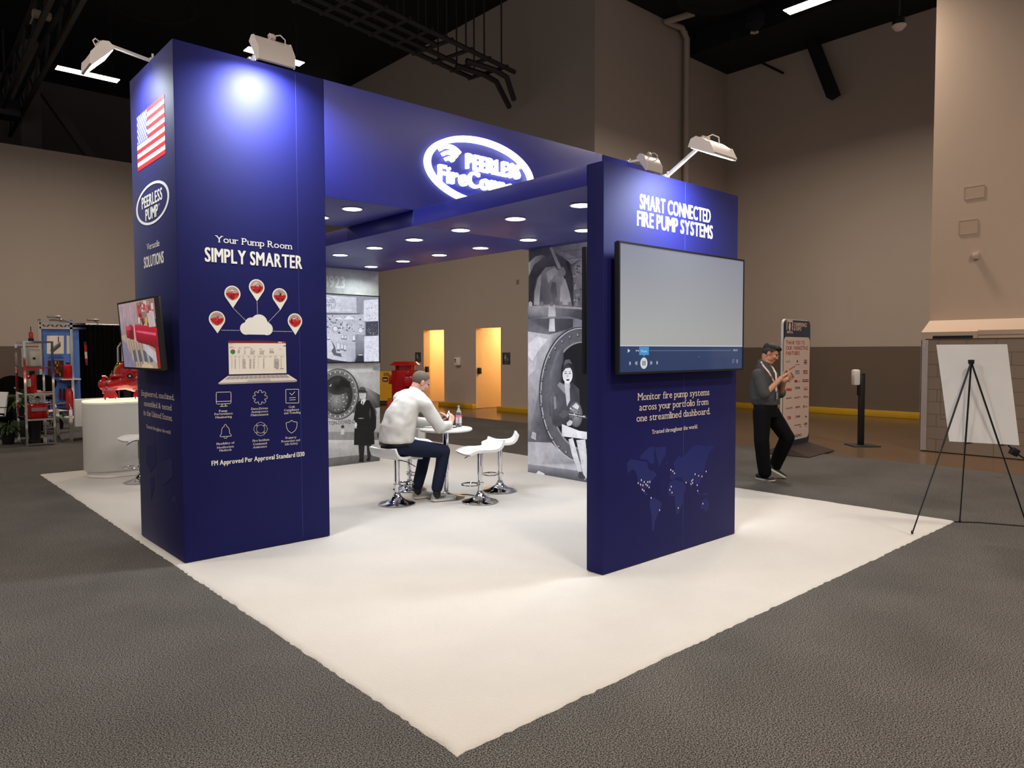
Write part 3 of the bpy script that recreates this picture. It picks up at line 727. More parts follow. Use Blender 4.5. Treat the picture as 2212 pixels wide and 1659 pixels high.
# downlights
def downlight(x, y, z, label, group):
    t = thing('downlight', label, 'light', (x, y, z), 0, group)
    MB().lathe([(0.088, 0.0), (0.100, -0.002), (0.102, -0.007), (0.090, -0.009), (0.086, -0.004)], 32, (x, y, z)).build('trim_ring', M_whiteplastic, t)
    MB().lathe([(0.001, -0.004), (0.087, -0.004), (0.086, -0.007), (0.001, -0.0085)], 32, (x, y, z)).build('lens', M_led, t)
    for s in (-1, 1): MB().box(x+s*0.11-0.012, x+s*0.11+0.012, y-0.006, y+0.006, z-0.006, z-0.001).build('spring_clip', M_steel, t)
    lamp('AREA', 'downlight_beam', (x, y, z-0.012), 7.5, (0.95, 0.985, 1.0), 0.15, spread=150)
names = ['nearest the dashboard panel', 'second', 'third', 'fourth', 'fifth', 'farthest, closest to the history wall']
for i in range(6):
    for r, (x, nm) in enumerate(((2.715, 'outer'), (3.66, 'inner'))):
        y = (1.81 if r == 0 else 2.645)+i*0.818
        downlight(x, y, CB, 'recessed light in the %s canopy row, %s' % (nm, names[i] if i in (0, 5) else names[i]+' from the dashboard panel'), 'round lights in the canopy')
downlight(1.75, 3.89, HZ, 'round recessed light under the header beam, next to its front edge', 'round lights under the header')
downlight(1.72, 4.50, HZ, 'round recessed light under the header beam, half hidden by the flag tower', 'round lights under the header')

# history wall with its print
PX0, PX1, PY, PT = 1.95, 4.06, 7.2, 2.888
wallL = thing('booth_divider', 'booth panel printed with an old photograph of a man in a hat', 'panel', ((PX0+PX1)/2, PY, CZ))
MB().box(PX0, PX1, PY, PY+0.1, CZ, PT, bev=0.003).build('panel_body', M_whiteplastic, wallL)
exec_prints = True
# ------------------------------------------------------------------ printed photographs
def g(v, t=0): return (v, v, min(255, v+t))
# man beside the pipe (history wall)
a = Art('y', PY)
def hp(x, y): return (680+x/3.386, 540+y/3.386)
def hq(pts, c, cols=None): a.pp([hp(*q) for q in pts], c if isinstance(c, tuple) else g(c), [x if isinstance(x, tuple) else g(x) for x in cols] if cols else None)
def he(c, rx, ry, col, col2=None, n=44):
    cu = a.uv(*hp(*c)); r1 = abs(a.uv(*hp(c[0]+rx, c[1]))[0]-cu[0]); r2 = abs(a.uv(*hp(c[0], c[1]+ry))[1]-cu[1]); a.ell(cu, r1, r2, g(col) if not isinstance(col, tuple) else col, n, col2=g(col2) if col2 is not None else None)
a.rect(PX0, 1.45, PX1, PT, (205, 212, 208)); a.rect(PX0, 2.5, PX1, PT, None, [(204, 214, 206), (208, 216, 208), (190, 194, 206), (196, 200, 206)])
hq([(80, 1570), (80, 825), (475, 825), (475, 1550)], 0, [150, 205, 190, 130])
hq([(80, 870), (80, 845), (475, 838), (475, 860)], 165); hq([(80, 905), (80, 880), (440, 868), (440, 890)], 215)
hq([(250, 1130), (200, 880), (300, 890), (370, 1000), (475, 1060), (475, 1150), (300, 1230)], 0, [95, 190, 205, 170, 60, 50, 80])
hq([(80, 1345), (80, 1240), (475, 1150), (475, 1360)], 0, [176, 196, 190, 160])
hq([(80, 1400), (80, 1330), (475, 1330), (475, 1400)], 0, [140, 150, 120, 120]); hq([(80, 1560), (80, 1390), (475, 1390), (475, 1550)], 0, [150, 198, 190, 150])
hq([(80, 1600), (80, 1525), (300, 1500), (475, 1500), (475, 1556)], 0, [90, 110, 120, 105, 85])
he((172, 1055), 152, 188, 70); he((168, 1055), 146, 182, 150); he((166, 1056), 134, 170, 108)
for k in range(22):
    t = 2*PI*k/22; he((167+127*math.cos(t), 1055+163*math.sin(t)), 5, 6, 225, n=8)
he((168, 1060), 108, 142, 48); he((160, 1095), 86, 96, 150, 70); he((170, 1000), 80, 60, 20, 60); hq([(170, 990), (190, 940), (260, 965), (250, 1010), (200, 1000)], 30)
rq = random.Random(9)
for k in range(26):
    x, y = rq.uniform(95, 250), rq.uniform(1060, 1180); hq([(x-5, y), (x, y-6), (x+7, y), (x, y+3)], rq.choice([190, 60, 120, 205]))
hq([(103, 1000), (122, 978), (118, 995)], 225)
a.ptext('TON-DOWD C', hp(100, 1277), hp(290, 1273), 8.2, g(80), 'r')
hq([(195, 1305), (190, 1285), (210, 1280), (216, 1300)], 60); hq([(188, 1350), (190, 1310), (216, 1310), (214, 1350)], 200)
hq([(455, 1375), (455, 1340), (475, 1338), (475, 1375)], 70); hq([(425, 880), (430, 850), (470, 845), (470, 880)], 150)
# figure in coat and hat
hq([(285, 1425), (292, 1250), (283, 1240), (300, 1140), (318, 1108), (340, 1100), (395, 1098), (430, 1130), (450, 1180), (447, 1300), (432, 1330), (436, 1420), (380, 1432)], 28)
hq([(400, 1105), (430, 1130), (452, 1185), (445, 1230), (436, 1170), (420, 1140)], 84); hq([(395, 1200), (402, 1150), (410, 1190), (404, 1240)], 70); hq([(312, 1230), (340, 1226), (362, 1232), (330, 1236)], 150)
hq([(335, 1120), (338, 1102), (362, 1080), (375, 1095), (352, 1135)], 226); hq([(345, 1135), (344, 1108), (352, 1108), (350, 1140)], 52)
he((350, 1062), 25, 33, 214); hq([(322, 1060), (325, 1036), (340, 1040), (333, 1085)], 196); hq([(338, 1062), (343, 1060), (339, 1074)], 150); hq([(335, 1084), (352, 1083), (345, 1088)], 120); hq([(372, 1090), (375, 1040), (384, 1048), (380, 1080)], 90)
hq([(300, 1040), (318, 1036), (328, 1006), (348, 1000), (368, 1010), (372, 1030), (386, 1040), (360, 1048), (320, 1046)], 82); hq([(318, 1038), (320, 1026), (370, 1026), (373, 1036)], 40)
he((298, 1278), 10, 18, 220); hq([(288, 1295), (300, 1290), (308, 1302), (294, 1305)], 200)
hq([(318, 1428), (364, 1428), (356, 1535), (326, 1535)], 36); hq([(378, 1428), (412, 1424), (408, 1520), (385, 1525)], 44); hq([(318, 1548), (328, 1528), (352, 1530), (358, 1550)], 20); hq([(372, 1540), (385, 1522), (405, 1520), (402, 1542)], 24)
a.text('1923', a.uv(*hp(88, 277))[0], a.uv(*hp(218, 278))[0], a.uv(*hp(150, 276))[1], 0.165, (236, 242, 238), 'B')
a.build('photo_print', M_photo, wallL)

# woman seated in a pipe (inner face of the far tower)
TX = 5.002
a = Art('x', TX)
def wq_(x, y): return (1120+x/2.962, 500+y/2.962)
def wq(pts, c, cols=None): a.pp([wq_(*q) for q in pts], c if isinstance(c, tuple) else g(c, 8), [g(x, 10) for x in cols] if cols else None)
def we(c, rx, ry, col, col2=None, n=48):
    cu = a.uv(*wq_(*c)); r1 = abs(a.uv(*wq_(c[0]+rx, c[1]))[0]-cu[0]); r2 = abs(a.uv(*wq_(c[0], c[1]+ry))[1]-cu[1]); a.ell(cu, r1, r2, g(col, 8), n, col2=g(col2, 8) if col2 is not None else None)
ul, ur = -4.88, -AY0
a.rect(ul, CZ, ur, HZ, g(120, 10), [g(100, 10), g(110, 10), g(150, 12), g(90, 10)])
wq([(190, 120), (210, 100), (560, 50), (560, 230), (430, 190), (390, 180), (340, 210), (280, 160)], 0, [120, 150, 228, 200, 205, 222, 200, 170])
for y in (140, 190): wq([(250, y-10), (560, y-45), (560, y-40), (250, y-5)], 150)
wq([(330, 240), (390, 185), (560, 150), (560, 480), (350, 470)], 0, [120, 190, 150, 130, 110])
rq = random.Random(4)
for k in range(46):
    x, y = rq.uniform(355, 440), rq.uniform(215, 460); r = rq.uniform(4, 11); wq([(x-r, y), (x, y-r*1.4), (x+r, y), (x, y+r)], rq.choice([80, 110, 170, 190, 205]))
wq([(66, 320), (66, 200), (110, 160), (150, 150), (180, 160), (120, 230), (80, 300)], 0, [120, 235, 210, 190, 120, 130, 180])
wq([(66, 480), (66, 290), (100, 215), (160, 170), (230, 158), (290, 170), (330, 205), (348, 280), (354, 480)], 0, [60, 70, 90, 120, 130, 110, 96, 80, 70])
wq([(95, 480), (90, 410), (118, 300), (175, 230), (235, 222), (290, 290), (325, 380), (345, 480)], 0, [90, 80, 130, 190, 170, 205, 190, 150])
wq([(100, 470), (104, 380), (130, 290), (150, 270), (140, 380), (135, 470)], 215); wq([(180, 260), (230, 232), (250, 250), (220, 300), (190, 330)], 226); wq([(265, 470), (270, 350), (300, 300), (330, 400), (338, 470)], 205)
wq([(205, 380), (215, 320), (240, 330), (250, 420), (225, 450)], 120); wq([(250, 280), (262, 235), (290, 225), (305, 260), (300, 282), (275, 290)], 175); wq([(200, 105), (215, 100), (275, 230), (255, 240)], 205)
wq([(300, 180), (325, 195), (350, 300), (354, 460), (345, 440), (335, 300)], 74)
wq([(62, 560), (62, 478), (200, 466), (415, 480), (418, 570), (330, 545), (200, 540)], 0, [70, 200, 150, 90, 60, 90, 150])
wq([(62, 500), (62, 484), (200, 472), (415, 486), (415, 500), (200, 486)], 190); wq([(190, 545), (195, 470), (235, 470), (240, 545)], 226)
for x in (78, 150, 212, 272, 330, 370): wq([(x-11, 478), (x-11, 455), (x, 446), (x+11, 455), (x+11, 478)], 150 if x > 100 else 235); 
wq([(62, 640), (62, 560), (200, 545), (350, 560), (350, 612), (260, 650), (200, 660)], 0, [120, 110, 190, 70, 60, 70, 130])
wq([(195, 640), (200, 560), (232, 556), (236, 640)], 226)
wq([(62, 1345), (62, 640), (200, 660), (320, 625), (240, 730), (170, 850), (140, 1000), (150, 1200), (210, 1345)], 0, [110, 215, 200, 90, 100, 190, 130, 90, 80])
wq([(62, 800), (62, 720), (120, 670), (190, 690), (130, 760), (90, 830)], 232); wq([(62, 930), (62, 860), (120, 800), (110, 880)], 205)
wq([(80, 1320), (90, 1280), (115, 1290), (112, 1335)], 190)
we((388, 1050), 288, 436, 60); we((394, 1050), 284, 430, 200); we((397, 1050), 280, 425, 122, 96)
for k in range(30):
    t = 2*PI*k/30+.05; x, y = 397+252*math.cos(t), 1050+388*math.sin(t)
    if x < 470: we((x, y), 9, 14, 62, n=12); we((x-2, y-2), 6, 9, 150, n=10)
we((402, 1052), 220, 345, 150); we((408, 1052), 214, 338, 20); wq([(200, 1180), (205, 900), (250, 770), (290, 740), (290, 900), (240, 1190)], 0, [70, 120, 130, 90, 30, 60])
wq([(62, 1490), (62, 1345), (215, 1352), (300, 1440), (370, 1480), (560, 1500), (560, 1560)], 0, [190, 170, 190, 170, 150, 190, 190])
wq([(62, 1550), (62, 1488), (560, 1555), (560, 1640)], 0, [90, 150, 120, 70]); wq([(105, 1558), (130, 1530), (170, 1550), (165, 1562)], 225)
# the seated figure
we((318, 890), 44, 72, 28); we((345, 930), 22, 60, 34); wq([(290, 860), (300, 822), (330, 818), (345, 850), (320, 842)], 96)
wq([(205, 1050), (235, 1000), (275, 970), (350, 970), (390, 1010), (395, 1120), (330, 1240), (240, 1250), (210, 1190)], 0, [80, 96, 60, 60, 80, 60, 44, 70, 90])
wq([(205, 1060), (222, 1020), (250, 1040), (262, 1120), (258, 1220), (225, 1240), (210, 1190)], 0, [120, 110, 70, 90, 60, 60, 90]); wq([(225, 1060), (240, 1055), (245, 1130), (232, 1140)], 150)
wq([(250, 985), (265, 962), (300, 985), (325, 1040), (300, 1040)], 150); wq([(298, 1000), (328, 985), (332, 1080), (312, 1120), (305, 1060)], 206)
wq([(296, 965), (330, 960), (332, 1000), (312, 1008), (298, 992)], 205); we((316, 918), 32, 54, 238); wq([(286, 900), (292, 860), (320, 850), (346, 880), (330, 872), (304, 876)], 60)
for x in (304, 331): wq([(x-7, 911), (x-7, 906), (x+7, 906), (x+7, 911)], 60); wq([(x-8, 899), (x-8, 896), (x+7, 894), (x+7, 897)], 90)
wq([(315, 915), (320, 915), (322, 934), (313, 934)], 205); wq([(304, 950), (312, 945), (326, 945), (331, 950), (317, 957)], 44)
we((368, 1170), 44, 82, 150, 90); wq([(345, 1120), (370, 1095), (392, 1120), (380, 1140)], 220); wq([(295, 1165), (300, 1150), (440, 1180), (440, 1200)], 60); wq([(300, 1160), (430, 1185), (430, 1190), (300, 1166)], 225)
for k in range(14): x, y = rq.uniform(330, 430), rq.uniform(1120, 1260); wq([(x-6, y), (x, y-5), (x+6, y), (x, y+5)], rq.choice([220, 40, 190, 60]))
wq([(262, 1175), (285, 1140), (330, 1150), (325, 1170), (290, 1200)], 90); wq([(310, 1225), (330, 1205), (350, 1215), (340, 1240), (315, 1245)], 216)
wq([(280, 1310), (280, 1232), (390, 1275), (560, 1300), (560, 1345)], 236); wq([(322, 1330), (350, 1320), (395, 1480), (404, 1550), (386, 1545), (345, 1430)], 0, [205, 235, 226, 214, 214, 226]); wq([(372, 1335), (430, 1330), (450, 1560), (425, 1590)], 222)
wq([(384, 1570), (388, 1535), (408, 1540), (432, 1575), (425, 1585), (395, 1582)], 70)
a.build('photo_print', M_photo, towerC)

# ------------------------------------------------------------------ screens
M_scrt = mat('video_screen', (255, 255, 255), 0.12, attr='ink', estr=0.8, var=0.18, scale=14)
M_scr = mat('lit_screen', (255, 255, 255), 0.12, attr='ink', estr=0.8, spec=0.5)
def tv(name, label, x0, x1, z0, z1, M, draw, bez=0.012, th=0.045, gap=0.042, scr=None):
    """local x across, local y up, local z towards the viewer; screen plane at z=0"""
    t = thing(name, label, 'television', tuple(M @ V(((x0+x1)/2, z0, 0))))
    w = MB(); w.box(x0, x1, z0, z1, -th, -0.001, M=M, bev=0.004); w.build('back_case', M_black, t)
    f = MB()
    f.box(x0-0.003, x1+0.003, z0-0.004, z0+bez, -th*0.6, 0.004, M=M); f.box(x0-0.003, x1+0.003, z1-bez, z1+0.003, -th*0.6, 0.004, M=M)
    f.box(x0-0.003, x0+bez, z0+bez, z1-bez, -th*0.6, 0.004, M=M); f.box(x1-bez, x1+0.003, z0+bez, z1-bez, -th*0.6, 0.004, M=M)
    f.build('bezel', M_black, t)
    b = MB().box((x0+x1)/2-0.25, (x0+x1)/2+0.25, (z0+z1)/2-0.15, (z0+z1)/2+0.15, -th-gap, -th+0.002, M=M); b.build('wall_mount', M_black, t)
    ar = Art(org=M.to_translation(), U=M.to_3x3() @ V((1, 0, 0)), Vv=M.to_3x3() @ V((0, 1, 0)), N=M.to_3x3() @ V((0, 0, 1)), off=0.0, step=0.000008)
    draw(ar, x0+bez, x1-bez, z0+bez, z1-bez); ar.build('screen', scr or M_scr, t)
    return t
# large paused-video screen on the dashboard panel
def scrB(s, x0, x1, z0, z1):
    zb = z0+(z1-z0)*0.205
    s.rect(x0, zb, x1, z1, None, [(182, 184, 182), (168, 170, 170), (138, 142, 158), (140, 146, 164)])
    s.rect(x0, z0, x1, zb, (8, 48, 98)); s.rect(x0, zb-0.002, x1, zb+0.006, (205, 208, 210))
    W2 = x1-x0; H2 = zb-z0
    X = lambda f: x0+W2*f
    Y = lambda f: z0+H2*f
    ic = (214, 222, 228)
    s.poly([(X(.055), Y(.90)), (X(.055), Y(.74)), (X(.072), Y(.82))], ic)
    for f in (.112, .125): s.poly([(X(f), Y(.86)), (X(f), Y(.78)), (X(f+.009), Y(.82))], ic)
    s.rect(X(.135), Y(.65), X(.205), Y(.97), (62, 150, 214)); s.poly([(X(.163), Y(.65)), (X(.177), Y(.65)), (X(.17), Y(.58))], (62, 150, 214))
    s.text('Pause', X(.149), X(.191), Y(.76), H2*.09, (220, 234, 245), 'r')
    s.rect(X(.21), Y(.81), X(.89), Y(.83), (96, 128, 170)); s.text('0:10:43', X(.912), X(.952), Y(.79), H2*.08, ic, 'r')
    c = (X(.169), Y(.33)); s.ell(c, 0.043, 0.043, (222, 228, 226), 36)
    for f in (-.010, .004): s.rect(c[0]+W2*f, c[1]-.018, c[0]+W2*(f+.007), c[1]+.018, (60, 80, 100))
    for cx, sg in ((.122, -1), (.215, 1)):
        for k in (0, 1):
            q = X(cx)+k*0.014*sg; s.poly([(q, Y(.25)), (q, Y(.42)), (q+sg*0.013, Y(.335))], ic); s.poly([(q+sg*.002, Y(.29)), (q+sg*.002, Y(.38)), (q+sg*.008, Y(.335))], (8, 48, 98))
    for cx, sg in ((.075, -1), (.262, 1)):
        q = X(cx); s.poly([(q, Y(.26)), (q, Y(.41)), (q+sg*.012, Y(.335))], ic); s.rect(q+sg*.012, Y(.26), q+sg*.015, Y(.41), ic)
    s.ring((X(.95), Y(.33)), .013, .016, .006, .007, (150, 166, 180), 16); s.line([(X(.905), Y(.26)), (X(.905), Y(.38)), (X(.92), Y(.42)), (X(.92), Y(.30))], .004, (130, 150, 172), True)
    s.ell((X(.60), Y(.55)), .004, .004, (70, 220, 150), 8)
tv('large_television', 'largest screen, paused on a pale picture above a blue control bar', 2.30, 4.0, 1.505, 2.465,
   Matrix(((1, 0, 0, 0), (0, 0, -1, 1.06), (0, 1, 0, 0), (0, 0, 0, 1))), scrB)
# screen on the back of the same panel (only its edge shows)
def scrN(s, x0, x1, z0, z1): s.rect(x0, z0, x1, z1, (30, 34, 40))
tv('television', 'thin black screen on the back of the dashboard panel, seen edge-on', -3.98, -2.29, 1.50, 2.455, Matrix(((-1, 0, 0, 0), (0, 0, 1, 1.405), (0, 1, 0, 0), (0, 0, 0, 1))), scrN)
# old photographs on the history wall screen
def scrL(s, x0, x1, z0, z1):
    def q(pts, c, cols=None): s.poly([s.uv(690+x/9.757, 630+y/9.757) for x, y in pts], c, cols)
    B = lambda v: (max(0, v-4), max(0, v-2), min(255, v+12))
    s.rect(x0, z0, x1, z1, B(150))
    q([(60, 470), (60, 70), (780, 120), (790, 450)], None, [B(200), B(225), B(205), B(190)]); q([(785, 450), (778, 140), (930, 175), (950, 460)], B(150))
    c = s.uv(690+165/9.757, 630+240/9.757); s.ring(c, 0.135, 0.095, .006, .006, B(110)); s.ell(c, .128, .088, B(214), 40)
    s.text('PEERLESS', c[0]-.11, c[0]+.112, c[1]+.004, .052, B(120), 'b'); s.text('PUMPS', c[0]-.07, c[0]+.075, c[1]-.062, .05, B(120), 'b')
    s.ptext('DEPENDABLE', (704, 671), (734.5, 671.3), 3, B(240), 'b', slant=.2); s.ptext('PUMPS', (740, 671.4), (759, 671.8), 3, B(240), 'b', slant=.2)
    q([(60, 500), (60, 440), (850, 455), (850, 490)], B(110)); q([(60, 900), (60, 490), (950, 480), (950, 900)], B(190))
    r = random.Random(21)
    for k in range(120):
        x, y = r.uniform(70, 900), r.uniform(500, 870); w_, h_ = r.uniform(8, 40), r.uniform(5, 34)
        q([(x, y+h_), (x, y), (x+w_, y), (x+w_, y+h_)], B(r.choice([60, 90, 120, 205, 225, 170, 235])))
    q([(500, 590), (620, 500), (750, 580)], B(232)); q([(290, 580), (420, 530), (500, 590)], B(220)); q([(490, 730), (500, 590), (560, 640), (560, 740)], B(205))
    for cx, cy in ((335, 785), (868, 815)):
        c = s.uv(690+cx/9.757, 630+cy/9.757); s.ell(c, .042, .042, B(90), 24); s.ell(c, .037, .037, B(224), 24)
    q([(60, 1400), (60, 880), (760, 900), (770, 1380), (680, 1480), (500, 1460)], None, [B(205), B(214), B(190), B(170), B(190), B(200)])
    for x, y, w_, h_ in ((160, 940, 60, 70), (465, 920, 45, 80), (525, 925, 45, 80), (700, 930, 50, 120), (455, 1110, 45, 120), (515, 1120, 45, 130), (370, 1080, 60, 170)):
        q([(x-6, y+h_+6), (x-6, y-6), (x+w_+6, y-6), (x+w_+6, y+h_+6)], B(110)); q([(x, y+h_*.8), (x, y), (x+w_, y), (x+w_, y+h_*.8)], B(220))
    q([(250, 1250), (300, 1180), (240, 1000), (330, 1160), (360, 1290), (450, 1300), (470, 1380), (300, 1340)], B(96))
    q([(760, 1480), (758, 905), (930, 900), (940, 1480)], None, [B(80), B(150), B(160), B(70)]); q([(60, 1490), (60, 1370), (300, 1440), (680, 1490)], B(44)); q([(740, 1480), (800, 1340), (920, 1330), (930, 1480)], B(40)); q([(820, 1345), (830, 1328), (910, 1326), (915, 1340)], B(235))
    for (xa, ya, xb, yb) in ((935, 180, 1235, 620), (975, 640, 1240, 930), (945, 945, 1245, 1480)):
        q([(xa, yb), (xa, ya), (xb, ya-20), (xb, yb)], B(220 if ya != 640 else 70))
        for k in range(46):
            x, y = r.uniform(xa+30, xb-10), r.uniform(ya+40, yb-20); w_, h_ = r.uniform(4, 26), r.uniform(3, 14)
            q([(x, y+h_), (x, y), (x+w_, y), (x+w_, y+h_)], B(r.choice([50, 90, 140, 190, 235])))
tv('television', 'black-framed screen showing a collage of old black and white factory photographs, on the history wall', 2.46, 4.052, 1.517, 2.512,
   Matrix(((1, 0, 0, 0), (0, 0, -1, PY-0.035), (0, 1, 0, 0), (0, 0, 0, 1))), scrL, th=0.03, gap=0.004, scr=mat('bright_screen', (255, 255, 255), 0.15, attr='ink', estr=1.0, var=0.2, scale=16))
# tilted screen on the side of the flag tower
MT = Matrix.Translation((-0.085, 0, 1.82)) @ Matrix.Rotation(math.radians(-4), 4, 'Y') @ Matrix(((0, 0, -1, 0), (-1, 0, 0, 0), (0, 1, 0, 0), (0, 0, 0, 1)))
def scrA(s, x0, x1, z0, z1):
    W2, H2 = x1-x0, z1-z0
    def q(pts, c, cols=None): s.poly([(x0+W2*u_, z1-H2*v_) for u_, v_ in pts], c, cols)
    s.rect(x0, z0, x1, z1, None, [(120, 112, 134), (150, 110, 105), (190, 150, 150), (168, 148, 156)])
    r = random.Random(2)
    for k in range(60):
        u_, v_ = r.uniform(0, .5), r.uniform(0, .35); q([(u_, v_+.15), (u_, v_), (u_+.008, v_), (u_+.008, v_+.15)], r.choice([(182, 160, 164), (158, 140, 146), (146, 122, 126)]))
    q([(.5, .5), (.52, .02), (1, .0), (1, .5)], (150, 110, 110))
    for k in range(30):
        u_, v_ = r.uniform(.52, .95), r.uniform(0, .36); w_, h_ = r.uniform(.01, .1), r.uniform(.02, .16)
        q([(u_, v_+h_), (u_, v_), (u_+w_, v_), (u_+w_, v_+h_)], r.choice([(170, 24, 34), (130, 16, 26), (60, 40, 44), (205, 190, 190), (200, 170, 60), (186, 60, 66)]))
    q([(.0, 1), (.0, .5), (.3, .46), (.62, .55), (1, .8), (1, 1)], (178, 156, 136))
    for k in range(9): q([(.12+.07*k, .98), (.05+.07*k, .58), (.065+.07*k, .58), (.15+.07*k, .98)], (140, 118, 104))
    for k in range(4): q([(.32+.14*k, .92), (.30+.14*k, .74), (.36+.14*k, .72), (.40+.14*k, .9)], (80, 96, 116))
    q([(0, 1), (0, .55), (.12, .62), (.35, 1)], (132, 124, 150)); q([(.60, .62), (.98, .80), (.98, .97), (.62, .74)], (196, 192, 196)); q([(.5, .98), (.6, .9), (.8, .97), (.8, 1), (.5, 1)], (205, 180, 150))
    q([(.16, .48), (.17, .35), (.4, .36), (.45, .34), (.7, .37), (1, .42), (1, .74), (.75, .66), (.5, .62), (.42, .58), (.3, .55), (.17, .54)], None, [(150, 14, 40), (180, 30, 60), (190, 26, 56), (200, 40, 70), (205, 30, 60), (190, 20, 50), (110, 10, 30), (130, 10, 34), (140, 14, 40), (130, 10, 30), (120, 10, 30), (120, 14, 34)])
    q([(.25, .56), (.27, .34), (.34, .34), (.36, .57)], (120, 10, 30)); q([(.37, .6), (.39, .34), (.42, .34), (.43, .6)], (206, 150, 160)); q([(.46, .43), (.95, .49), (.95, .53), (.46, .46)], (224, 90, 120))
    for k in range(7): q([(.15+.025*k, .42), (.15+.025*k, .35), (.165+.025*k, .35), (.165+.025*k, .42)], (206, 80, 100))
    q([(.92, 1), (.9, .66), (1, .7), (1, 1)], (150, 24, 30)); q([(.80, .4), (.78, .2), (.95, .18), (.97, .4)], (196, 178, 180))
tv('tilted_television', 'tilted black screen showing a red pump, on the flag tower side', -4.72, -3.64, -0.285, 0.285, MT, scrA, gap=0.07, scr=M_scrt)

# ------------------------------------------------------------------ lit oval sign
M_sign = mat('lit_sign_face', (255, 255, 255), 0.4, emit=(0.88, 0.95, 1.0), estr=3.0)
sign = thing('illuminated_sign', 'white lit oval sign with raised letters on the blue header beam', 'sign', (3.08, AY0, 3.54))
SY = AY0-0.055
sc, sa, sb = (3.077, 3.532), 0.722, 0.348
def extr(mb, polys2, y0, y1):
    for p_ in polys2:
        n_ = len(p_)
        f = [mb.bm.verts.new((x, y0, z)) for x, z in p_]; b_ = [mb.bm.verts.new((x, y1, z)) for x, z in p_]
        mb.bm.faces.new(f); mb.bm.faces.new(b_[::-1])
        for i in range(n_): j = (i+1) % n_; mb.bm.faces.new((f[i], b_[i], b_[j], f[j]))
ro = MB(); rings = []
for k in range(80):
    t = 2*PI*k/80; c_, s_ = math.cos(t), math.sin(t); w = 0.055
    rings.append([(sc[0]+sa*c_, SY, sc[1]+sb*s_), (sc[0]+sa*c_, AY0-.004, sc[1]+sb*s_), (sc[0]+(sa-w)*c_, AY0-.004, sc[1]+(sb-w)*s_), (sc[0]+(sa-w)*c_, SY, sc[1]+(sb-w)*s_)])
rings.append(rings[0]); ro.loft(rings, caps=False); ro.build('oval_ring', M_sign, sign)
tmp = Art('y', SY, off=0)
def letters(t, p0, p1, capx):
    a0, b0 = tmp.uv(*p0), tmp.uv(*p1); m = ((p0[0]+p1[0])/2, (p0[1]+p1[1])/2)
    cap = tmp.uv(m[0], m[1]-capx)[1]-tmp.uv(*m)[1]; v0 = (a0[1]+b0[1])/2
    n_ = len(t); polys, w = layout(t, 'b'); kx = (b0[0]-a0[0])/w; ky = cap/CAPH
    per = {}
    x = 0.0
    for ch in t:
        vs, fs, x0, x1 = GL['b', ch]
        mb = MB(); sub = []
        for d in (0.0,):
            for f in fs: sub.append([(a0[0]+(vs[i][0]-x0+x+d)*kx, v0+vs[i][1]*ky) for i in f])
        extr(mb, sub, SY, AY0-.012); mb.build('letter', M_sign, sign, smooth=0)
        x += x1-x0+0.075
letters('PEERLESS', (1010, 361.8), (1125.3, 386.5), 30)
letters('FireConnect', (950.6, 388.5), (1140, 427), 33)
wc = tmp.uv(974, 357)
for k, (r0, r1) in enumerate(((0.055, 0.088), (0.112, 0.145), (0.168, 0.205))):
    mb = MB(); rings = []
    for i in range(17):
        t = math.radians(48+84*i/16); c_, s_ = math.cos(t), math.sin(t)
        rings.append([(wc[0]+r1*c_, SY, wc[1]+r1*s_), (wc[0]+r1*c_, AY0-.012, wc[1]+r1*s_), (wc[0]+r0*c_, AY0-.012, wc[1]+r0*s_), (wc[0]+r0*c_, SY, wc[1]+r0*s_)])
    mb.loft(rings); mb.build('signal_arc', M_sign, sign)

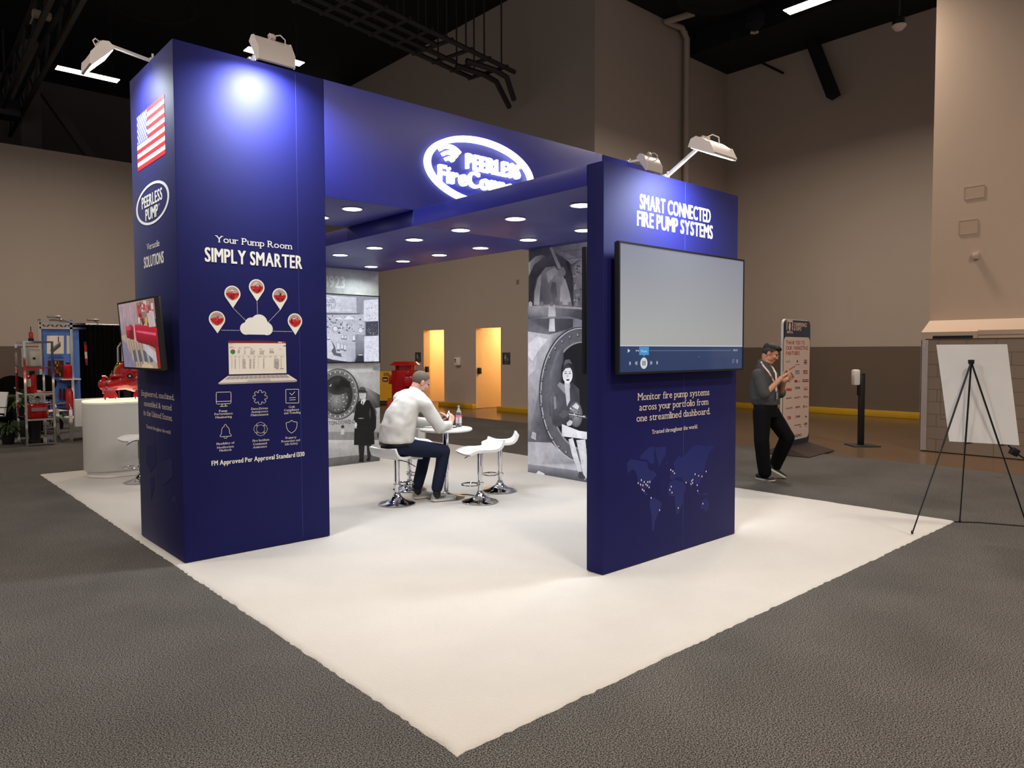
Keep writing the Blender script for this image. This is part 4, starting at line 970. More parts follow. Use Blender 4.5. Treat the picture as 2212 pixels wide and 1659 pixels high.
# ------------------------------------------------------------------ arm floodlights
def arm_light(label, base, pivot, out, drop, power, wid=0.30, ln=0.23, lens_at=None):
    t = thing('arm_light', label, 'light', tuple(base), 0, 'white arm lights clamped on the booth')
    base, pivot = V(base), V(pivot); out = V(out).normalized(); side = V((0, 0, 1)).cross(out).normalized()
    d = (pivot-base)
    MB().box(-0.014, 0.014, -0.010, 0.010, 0.0, d.length, M=frame(base, side, z=d)).build('arm', M_lampgrey, t)
    c = MB().box(-0.03, 0.03, -0.02, 0.02, 0.0, 0.02, M=frame(base, side, z=(0, 0, 1)), bev=0.004); c.cyl(base+V((0, 0, 0.02))+side*0.03, base+V((0, 0, 0.05))+side*0.03, 0.008)
    c.build('clamp', M_lampgrey, t)
    ax = (out*math.cos(drop)-V((0, 0, 1))*math.sin(drop)).normalized()          # along the head
    nrm = ax.cross(side).normalized();  nrm = -nrm if nrm.z < 0 else nrm        # back of the head
    Mh = Matrix(((ax.x, side.x, nrm.x, pivot.x), (ax.y, side.y, nrm.y, pivot.y), (ax.z, side.z, nrm.z, pivot.z), (0, 0, 0, 1)))
    h = MB(); prof = [(0.0, -0.045), (0.0, 0.0), (0.025, 0.032), (0.07, 0.042), (ln*0.7, 0.022), (ln, -0.03), (ln-0.004, -0.046)]
    h.loft([[(x, -wid/2, z) for x, z in prof], [(x, wid/2, z) for x, z in prof]], M=Mh)
    h.build('head', M_lampgrey, t, smooth=50)
    for s in (-1, 1):
        p_ = MB(); p_.prism([(x, z) for x, z in [(-0.008, -0.05), (-0.008, 0.01), (0.03, 0.040), (ln*0.72, 0.026), (ln+0.004, -0.03), (ln, -0.05)]], Mh @ Matrix.Translation((0, s*(wid/2)+0.003, 0)) @ Matrix.Rotation(PI/2, 4, 'X'), 0.006); p_.build('end_cap', M_whiteplastic, t)
    l = MB().box(0.012, ln-0.016, -wid/2+0.015, wid/2-0.015, -0.052, -0.046, M=Mh); l.build('lens', M_ledcool, t)
    k = MB().box(-0.02, 0.035, -0.022, 0.022, 0.02, 0.06, M=Mh, bev=0.005); k.cyl(Mh @ V((0.0, -0.03, 0.045)), Mh @ V((0.0, 0.03, 0.045)), 0.010); k.build('hinge', M_lampgrey, t)
    w = MB().tube([Mh @ V(q) for q in ((0.0, 0.02, 0.055), (0.02, 0.05, 0.085), (0.06, 0.08, 0.08), (0.08, 0.09, 0.036))], 0.005, 8); w.build('cable', M_whiteplastic, t)
    cpos = Mh @ V((ln*0.5, 0, -0.065)); tgt = cpos-out*0.30-V((0, 0, 1))
    o = lamp('AREA', 'flood_beam', tuple(cpos), power, COOL, wid*0.85, ln*0.8, target=tuple(tgt), spread=150)
    return t
R_ = math.radians
arm_light('white arm light reaching out over the side of the flag tower, lens glowing', (0.06, 4.145, AZ), (-0.262, 4.25, 4.11), (-1, 0, 0), R_(46), 30)
arm_light('white arm light over the front of the flag tower, its back towards us', (0.667, 3.585, AZ), (0.70, 3.30, 4.135), (0, -1, 0), R_(52), 90)
arm_light('white arm light with a glowing lens high above the dashboard panel', (3.0, 1.17, BZ), (3.0, 0.83, 3.235), (0, -1, 0), R_(24), 46)
arm_light('small white arm light on the far tower, seen above the dashboard panel', (5.52, 3.585, AZ), (5.46, 3.25, 4.055), (0, -1, 0), R_(52), 60)
# ------------------------------------------------------------------ stools, table and what stands on it
def make_stool(label):
    t = thing('bar_stool', label, 'stool', (0, 0, 0), 0, 'white bar stools of the booth')
    # seat: S-curved shell, front is +x
    prof = [(-0.205, 0.115), (-0.198, 0.085), (-0.180, 0.045), (-0.150, 0.016), (-0.10, 0.002), (-0.03, 0.0), (0.05, 0.006), (0.11, 0.004), (0.155, -0.006), (0.190, -0.020), (0.205, -0.030)]
    def shell(th, dz, wid, inset=0.0):
        rings = []
        n = 16
        for i, (x, z) in enumerate(prof):
            w = wid*(1.0 - 0.05*(abs(i-5)/5.0)**3)-inset
            dx = prof[min(i+1, len(prof)-1)][0]-prof[max(i-1, 0)][0]; dzp = prof[min(i+1, len(prof)-1)][1]-prof[max(i-1, 0)][1]
            nl = math.hypot(dx, dzp); nx, nz = -dzp/nl, dx/nl
            up = [(x+nx*dz, -w+2*w*k/n, z+nz*dz+0.012*(2*k/n-1)**2) for k in range(n+1)]
            dn = [(x+nx*(dz-th), -w+2*w*k/n, z+nz*(dz-th)+0.012*(2*k/n-1)**2) for k in range(n, -1, -1)]
            rings.append(up+dn)
        return rings
    H = 0.565
    m = MB(); m.loft([[(p[0], p[1], p[2]+H) for p in r] for r in shell(0.016, 0.016, 0.200)]); s = m.build('seat', M_leather, t, world=False, smooth=50)
    m = MB(); m.loft([[(p[0], p[1], p[2]+H) for p in r] for r in shell(0.012, 0.0, 0.205)]); m.build('seat_shell', M_white, t, world=False, smooth=50)
    MB().lathe([(0.030, 0.30), (0.030, H-0.03), (0.055, H-0.02), (0.06, H-0.012)], 24).build('upper_column', M_chrome, t, world=False)
    MB().lathe([(0.024, 0.05), (0.024, 0.302)], 24).build('lower_column', M_chrome, t, world=False)
    MB().lathe([(0.001, 0.0), (0.198, 0.0), (0.200, 0.006), (0.185, 0.014), (0.140, 0.026), (0.090, 0.046), (0.055, 0.074), (0.036, 0.105), (0.030, 0.125), (0.024, 0.126)], 48).build('base', M_chrome, t, world=False)
    ring = MB(); pts = [(0.115+0.095*math.cos(2*PI*k/28), 0.11*math.sin(2*PI*k/28), 0.20) for k in range(28)]
    ring.tube(pts, 0.0085, 8, closed=True); ring.lathe([(0.027, 0.185), (0.040, 0.185), (0.040, 0.215), (0.027, 0.215)], 20); ring.build('footrest', M_chrome, t, world=False)
    MB().tube([(0.0, -0.03, H-0.03), (0.05, -0.10, H-0.045), (0.09, -0.16, H-0.085), (0.10, -0.185, H-0.10)], 0.005, 8).build('height_lever', M_black, t, world=False)
    return t
STOOLS = [((2.51, 4.34), 12, 'white bar stool the man in the white shirt sits on'),
          ((3.24, 3.80), 166, 'empty white bar stool in front, nearest on the right of the round table'),
          ((3.815, 4.13), 142, 'empty white bar stool behind the other one on the right of the table'),
          ((3.07, 4.93), -85, 'white bar stool mostly hidden behind the legs of the seated man'),
          ((0.83, 7.72), 185, 'white bar stool in front of the pump counter, cut off by the flag tower')]
st0 = None
for (x, y), rz, lb in STOOLS:
    if st0 is None: st0 = make_stool(lb); s_ = st0
    else: s_ = copy_tree(st0)
    if (x, y) == (2.51, 4.34): lo = s_
    s_.location = (x, y, CZ); s_.rotation_euler = (0, 0, math.radians(rz)); s_['label'] = lb
for ch in lo.children:
    if ch.name.split('.')[0] in ('seat', 'seat_shell', 'height_lever', 'upper_column'): ch.location.z -= 0.058
TBX, TBY, TBZ = 3.11, 4.25, 0.808
tb = thing('round_table', 'small round white table on a chrome post where the man sits', 'table', (TBX, TBY, CZ))
MB().lathe([(0.001, TBZ-0.028), (0.29, TBZ-0.028), (0.300, TBZ-0.020), (0.300, TBZ-0.006), (0.294, TBZ), (0.001, TBZ)], 64, (TBX, TBY, 0)).build('tabletop', M_white, tb)
MB().lathe([(0.032, 0.33), (0.032, TBZ-0.05), (0.10, TBZ-0.032), (0.11, TBZ-0.029)], 24, (TBX, TBY, 0)).build('upper_post', M_chrome, tb)
MB().lathe([(0.026, 0.03), (0.026, 0.335)], 24, (TBX, TBY, 0)).build('lower_post', M_chrome, tb)
MB().lathe([(0.001, CZ), (0.205, CZ), (0.21, CZ+0.006), (0.14, 0.034), (0.05, 0.06), (0.026, 0.08)], 48, (TBX, TBY, 0)).build('base', M_chrome, tb)
# water bottle
q = at(991, 922, 'z', TBZ)
bt = thing('water_bottle', 'clear plastic water bottle with a pink and white label on the round table', 'bottle', tuple(q))
pf = [(0.001, 0.0), (0.030, 0.0), (0.034, 0.006), (0.034, 0.03), (0.0325, 0.036), (0.034, 0.042), (0.034, 0.135), (0.031, 0.142), (0.034, 0.150), (0.033, 0.162), (0.024, 0.190), (0.014, 0.212), (0.012, 0.220), (0.012, 0.226)]
MB().lathe(pf, 32, tuple(q)).build('bottle_body', M_glass, bt)
MB().lathe([(0.001, 0.004), (0.0315, 0.004), (0.0318, 0.13), (0.030, 0.158), (0.001, 0.16)], 24, tuple(q)).build('water', mat('water', (235, 245, 255), 0.0, trans=1.0, ior=1.33, var=0), bt)
MB().lathe([(0.0345, 0.044), (0.0349, 0.046), (0.0349, 0.132), (0.0345, 0.134)], 40, tuple(q)).build('label', mat('label_paper', (226, 226, 232), 0.4), bt)
MB().lathe([(0.0352, 0.112), (0.0354, 0.114), (0.0354, 0.130), (0.0352, 0.131)], 40, tuple(q)).build('label_band', mat('label_pink', (228, 120, 130), 0.4), bt)
MB().lathe([(0.001, 0.246), (0.0125, 0.246), (0.0138, 0.242), (0.0138, 0.222), (0.0125, 0.219)], 24, tuple(q)).build('cap', mat('blue_cap', (120, 150, 215), 0.4), bt)
vd = (CAM-q); vd.z = 0; vd.normalize(); ux = V((-vd.y, vd.x, 0)); ux = -ux if ux.dot(RGT) < 0 else ux
ar = Art(org=q+vd*0.0355+V((0, 0, 0.046)), U=V((0, 0, 1)), Vv=-ux, N=vd, off=0.0005)
ar.text('evian', 0.004, 0.064, -0.006, 0.020, (190, 40, 60), 'b'); ar.build('label_lettering', M_ink, bt)
# small loose things on the table
q2 = V((3.215, 4.21, TBZ))
obj('key_ring', MB().tube([(q2.x+0.016*math.cos(k*PI/8), q2.y+0.016*math.sin(k*PI/8), TBZ+0.0035+0.002*math.sin(k*PI/8)) for k in range(16)], 0.0022, 6, closed=True).box(q2.x-0.03, q2.x-0.005, q2.y-0.012, q2.y+0.01, TBZ+0.0005, TBZ+0.010), M_black, 'small dark key ring on the round table beside the water bottle', 'keys')
ca = [V((TBX+0.20, TBY-0.02, CZ+0.006)), V((3.36, 4.19, CZ+0.006)), V((3.40, 4.05, CZ+0.006)), V((3.44, 4.06, CZ+0.006)), V((3.52, 4.20, CZ+0.006))]
obj('floor_cable', MB().tube(ca, 0.006, 8), M_black, 'short dark cable on the white carpet from the table base to the stools', 'cable')

# ------------------------------------------------------------------ pump counter behind the flag tower
def stadium(cx, cy, L, r, n=20):
    return [(cx+L+r*math.cos(t), cy+r*math.sin(t)) for t in [-PI/2+PI*k/n for k in range(n+1)]] + [(cx-L+r*math.cos(t), cy+r*math.sin(t)) for t in [PI/2+PI*k/n for k in range(n+1)]]
KX, KY, KL, KR = 1.03, 8.62, 0.32, 0.34
ct = thing('display_counter', 'white oval display counter with a lit top edge, carrying the red pump', 'counter', (KX, KY, CZ))
def sring(z, d): return [(x, y, z) for x, y in stadium(KX, KY, KL, KR+d)]
MB().loft([sring(CZ, -0.035), sring(0.10, -0.035)]).build('plinth', M_whiteplastic, ct)
MB().loft([sring(0.10, -0.006), sring(0.115, 0), sring(0.99, 0), sring(1.0, -0.004)]).build('cabinet', mat('counter_laminate', (192, 190, 186), 0.5, var=0.02), ct, smooth=40)
MB().loft([sring(1.0, -0.004), sring(1.004, 0.0), sring(1.032, 0.0), sring(1.036, -0.006)]).build('lit_top', mat('lit_counter_edge', (245, 235, 205), 0.3, emit=(1.0, 0.88, 0.62), estr=0.75), ct, smooth=40)
MB().loft([sring(1.006, 0.002), sring(1.012, 0.002)], caps=False).build('steel_band', M_steel, ct)
lamp('AREA', 'counter_glow', (KX, KY-0.1, 1.05), 2.0, (1.0, 0.85, 0.6), 0.7, 0.3, target=(KX, KY-0.1, 2.0))
# pump
KZ = 1.036
pm_ = thing('pump', 'glossy red horizontal pump with flange, brass pipe and feet on the oval counter', 'pump', (0.9, 8.55, KZ))
PC = V((0.93, 8.52, KZ+0.27))
ax = V((0.97, -0.243, 0)).normalized()      # along the suction line, flange at the left
sdv = V((-ax.y, ax.x, 0))
fl = PC-ax*0.33+V((0, 0, -0.06))
m = MB(); m.tube([fl, fl+ax*0.045], 0.125, 36); m.build('flange', M_red, pm_)
m = MB(); m.tube([fl-ax*0.006, fl-ax*0.0005], 0.062, 28); m.build('bore_cover', M_lampgrey, pm_)
m = MB()
for k in range(8): c = fl+ax*0.05+sdv*(0.10*math.cos(k*PI/4+.3))+V((0, 0, 0.10*math.sin(k*PI/4+.3))); m.cyl(c-ax*0.01, c+ax*0.012, 0.012, seg=8)
m.build('flange_bolts', M_steel, pm_)
m = MB()
m.caps([fl+ax*0.03, PC-ax*0.22+V((0, 0, -0.055)), PC-ax*0.10+V((0, 0, -0.02))], [0.085, 0.095, 0.12])
m.caps([PC-ax*0.16+V((0, 0, -.02)), PC+ax*0.02, PC+ax*0.26+V((0, 0, -0.02))], [0.10, 0.155, 0.115])
m.caps([PC+ax*0.24, PC+ax*0.5+V((0, 0, -0.03))], [0.10, 0.085]); m.sph(PC+V((0, 0, 0.10)), (0.14, 0.11, 0.16))
m.caps([PC+ax*0.05+V((0, 0, -0.1)), PC+ax*0.2+sdv*-0.08+V((0, 0, -0.12))], [0.07, 0.06])
remesh(m, 'casing', M_red, pm_, 0.008, 5)
m = MB(); M_ = frame(PC+V((0, 0, 0.055)), ax, z=(0, 0, 1))
m.box(-0.24, 0.30, -0.135, 0.135, -0.016, 0.016, M=M_, bev=0.006); m.build('split_flange', M_red, pm_)
m = MB()
for k in range(9):
    for s in (-1, 1): m.cyl(M_ @ V((-0.22+0.06*k, s*0.115, 0.016)), M_ @ V((-0.22+0.06*k, s*0.115, 0.034)), 0.011, seg=6)
for x in (-0.21, 0.0): m.cyl(M_ @ V((x, -0.115, 0.03)), M_ @ V((x, -0.115, 0.075)), 0.005, seg=6)
m.build('casing_bolts', M_steel, pm_)
m = MB(); M2 = frame(PC+V((0, 0, 0.06)), ax, z=(0, 0, 1)) @ Matrix.Rotation(PI/2, 4, 'X')
prof = [(-0.02+0.205*math.cos(t), 0.205*math.sin(t)) for t in [PI*k/24 for k in range(25)]]
m.prism(prof, M2 @ Matrix.Translation((0.04, 0, -0.055)), 0.11); remesh(m, 'upper_volute', M_red, pm_, 0.008, 4)
m = MB(); m.cyl(PC+sdv*-0.10+V((0, 0, .055))-ax*0.0, PC+sdv*-0.175+V((0, 0, .055)), 0.075, 0.06, 28); m.cyl(PC+sdv*-0.175+V((0, 0, .055)), PC+sdv*-0.19+V((0, 0, .055)), 0.05, 0.05, 24); m.build('bearing_housing', M_red, pm_)
m = MB(); m.cyl(PC+sdv*-0.188+V((0, 0, .055)), PC+sdv*-0.215+V((0, 0, .055)), 0.036, 0.03, 24); m.build('shaft_cap', M_black, pm_)
m = MB(); m.cyl(PC+sdv*-0.21+V((0, 0, .055)), PC+sdv*-0.222+V((0, 0, .055)), 0.016, 0.014, 16); m.build('shaft_end', M_chrome, pm_)
m = MB(); b0 = PC-ax*0.16+sdv*0.05+V((0, 0, 0.06)); m.tube([b0+(-ax*0.07*math.cos(t)+ax*0.07)+V((0, 0, 0.15*math.sin(t)))+sdv*0.0 for t in [PI*0.62*k/12 for k in range(13)]], 0.042, 18)
m.build('brass_elbow', M_brass, pm_)
m = MB(); m.tube([PC-ax*0.02+V((0, 0, 0.20)), PC-ax*0.0+V((0, 0, 0.33)), PC+ax*0.04+V((0, 0, 0.40)), PC+ax*0.12+V((0, 0, 0.41))], 0.012, 10); m.tube([PC-ax*0.06+V((0, 0, 0.10)), PC-ax*0.055+sdv*-.05+V((0, 0, 0.28))], 0.005, 8); m.build('vent_pipe', M_steel, pm_)
for k, x in enumerate((-0.235, 0.12)):
    m = MB(); c = PC+ax*x
    top = [c+ax*sx*0.035+sdv*sy*0.07+V((0, 0, -0.10)) for sx, sy in ((-1, -1), (1, -1), (1, 1), (-1, 1))]; bot = [c+ax*sx*0.085+sdv*sy*0.11+V((0, 0, -0.215)) for sx, sy in ((-1, -1), (1, -1), (1, 1), (-1, 1))]; bt2 = [p_+V((0, 0, -0.016)) for p_ in bot]
    m.loft([top, bot, bt2]); f_ = m.build('foot', M_red, pm_, smooth=20)
    for sx in (-1, 1):
        for sy in (-1, 1):
            cc = c+ax*sx*0.06+sdv*sy*0.085; w_ = MB().cyl((cc.x, cc.y, KZ), (cc.x, cc.y, PC.z-0.231), 0.017, seg=16)
            w_.build('spacer', M_chrome, f_)

# ------------------------------------------------------------------ low white furniture at the back of the carpet
q = at(935, 953, 'z', CZ)
wb_ = thing('white_bin', 'white bin with a navy lid, glimpsed between the table and the seated man', 'bin', (5.93, 8.86, CZ))
Mb = Matrix.Translation((5.86, 8.80, 0)) @ Matrix.Rotation(math.radians(-42), 4, 'Z')
MB().box(-0.13, 0.13, -0.1, 0.1, CZ, 0.30, M=Mb, bev=0.01).build('body', M_white, wb_); MB().box(-0.12, 0.05, -0.09, 0.09, 0.302, 0.35, M=Mb, bev=0.01).build('lid', mat('navy_plastic', (28, 36, 84), 0.4), wb_)
MB().box(-0.1, 0.01, -0.104, -0.1005, 0.10, 0.25, M=Mb).build('notice', mat('grey_notice', (176, 180, 184), 0.5), wb_)
pd = thing('low_pedestal', 'low white pedestal just right of the history wall, behind the seated man', 'pedestal', (4.62, 7.65, CZ))
MB().box(4.28, 4.86, 7.42, 7.95, CZ, 0.47, bev=0.03).build('body', M_white, pd); MB().box(4.30, 4.84, 7.44, 7.93, 0.472, 0.50, bev=0.012).build('cushion', M_leather, pd)
# ------------------------------------------------------------------ people
M_skin = mat('skin', (216, 166, 144), 0.5, var=0.05, scale=40, spec=0.35)
M_skin2 = mat('skin_warm', (188, 136, 108), 0.5, var=0.05, scale=40, spec=0.35)
M_shirt = mat('white_shirt', (206, 204, 200), 0.85, var=0.03, scale=6, bump=0.9, bscale=6, bdist=0.05, bdet=1.2, spec=0.2)
M_navy = mat('navy_trousers', (24, 30, 50), 0.85, var=0.1, scale=10, bump=0.2, bscale=12, spec=0.2)
M_greyshirt = mat('charcoal_shirt', (70, 70, 70), 0.85, var=0.06, scale=8, bump=0.8, bscale=7, bdist=0.04, bdet=1.2, spec=0.2)
M_blacktr = mat('black_trousers', (13, 13, 15), 0.9, var=0.15, scale=10, bump=0.2, bscale=12, spec=0.15)
M_hair_b = mat('short_brown_hair', (104, 90, 80), 0.8, var=0.3, scale=90, bump=0.4, bscale=200)
M_hair_k = mat('black_hair', (11, 11, 14), 0.55, var=0.3, scale=60, bump=0.6, bscale=120)
M_eye = mat('eye_dark', (34, 26, 24), 0.3)
M_lip = mat('lips', (150, 88, 80), 0.5)
M_shoe_g = mat('grey_knit_shoe', (150, 150, 150), 0.8, var=0.08, scale=30, bump=0.3, bscale=150)
M_sole_w = mat('pale_sole', (208, 204, 198), 0.6)
M_shoe_k = mat('black_shoe', (16, 16, 18), 0.6, var=0.1)

def headM(c, fwd, pitch, roll=0.0):
    f = V((fwd[0], fwd[1], 0)).normalized(); up = V((0, 0, 1)); l = up.cross(f)
    x = f*math.cos(pitch)-up*math.sin(pitch); z = f*math.sin(pitch)+up*math.cos(pitch)
    return Matrix(((x.x, l.x, z.x, c[0]), (x.y, l.y, z.y, c[1]), (x.z, l.z, z.z, c[2]), (0, 0, 0, 1)))
def add_head(mb, M, neck):
    E = lambda c, r: mb.sph(c, r, 20, M=M)
    E((-0.008, 0, 0.030), (0.098, 0.077, 0.088)); E((0.030, 0, -0.030), (0.066, 0.061, 0.080)); E((0.060, 0, -0.096), (0.032, 0.032, 0.026))
    for s in (-1, 1):
        E((0.015, s*0.046, -0.066), (0.040, 0.020, 0.034)); E((0.066, s*0.036, -0.022), (0.030, 0.026, 0.028)); E((0.086, s*0.028, 0.024), (0.014, 0.024, 0.010))
        E((-0.010, s*0.080, -0.012), (0.020, 0.010, 0.032)); E((-0.014, s*0.087, -0.004), (0.018, 0.006, 0.024)); E((0.100, s*0.012, -0.032), (0.010, 0.008, 0.008))
    E((0.104, 0, -0.006), (0.010, 0.009, 0.026)); E((0.110, 0, -0.028), (0.014, 0.011, 0.011)); E((0.089, 0, -0.062), (0.012, 0.024, 0.007)); E((0.086, 0, -0.074), (0.012, 0.021, 0.007))
    mb.caps([M @ V((-0.025, 0, -0.05)), V(neck)], [0.056, 0.060], 18)
def face_parts(M, parent, brow):
    for s in (-1, 1):
        MB().sph((0.084, s*0.030, 0.006), (0.010, 0.013, 0.008), 12, M=M).build('eye', M_eye, parent)
        MB().tube([M @ V(q) for q in ((0.097, s*0.012, 0.026), (0.095, s*0.030, 0.032), (0.083, s*0.046, 0.026))], 0.0045, 6).build('eyebrow', brow, parent)
    MB().sph((0.0945, 0, -0.067), (0.008, 0.020, 0.006), 12, M=M).build('lips', M_lip, parent)
def hair_shell(M, fn, grow, name, m, parent, cut=None):
    """scalp shell: the skull ellipsoid kept where fn(x,y,z) > 0, thickened by grow"""
    b = bmesh.new(); bmesh.ops.create_uvsphere(b, u_segments=48, v_segments=32, radius=1.0)
    for v in b.verts:
        d = v.co.copy(); p = V((-0.008+0.098*d.x, 0.077*d.y, 0.030+0.088*d.z)); k = fn(p)
        t = max(0.0, min(1.0, k/0.03)); v.co = V((-0.008, 0, 0.030)) + (p-V((-0.008, 0, 0.030)))*(1.0+(grow(p) if callable(grow) else grow)*t*(0.9+0.25*noise.noise(p*60))+0.01)
        v.tag = k < -0.004
    bmesh.ops.delete(b, geom=[v for v in b.verts if v.tag], context='VERTS')
    mb = MB(); mb.merge(b, M); return mb.build(name, m, parent, smooth=180)
def add_hand(mb, wrist, X, palm, side, curl=(0.5, 0.6, 0.5), thumb=0.5, sc=1.0, spread=0.06):
    """X: wrist to fingers, palm: direction the palm faces, side: +1 thumb on +Y"""
    X = V(X).normalized(); Z = V(palm); Z = (Z-X*Z.dot(X)).normalized(); Y = Z.cross(X)
    W = V(wrist); P = lambda x, y, z=0: W + (X*x+Y*y+Z*z)*sc
    mb.caps([P(-0.02, 0), P(0.02, 0)], [0.026*sc, 0.025*sc], 12)
    for y in (-0.028, -0.010, 0.010, 0.028): mb.caps([P(0.012, y*0.6), P(0.088, y)], [0.017*sc, 0.0125*sc], 10)
    for y, L in zip((-0.030, -0.010, 0.010, 0.029), (0.060, 0.074, 0.078, 0.068) if side > 0 else (0.068, 0.078, 0.074, 0.060)):
        p = P(0.088, y); a = 0.0; pts = [p]
        for k, f in enumerate((0.45, 0.32, 0.26)):
            a += curl[k]*(1+0.1*random.uniform(-1, 1)); d = X*math.cos(a)+Z*math.sin(a)+Y*(y*spread/0.03)
            p = p + d.normalized()*(L*f*sc); pts.append(p)
        mb.caps(pts, [0.0098*sc, 0.0090*sc, 0.0082*sc, 0.0070*sc], 10)
    s = 1 if side > 0 else -1
    t0, t1 = P(0.022, s*0.028, 0.006), P(0.058, s*0.052, 0.016+0.02*thumb)
    t2 = t1+(X*0.030*math.cos(thumb)+Z*0.030*math.sin(thumb)-Y*s*0.010*thumb)*sc
    t3 = t2+(X*0.022*math.cos(thumb*1.5)+Z*0.022*math.sin(thumb*1.5)-Y*s*0.012*thumb)*sc
    mb.caps([t0, t1, t2, t3], [0.015*sc, 0.0125*sc, 0.0105*sc, 0.0085*sc], 10)
def torso(mb, secs, lat):
    """secs: (centre, spine tangent, half lateral, half depth)"""
    rings = []
    for c, t, a, b in secs:
        t = V(t).normalized(); l = V(lat); l = (l-t*l.dot(t)).normalized(); f = l.cross(t)
        rings.append([V(c)+l*(a*(abs(math.cos(q))**0.85)*(1 if math.cos(q) >= 0 else -1))+f*(b*(abs(math.sin(q))**0.85)*(1 if math.sin(q) >= 0 else -1)) for q in [2*PI*k/32 for k in range(32)]])
    mb.loft(rings); return mb
def make_shoe(parent, heel, toe, up, m_up, m_sole, h=0.075, mark=None):
    heel, toe = V(heel), V(toe); d = toe-heel; L = d.length; M = frame(heel, d, z=up)
    st = [(0.0, 0.026, 0.85), (0.06, 0.033, 1.05), (0.2, 0.037, 1.15), (0.36, 0.038, 1.02), (0.52, 0.042, 0.78), (0.68, 0.047, 0.60), (0.84, 0.043, 0.50), (0.95, 0.028, 0.42), (1.0, 0.010, 0.34)]
    rings = []
    for f, w, k in st:
        z1 = 0.022+h*k*0.78; rings.append([(f*L, -w, 0.02), (f*L, -w*1.02, 0.02+(z1-.02)*.5), (f*L, -w*0.62, z1*0.94), (f*L, 0, z1), (f*L, w*0.62, z1*0.94), (f*L, w*1.02, 0.02+(z1-.02)*.5), (f*L, w, 0.02), (f*L, 0, 0.018)])
    u = MB(); u.loft(rings, M=M); sh = u.build('shoe', m_up, parent, smooth=60)
    s = MB(); rr = []
    for f, w, k in st:
        x = f*L*1.03-0.004; lift = 0.012*max(0, (f-0.8)/0.2)**2+0.010*max(0, (0.08-f)/0.08)
        rr.append([(x, -w*1.10, 0.003+lift), (x, -w*1.13, 0.026+lift*.4), (x, w*1.13, 0.026+lift*.4), (x, w*1.10, 0.003+lift)])
    s.loft(rr, M=M); s.build('sole', m_sole, sh, smooth=40)
    l = MB()
    for k in range(4): x = L*(0.44+0.06*k); zz = 0.022+h*(0.88-0.10*k)*0.78; l.tube([M @ V((x, -0.02, zz-.004)), M @ V((x, 0, zz+0.004)), M @ V((x, 0.02, zz-.004))], 0.0035, 6)
    l.build('laces', m_sole if m_up is M_shoe_k else M_black, sh)
    if mark:
        a_ = Art(org=M @ V((0.10*L, -0.0405, 0.030)), U=M.to_3x3() @ V((1, 0, 0)), Vv=M.to_3x3() @ V((0, 0, 1)), N=M.to_3x3() @ V((0, -1, 0)), off=0.001)
        a_.text(mark, 0.045, 0.125, 0.006, 0.026, (24, 24, 26), 'B', slant=.15); a_.build('shoe_lettering', M_ink, sh)
    return sh

# ---- man seated at the table
pf_ = V((0.985, -0.17, 0)).normalized(); pl_ = V((0.17, 0.985, 0)).normalized()
man = thing('person', 'man in white long-sleeved shirt and navy trousers sitting at the round table', 'person', (2.55, 4.3, CZ))
HM = headM((2.795, 4.285, 1.338), (0.985, -0.17), R_(28))
neck0 = V((2.725, 4.292, 1.235))
RS, RE, RW = V((2.70, 4.095, 1.115)), V((2.865, 4.03, 0.850)), V((3.055, 4.105, 0.862))
LS, LE, LW = V((2.665, 4.495, 1.150)), V((2.885, 4.535, 0.865)), V((3.035, 4.37, 0.880))
hipR, hipL = V((2.53, 4.20, 0.645)), V((2.56, 4.405, 0.645))
knR, knL = V((2.965, 4.095, 0.575)), V((2.965, 4.43, 0.575))
anR, anL = V((2.895, 4.13, 0.14)), V((2.825, 4.40, 0.145))
b = MB(); add_head(b, HM, neck0)
b.caps([neck0, V((2.62, 4.30, 1.08)), V((2.50, 4.30, 0.80)), V((2.52, 4.30, 0.70))], [0.062, 0.095, 0.09, 0.09])
b.caps([V((2.64, 4.30, 1.12)), RS, RE, RW], [0.06, 0.045, 0.036, 0.028]); b.caps([V((2.64, 4.30, 1.12)), LS, LE, LW], [0.06, 0.045, 0.036, 0.028])
b.caps([V((2.52, 4.30, 0.70)), hipR, knR, anR, anR+V((0, 0, -.06))], [0.08, 0.068, 0.05, 0.036, 0.034]); b.caps([V((2.52, 4.30, 0.70)), hipL, knL, anL, anL+V((0, 0, -.06))], [0.08, 0.068, 0.05, 0.036, 0.034])
add_hand(b, RW+V((0.02, 0.008, 0.012)), (0.45, 0.30, 0.72), (-0.2, 0.9, -0.25), 1, (0.45, 0.7, 0.5), 0.6)
add_hand(b, LW+V((0.015, -0.012, 0.012)), (0.42, -0.42, 0.66), (-0.05, -0.85, -0.4), -1, (0.55, 0.8, 0.5), 0.6)
remesh(b, 'body', M_skin, man, 0.0045, 2)
face_parts(HM, man, M_hair_b)
hair_shell(HM, lambda p: (p.z-(-0.052 if p.x < -0.035 else (-0.052+(p.x+0.035)*1.25))), 0.07, 'hair', M_hair_b, man)
s = MB()
torso(s, [(V((2.495, 4.30, 0.665)), (0, 0, 1), 0.185, 0.165), (V((2.485, 4.30, 0.72)), (-0.05, 0, 1), 0.205, 0.182), (V((2.505, 4.30, 0.84)), (0.25, 0, 1), 0.212, 0.182), (V((2.55, 4.30, 0.98)), (0.45, 0, 1), 0.212, 0.160), (V((2.61, 4.297, 1.09)), (0.5, 0, 1), 0.215, 0.132), (V((2.655, 4.295, 1.165)), (0.5, 0, 1), 0.195, 0.105), (V((2.695, 4.293, 1.215)), (0.5, 0, 1), 0.125, 0.085), (V((2.722, 4.292, 1.245)), (0.45, 0, 1), 0.078, 0.070)], pl_)
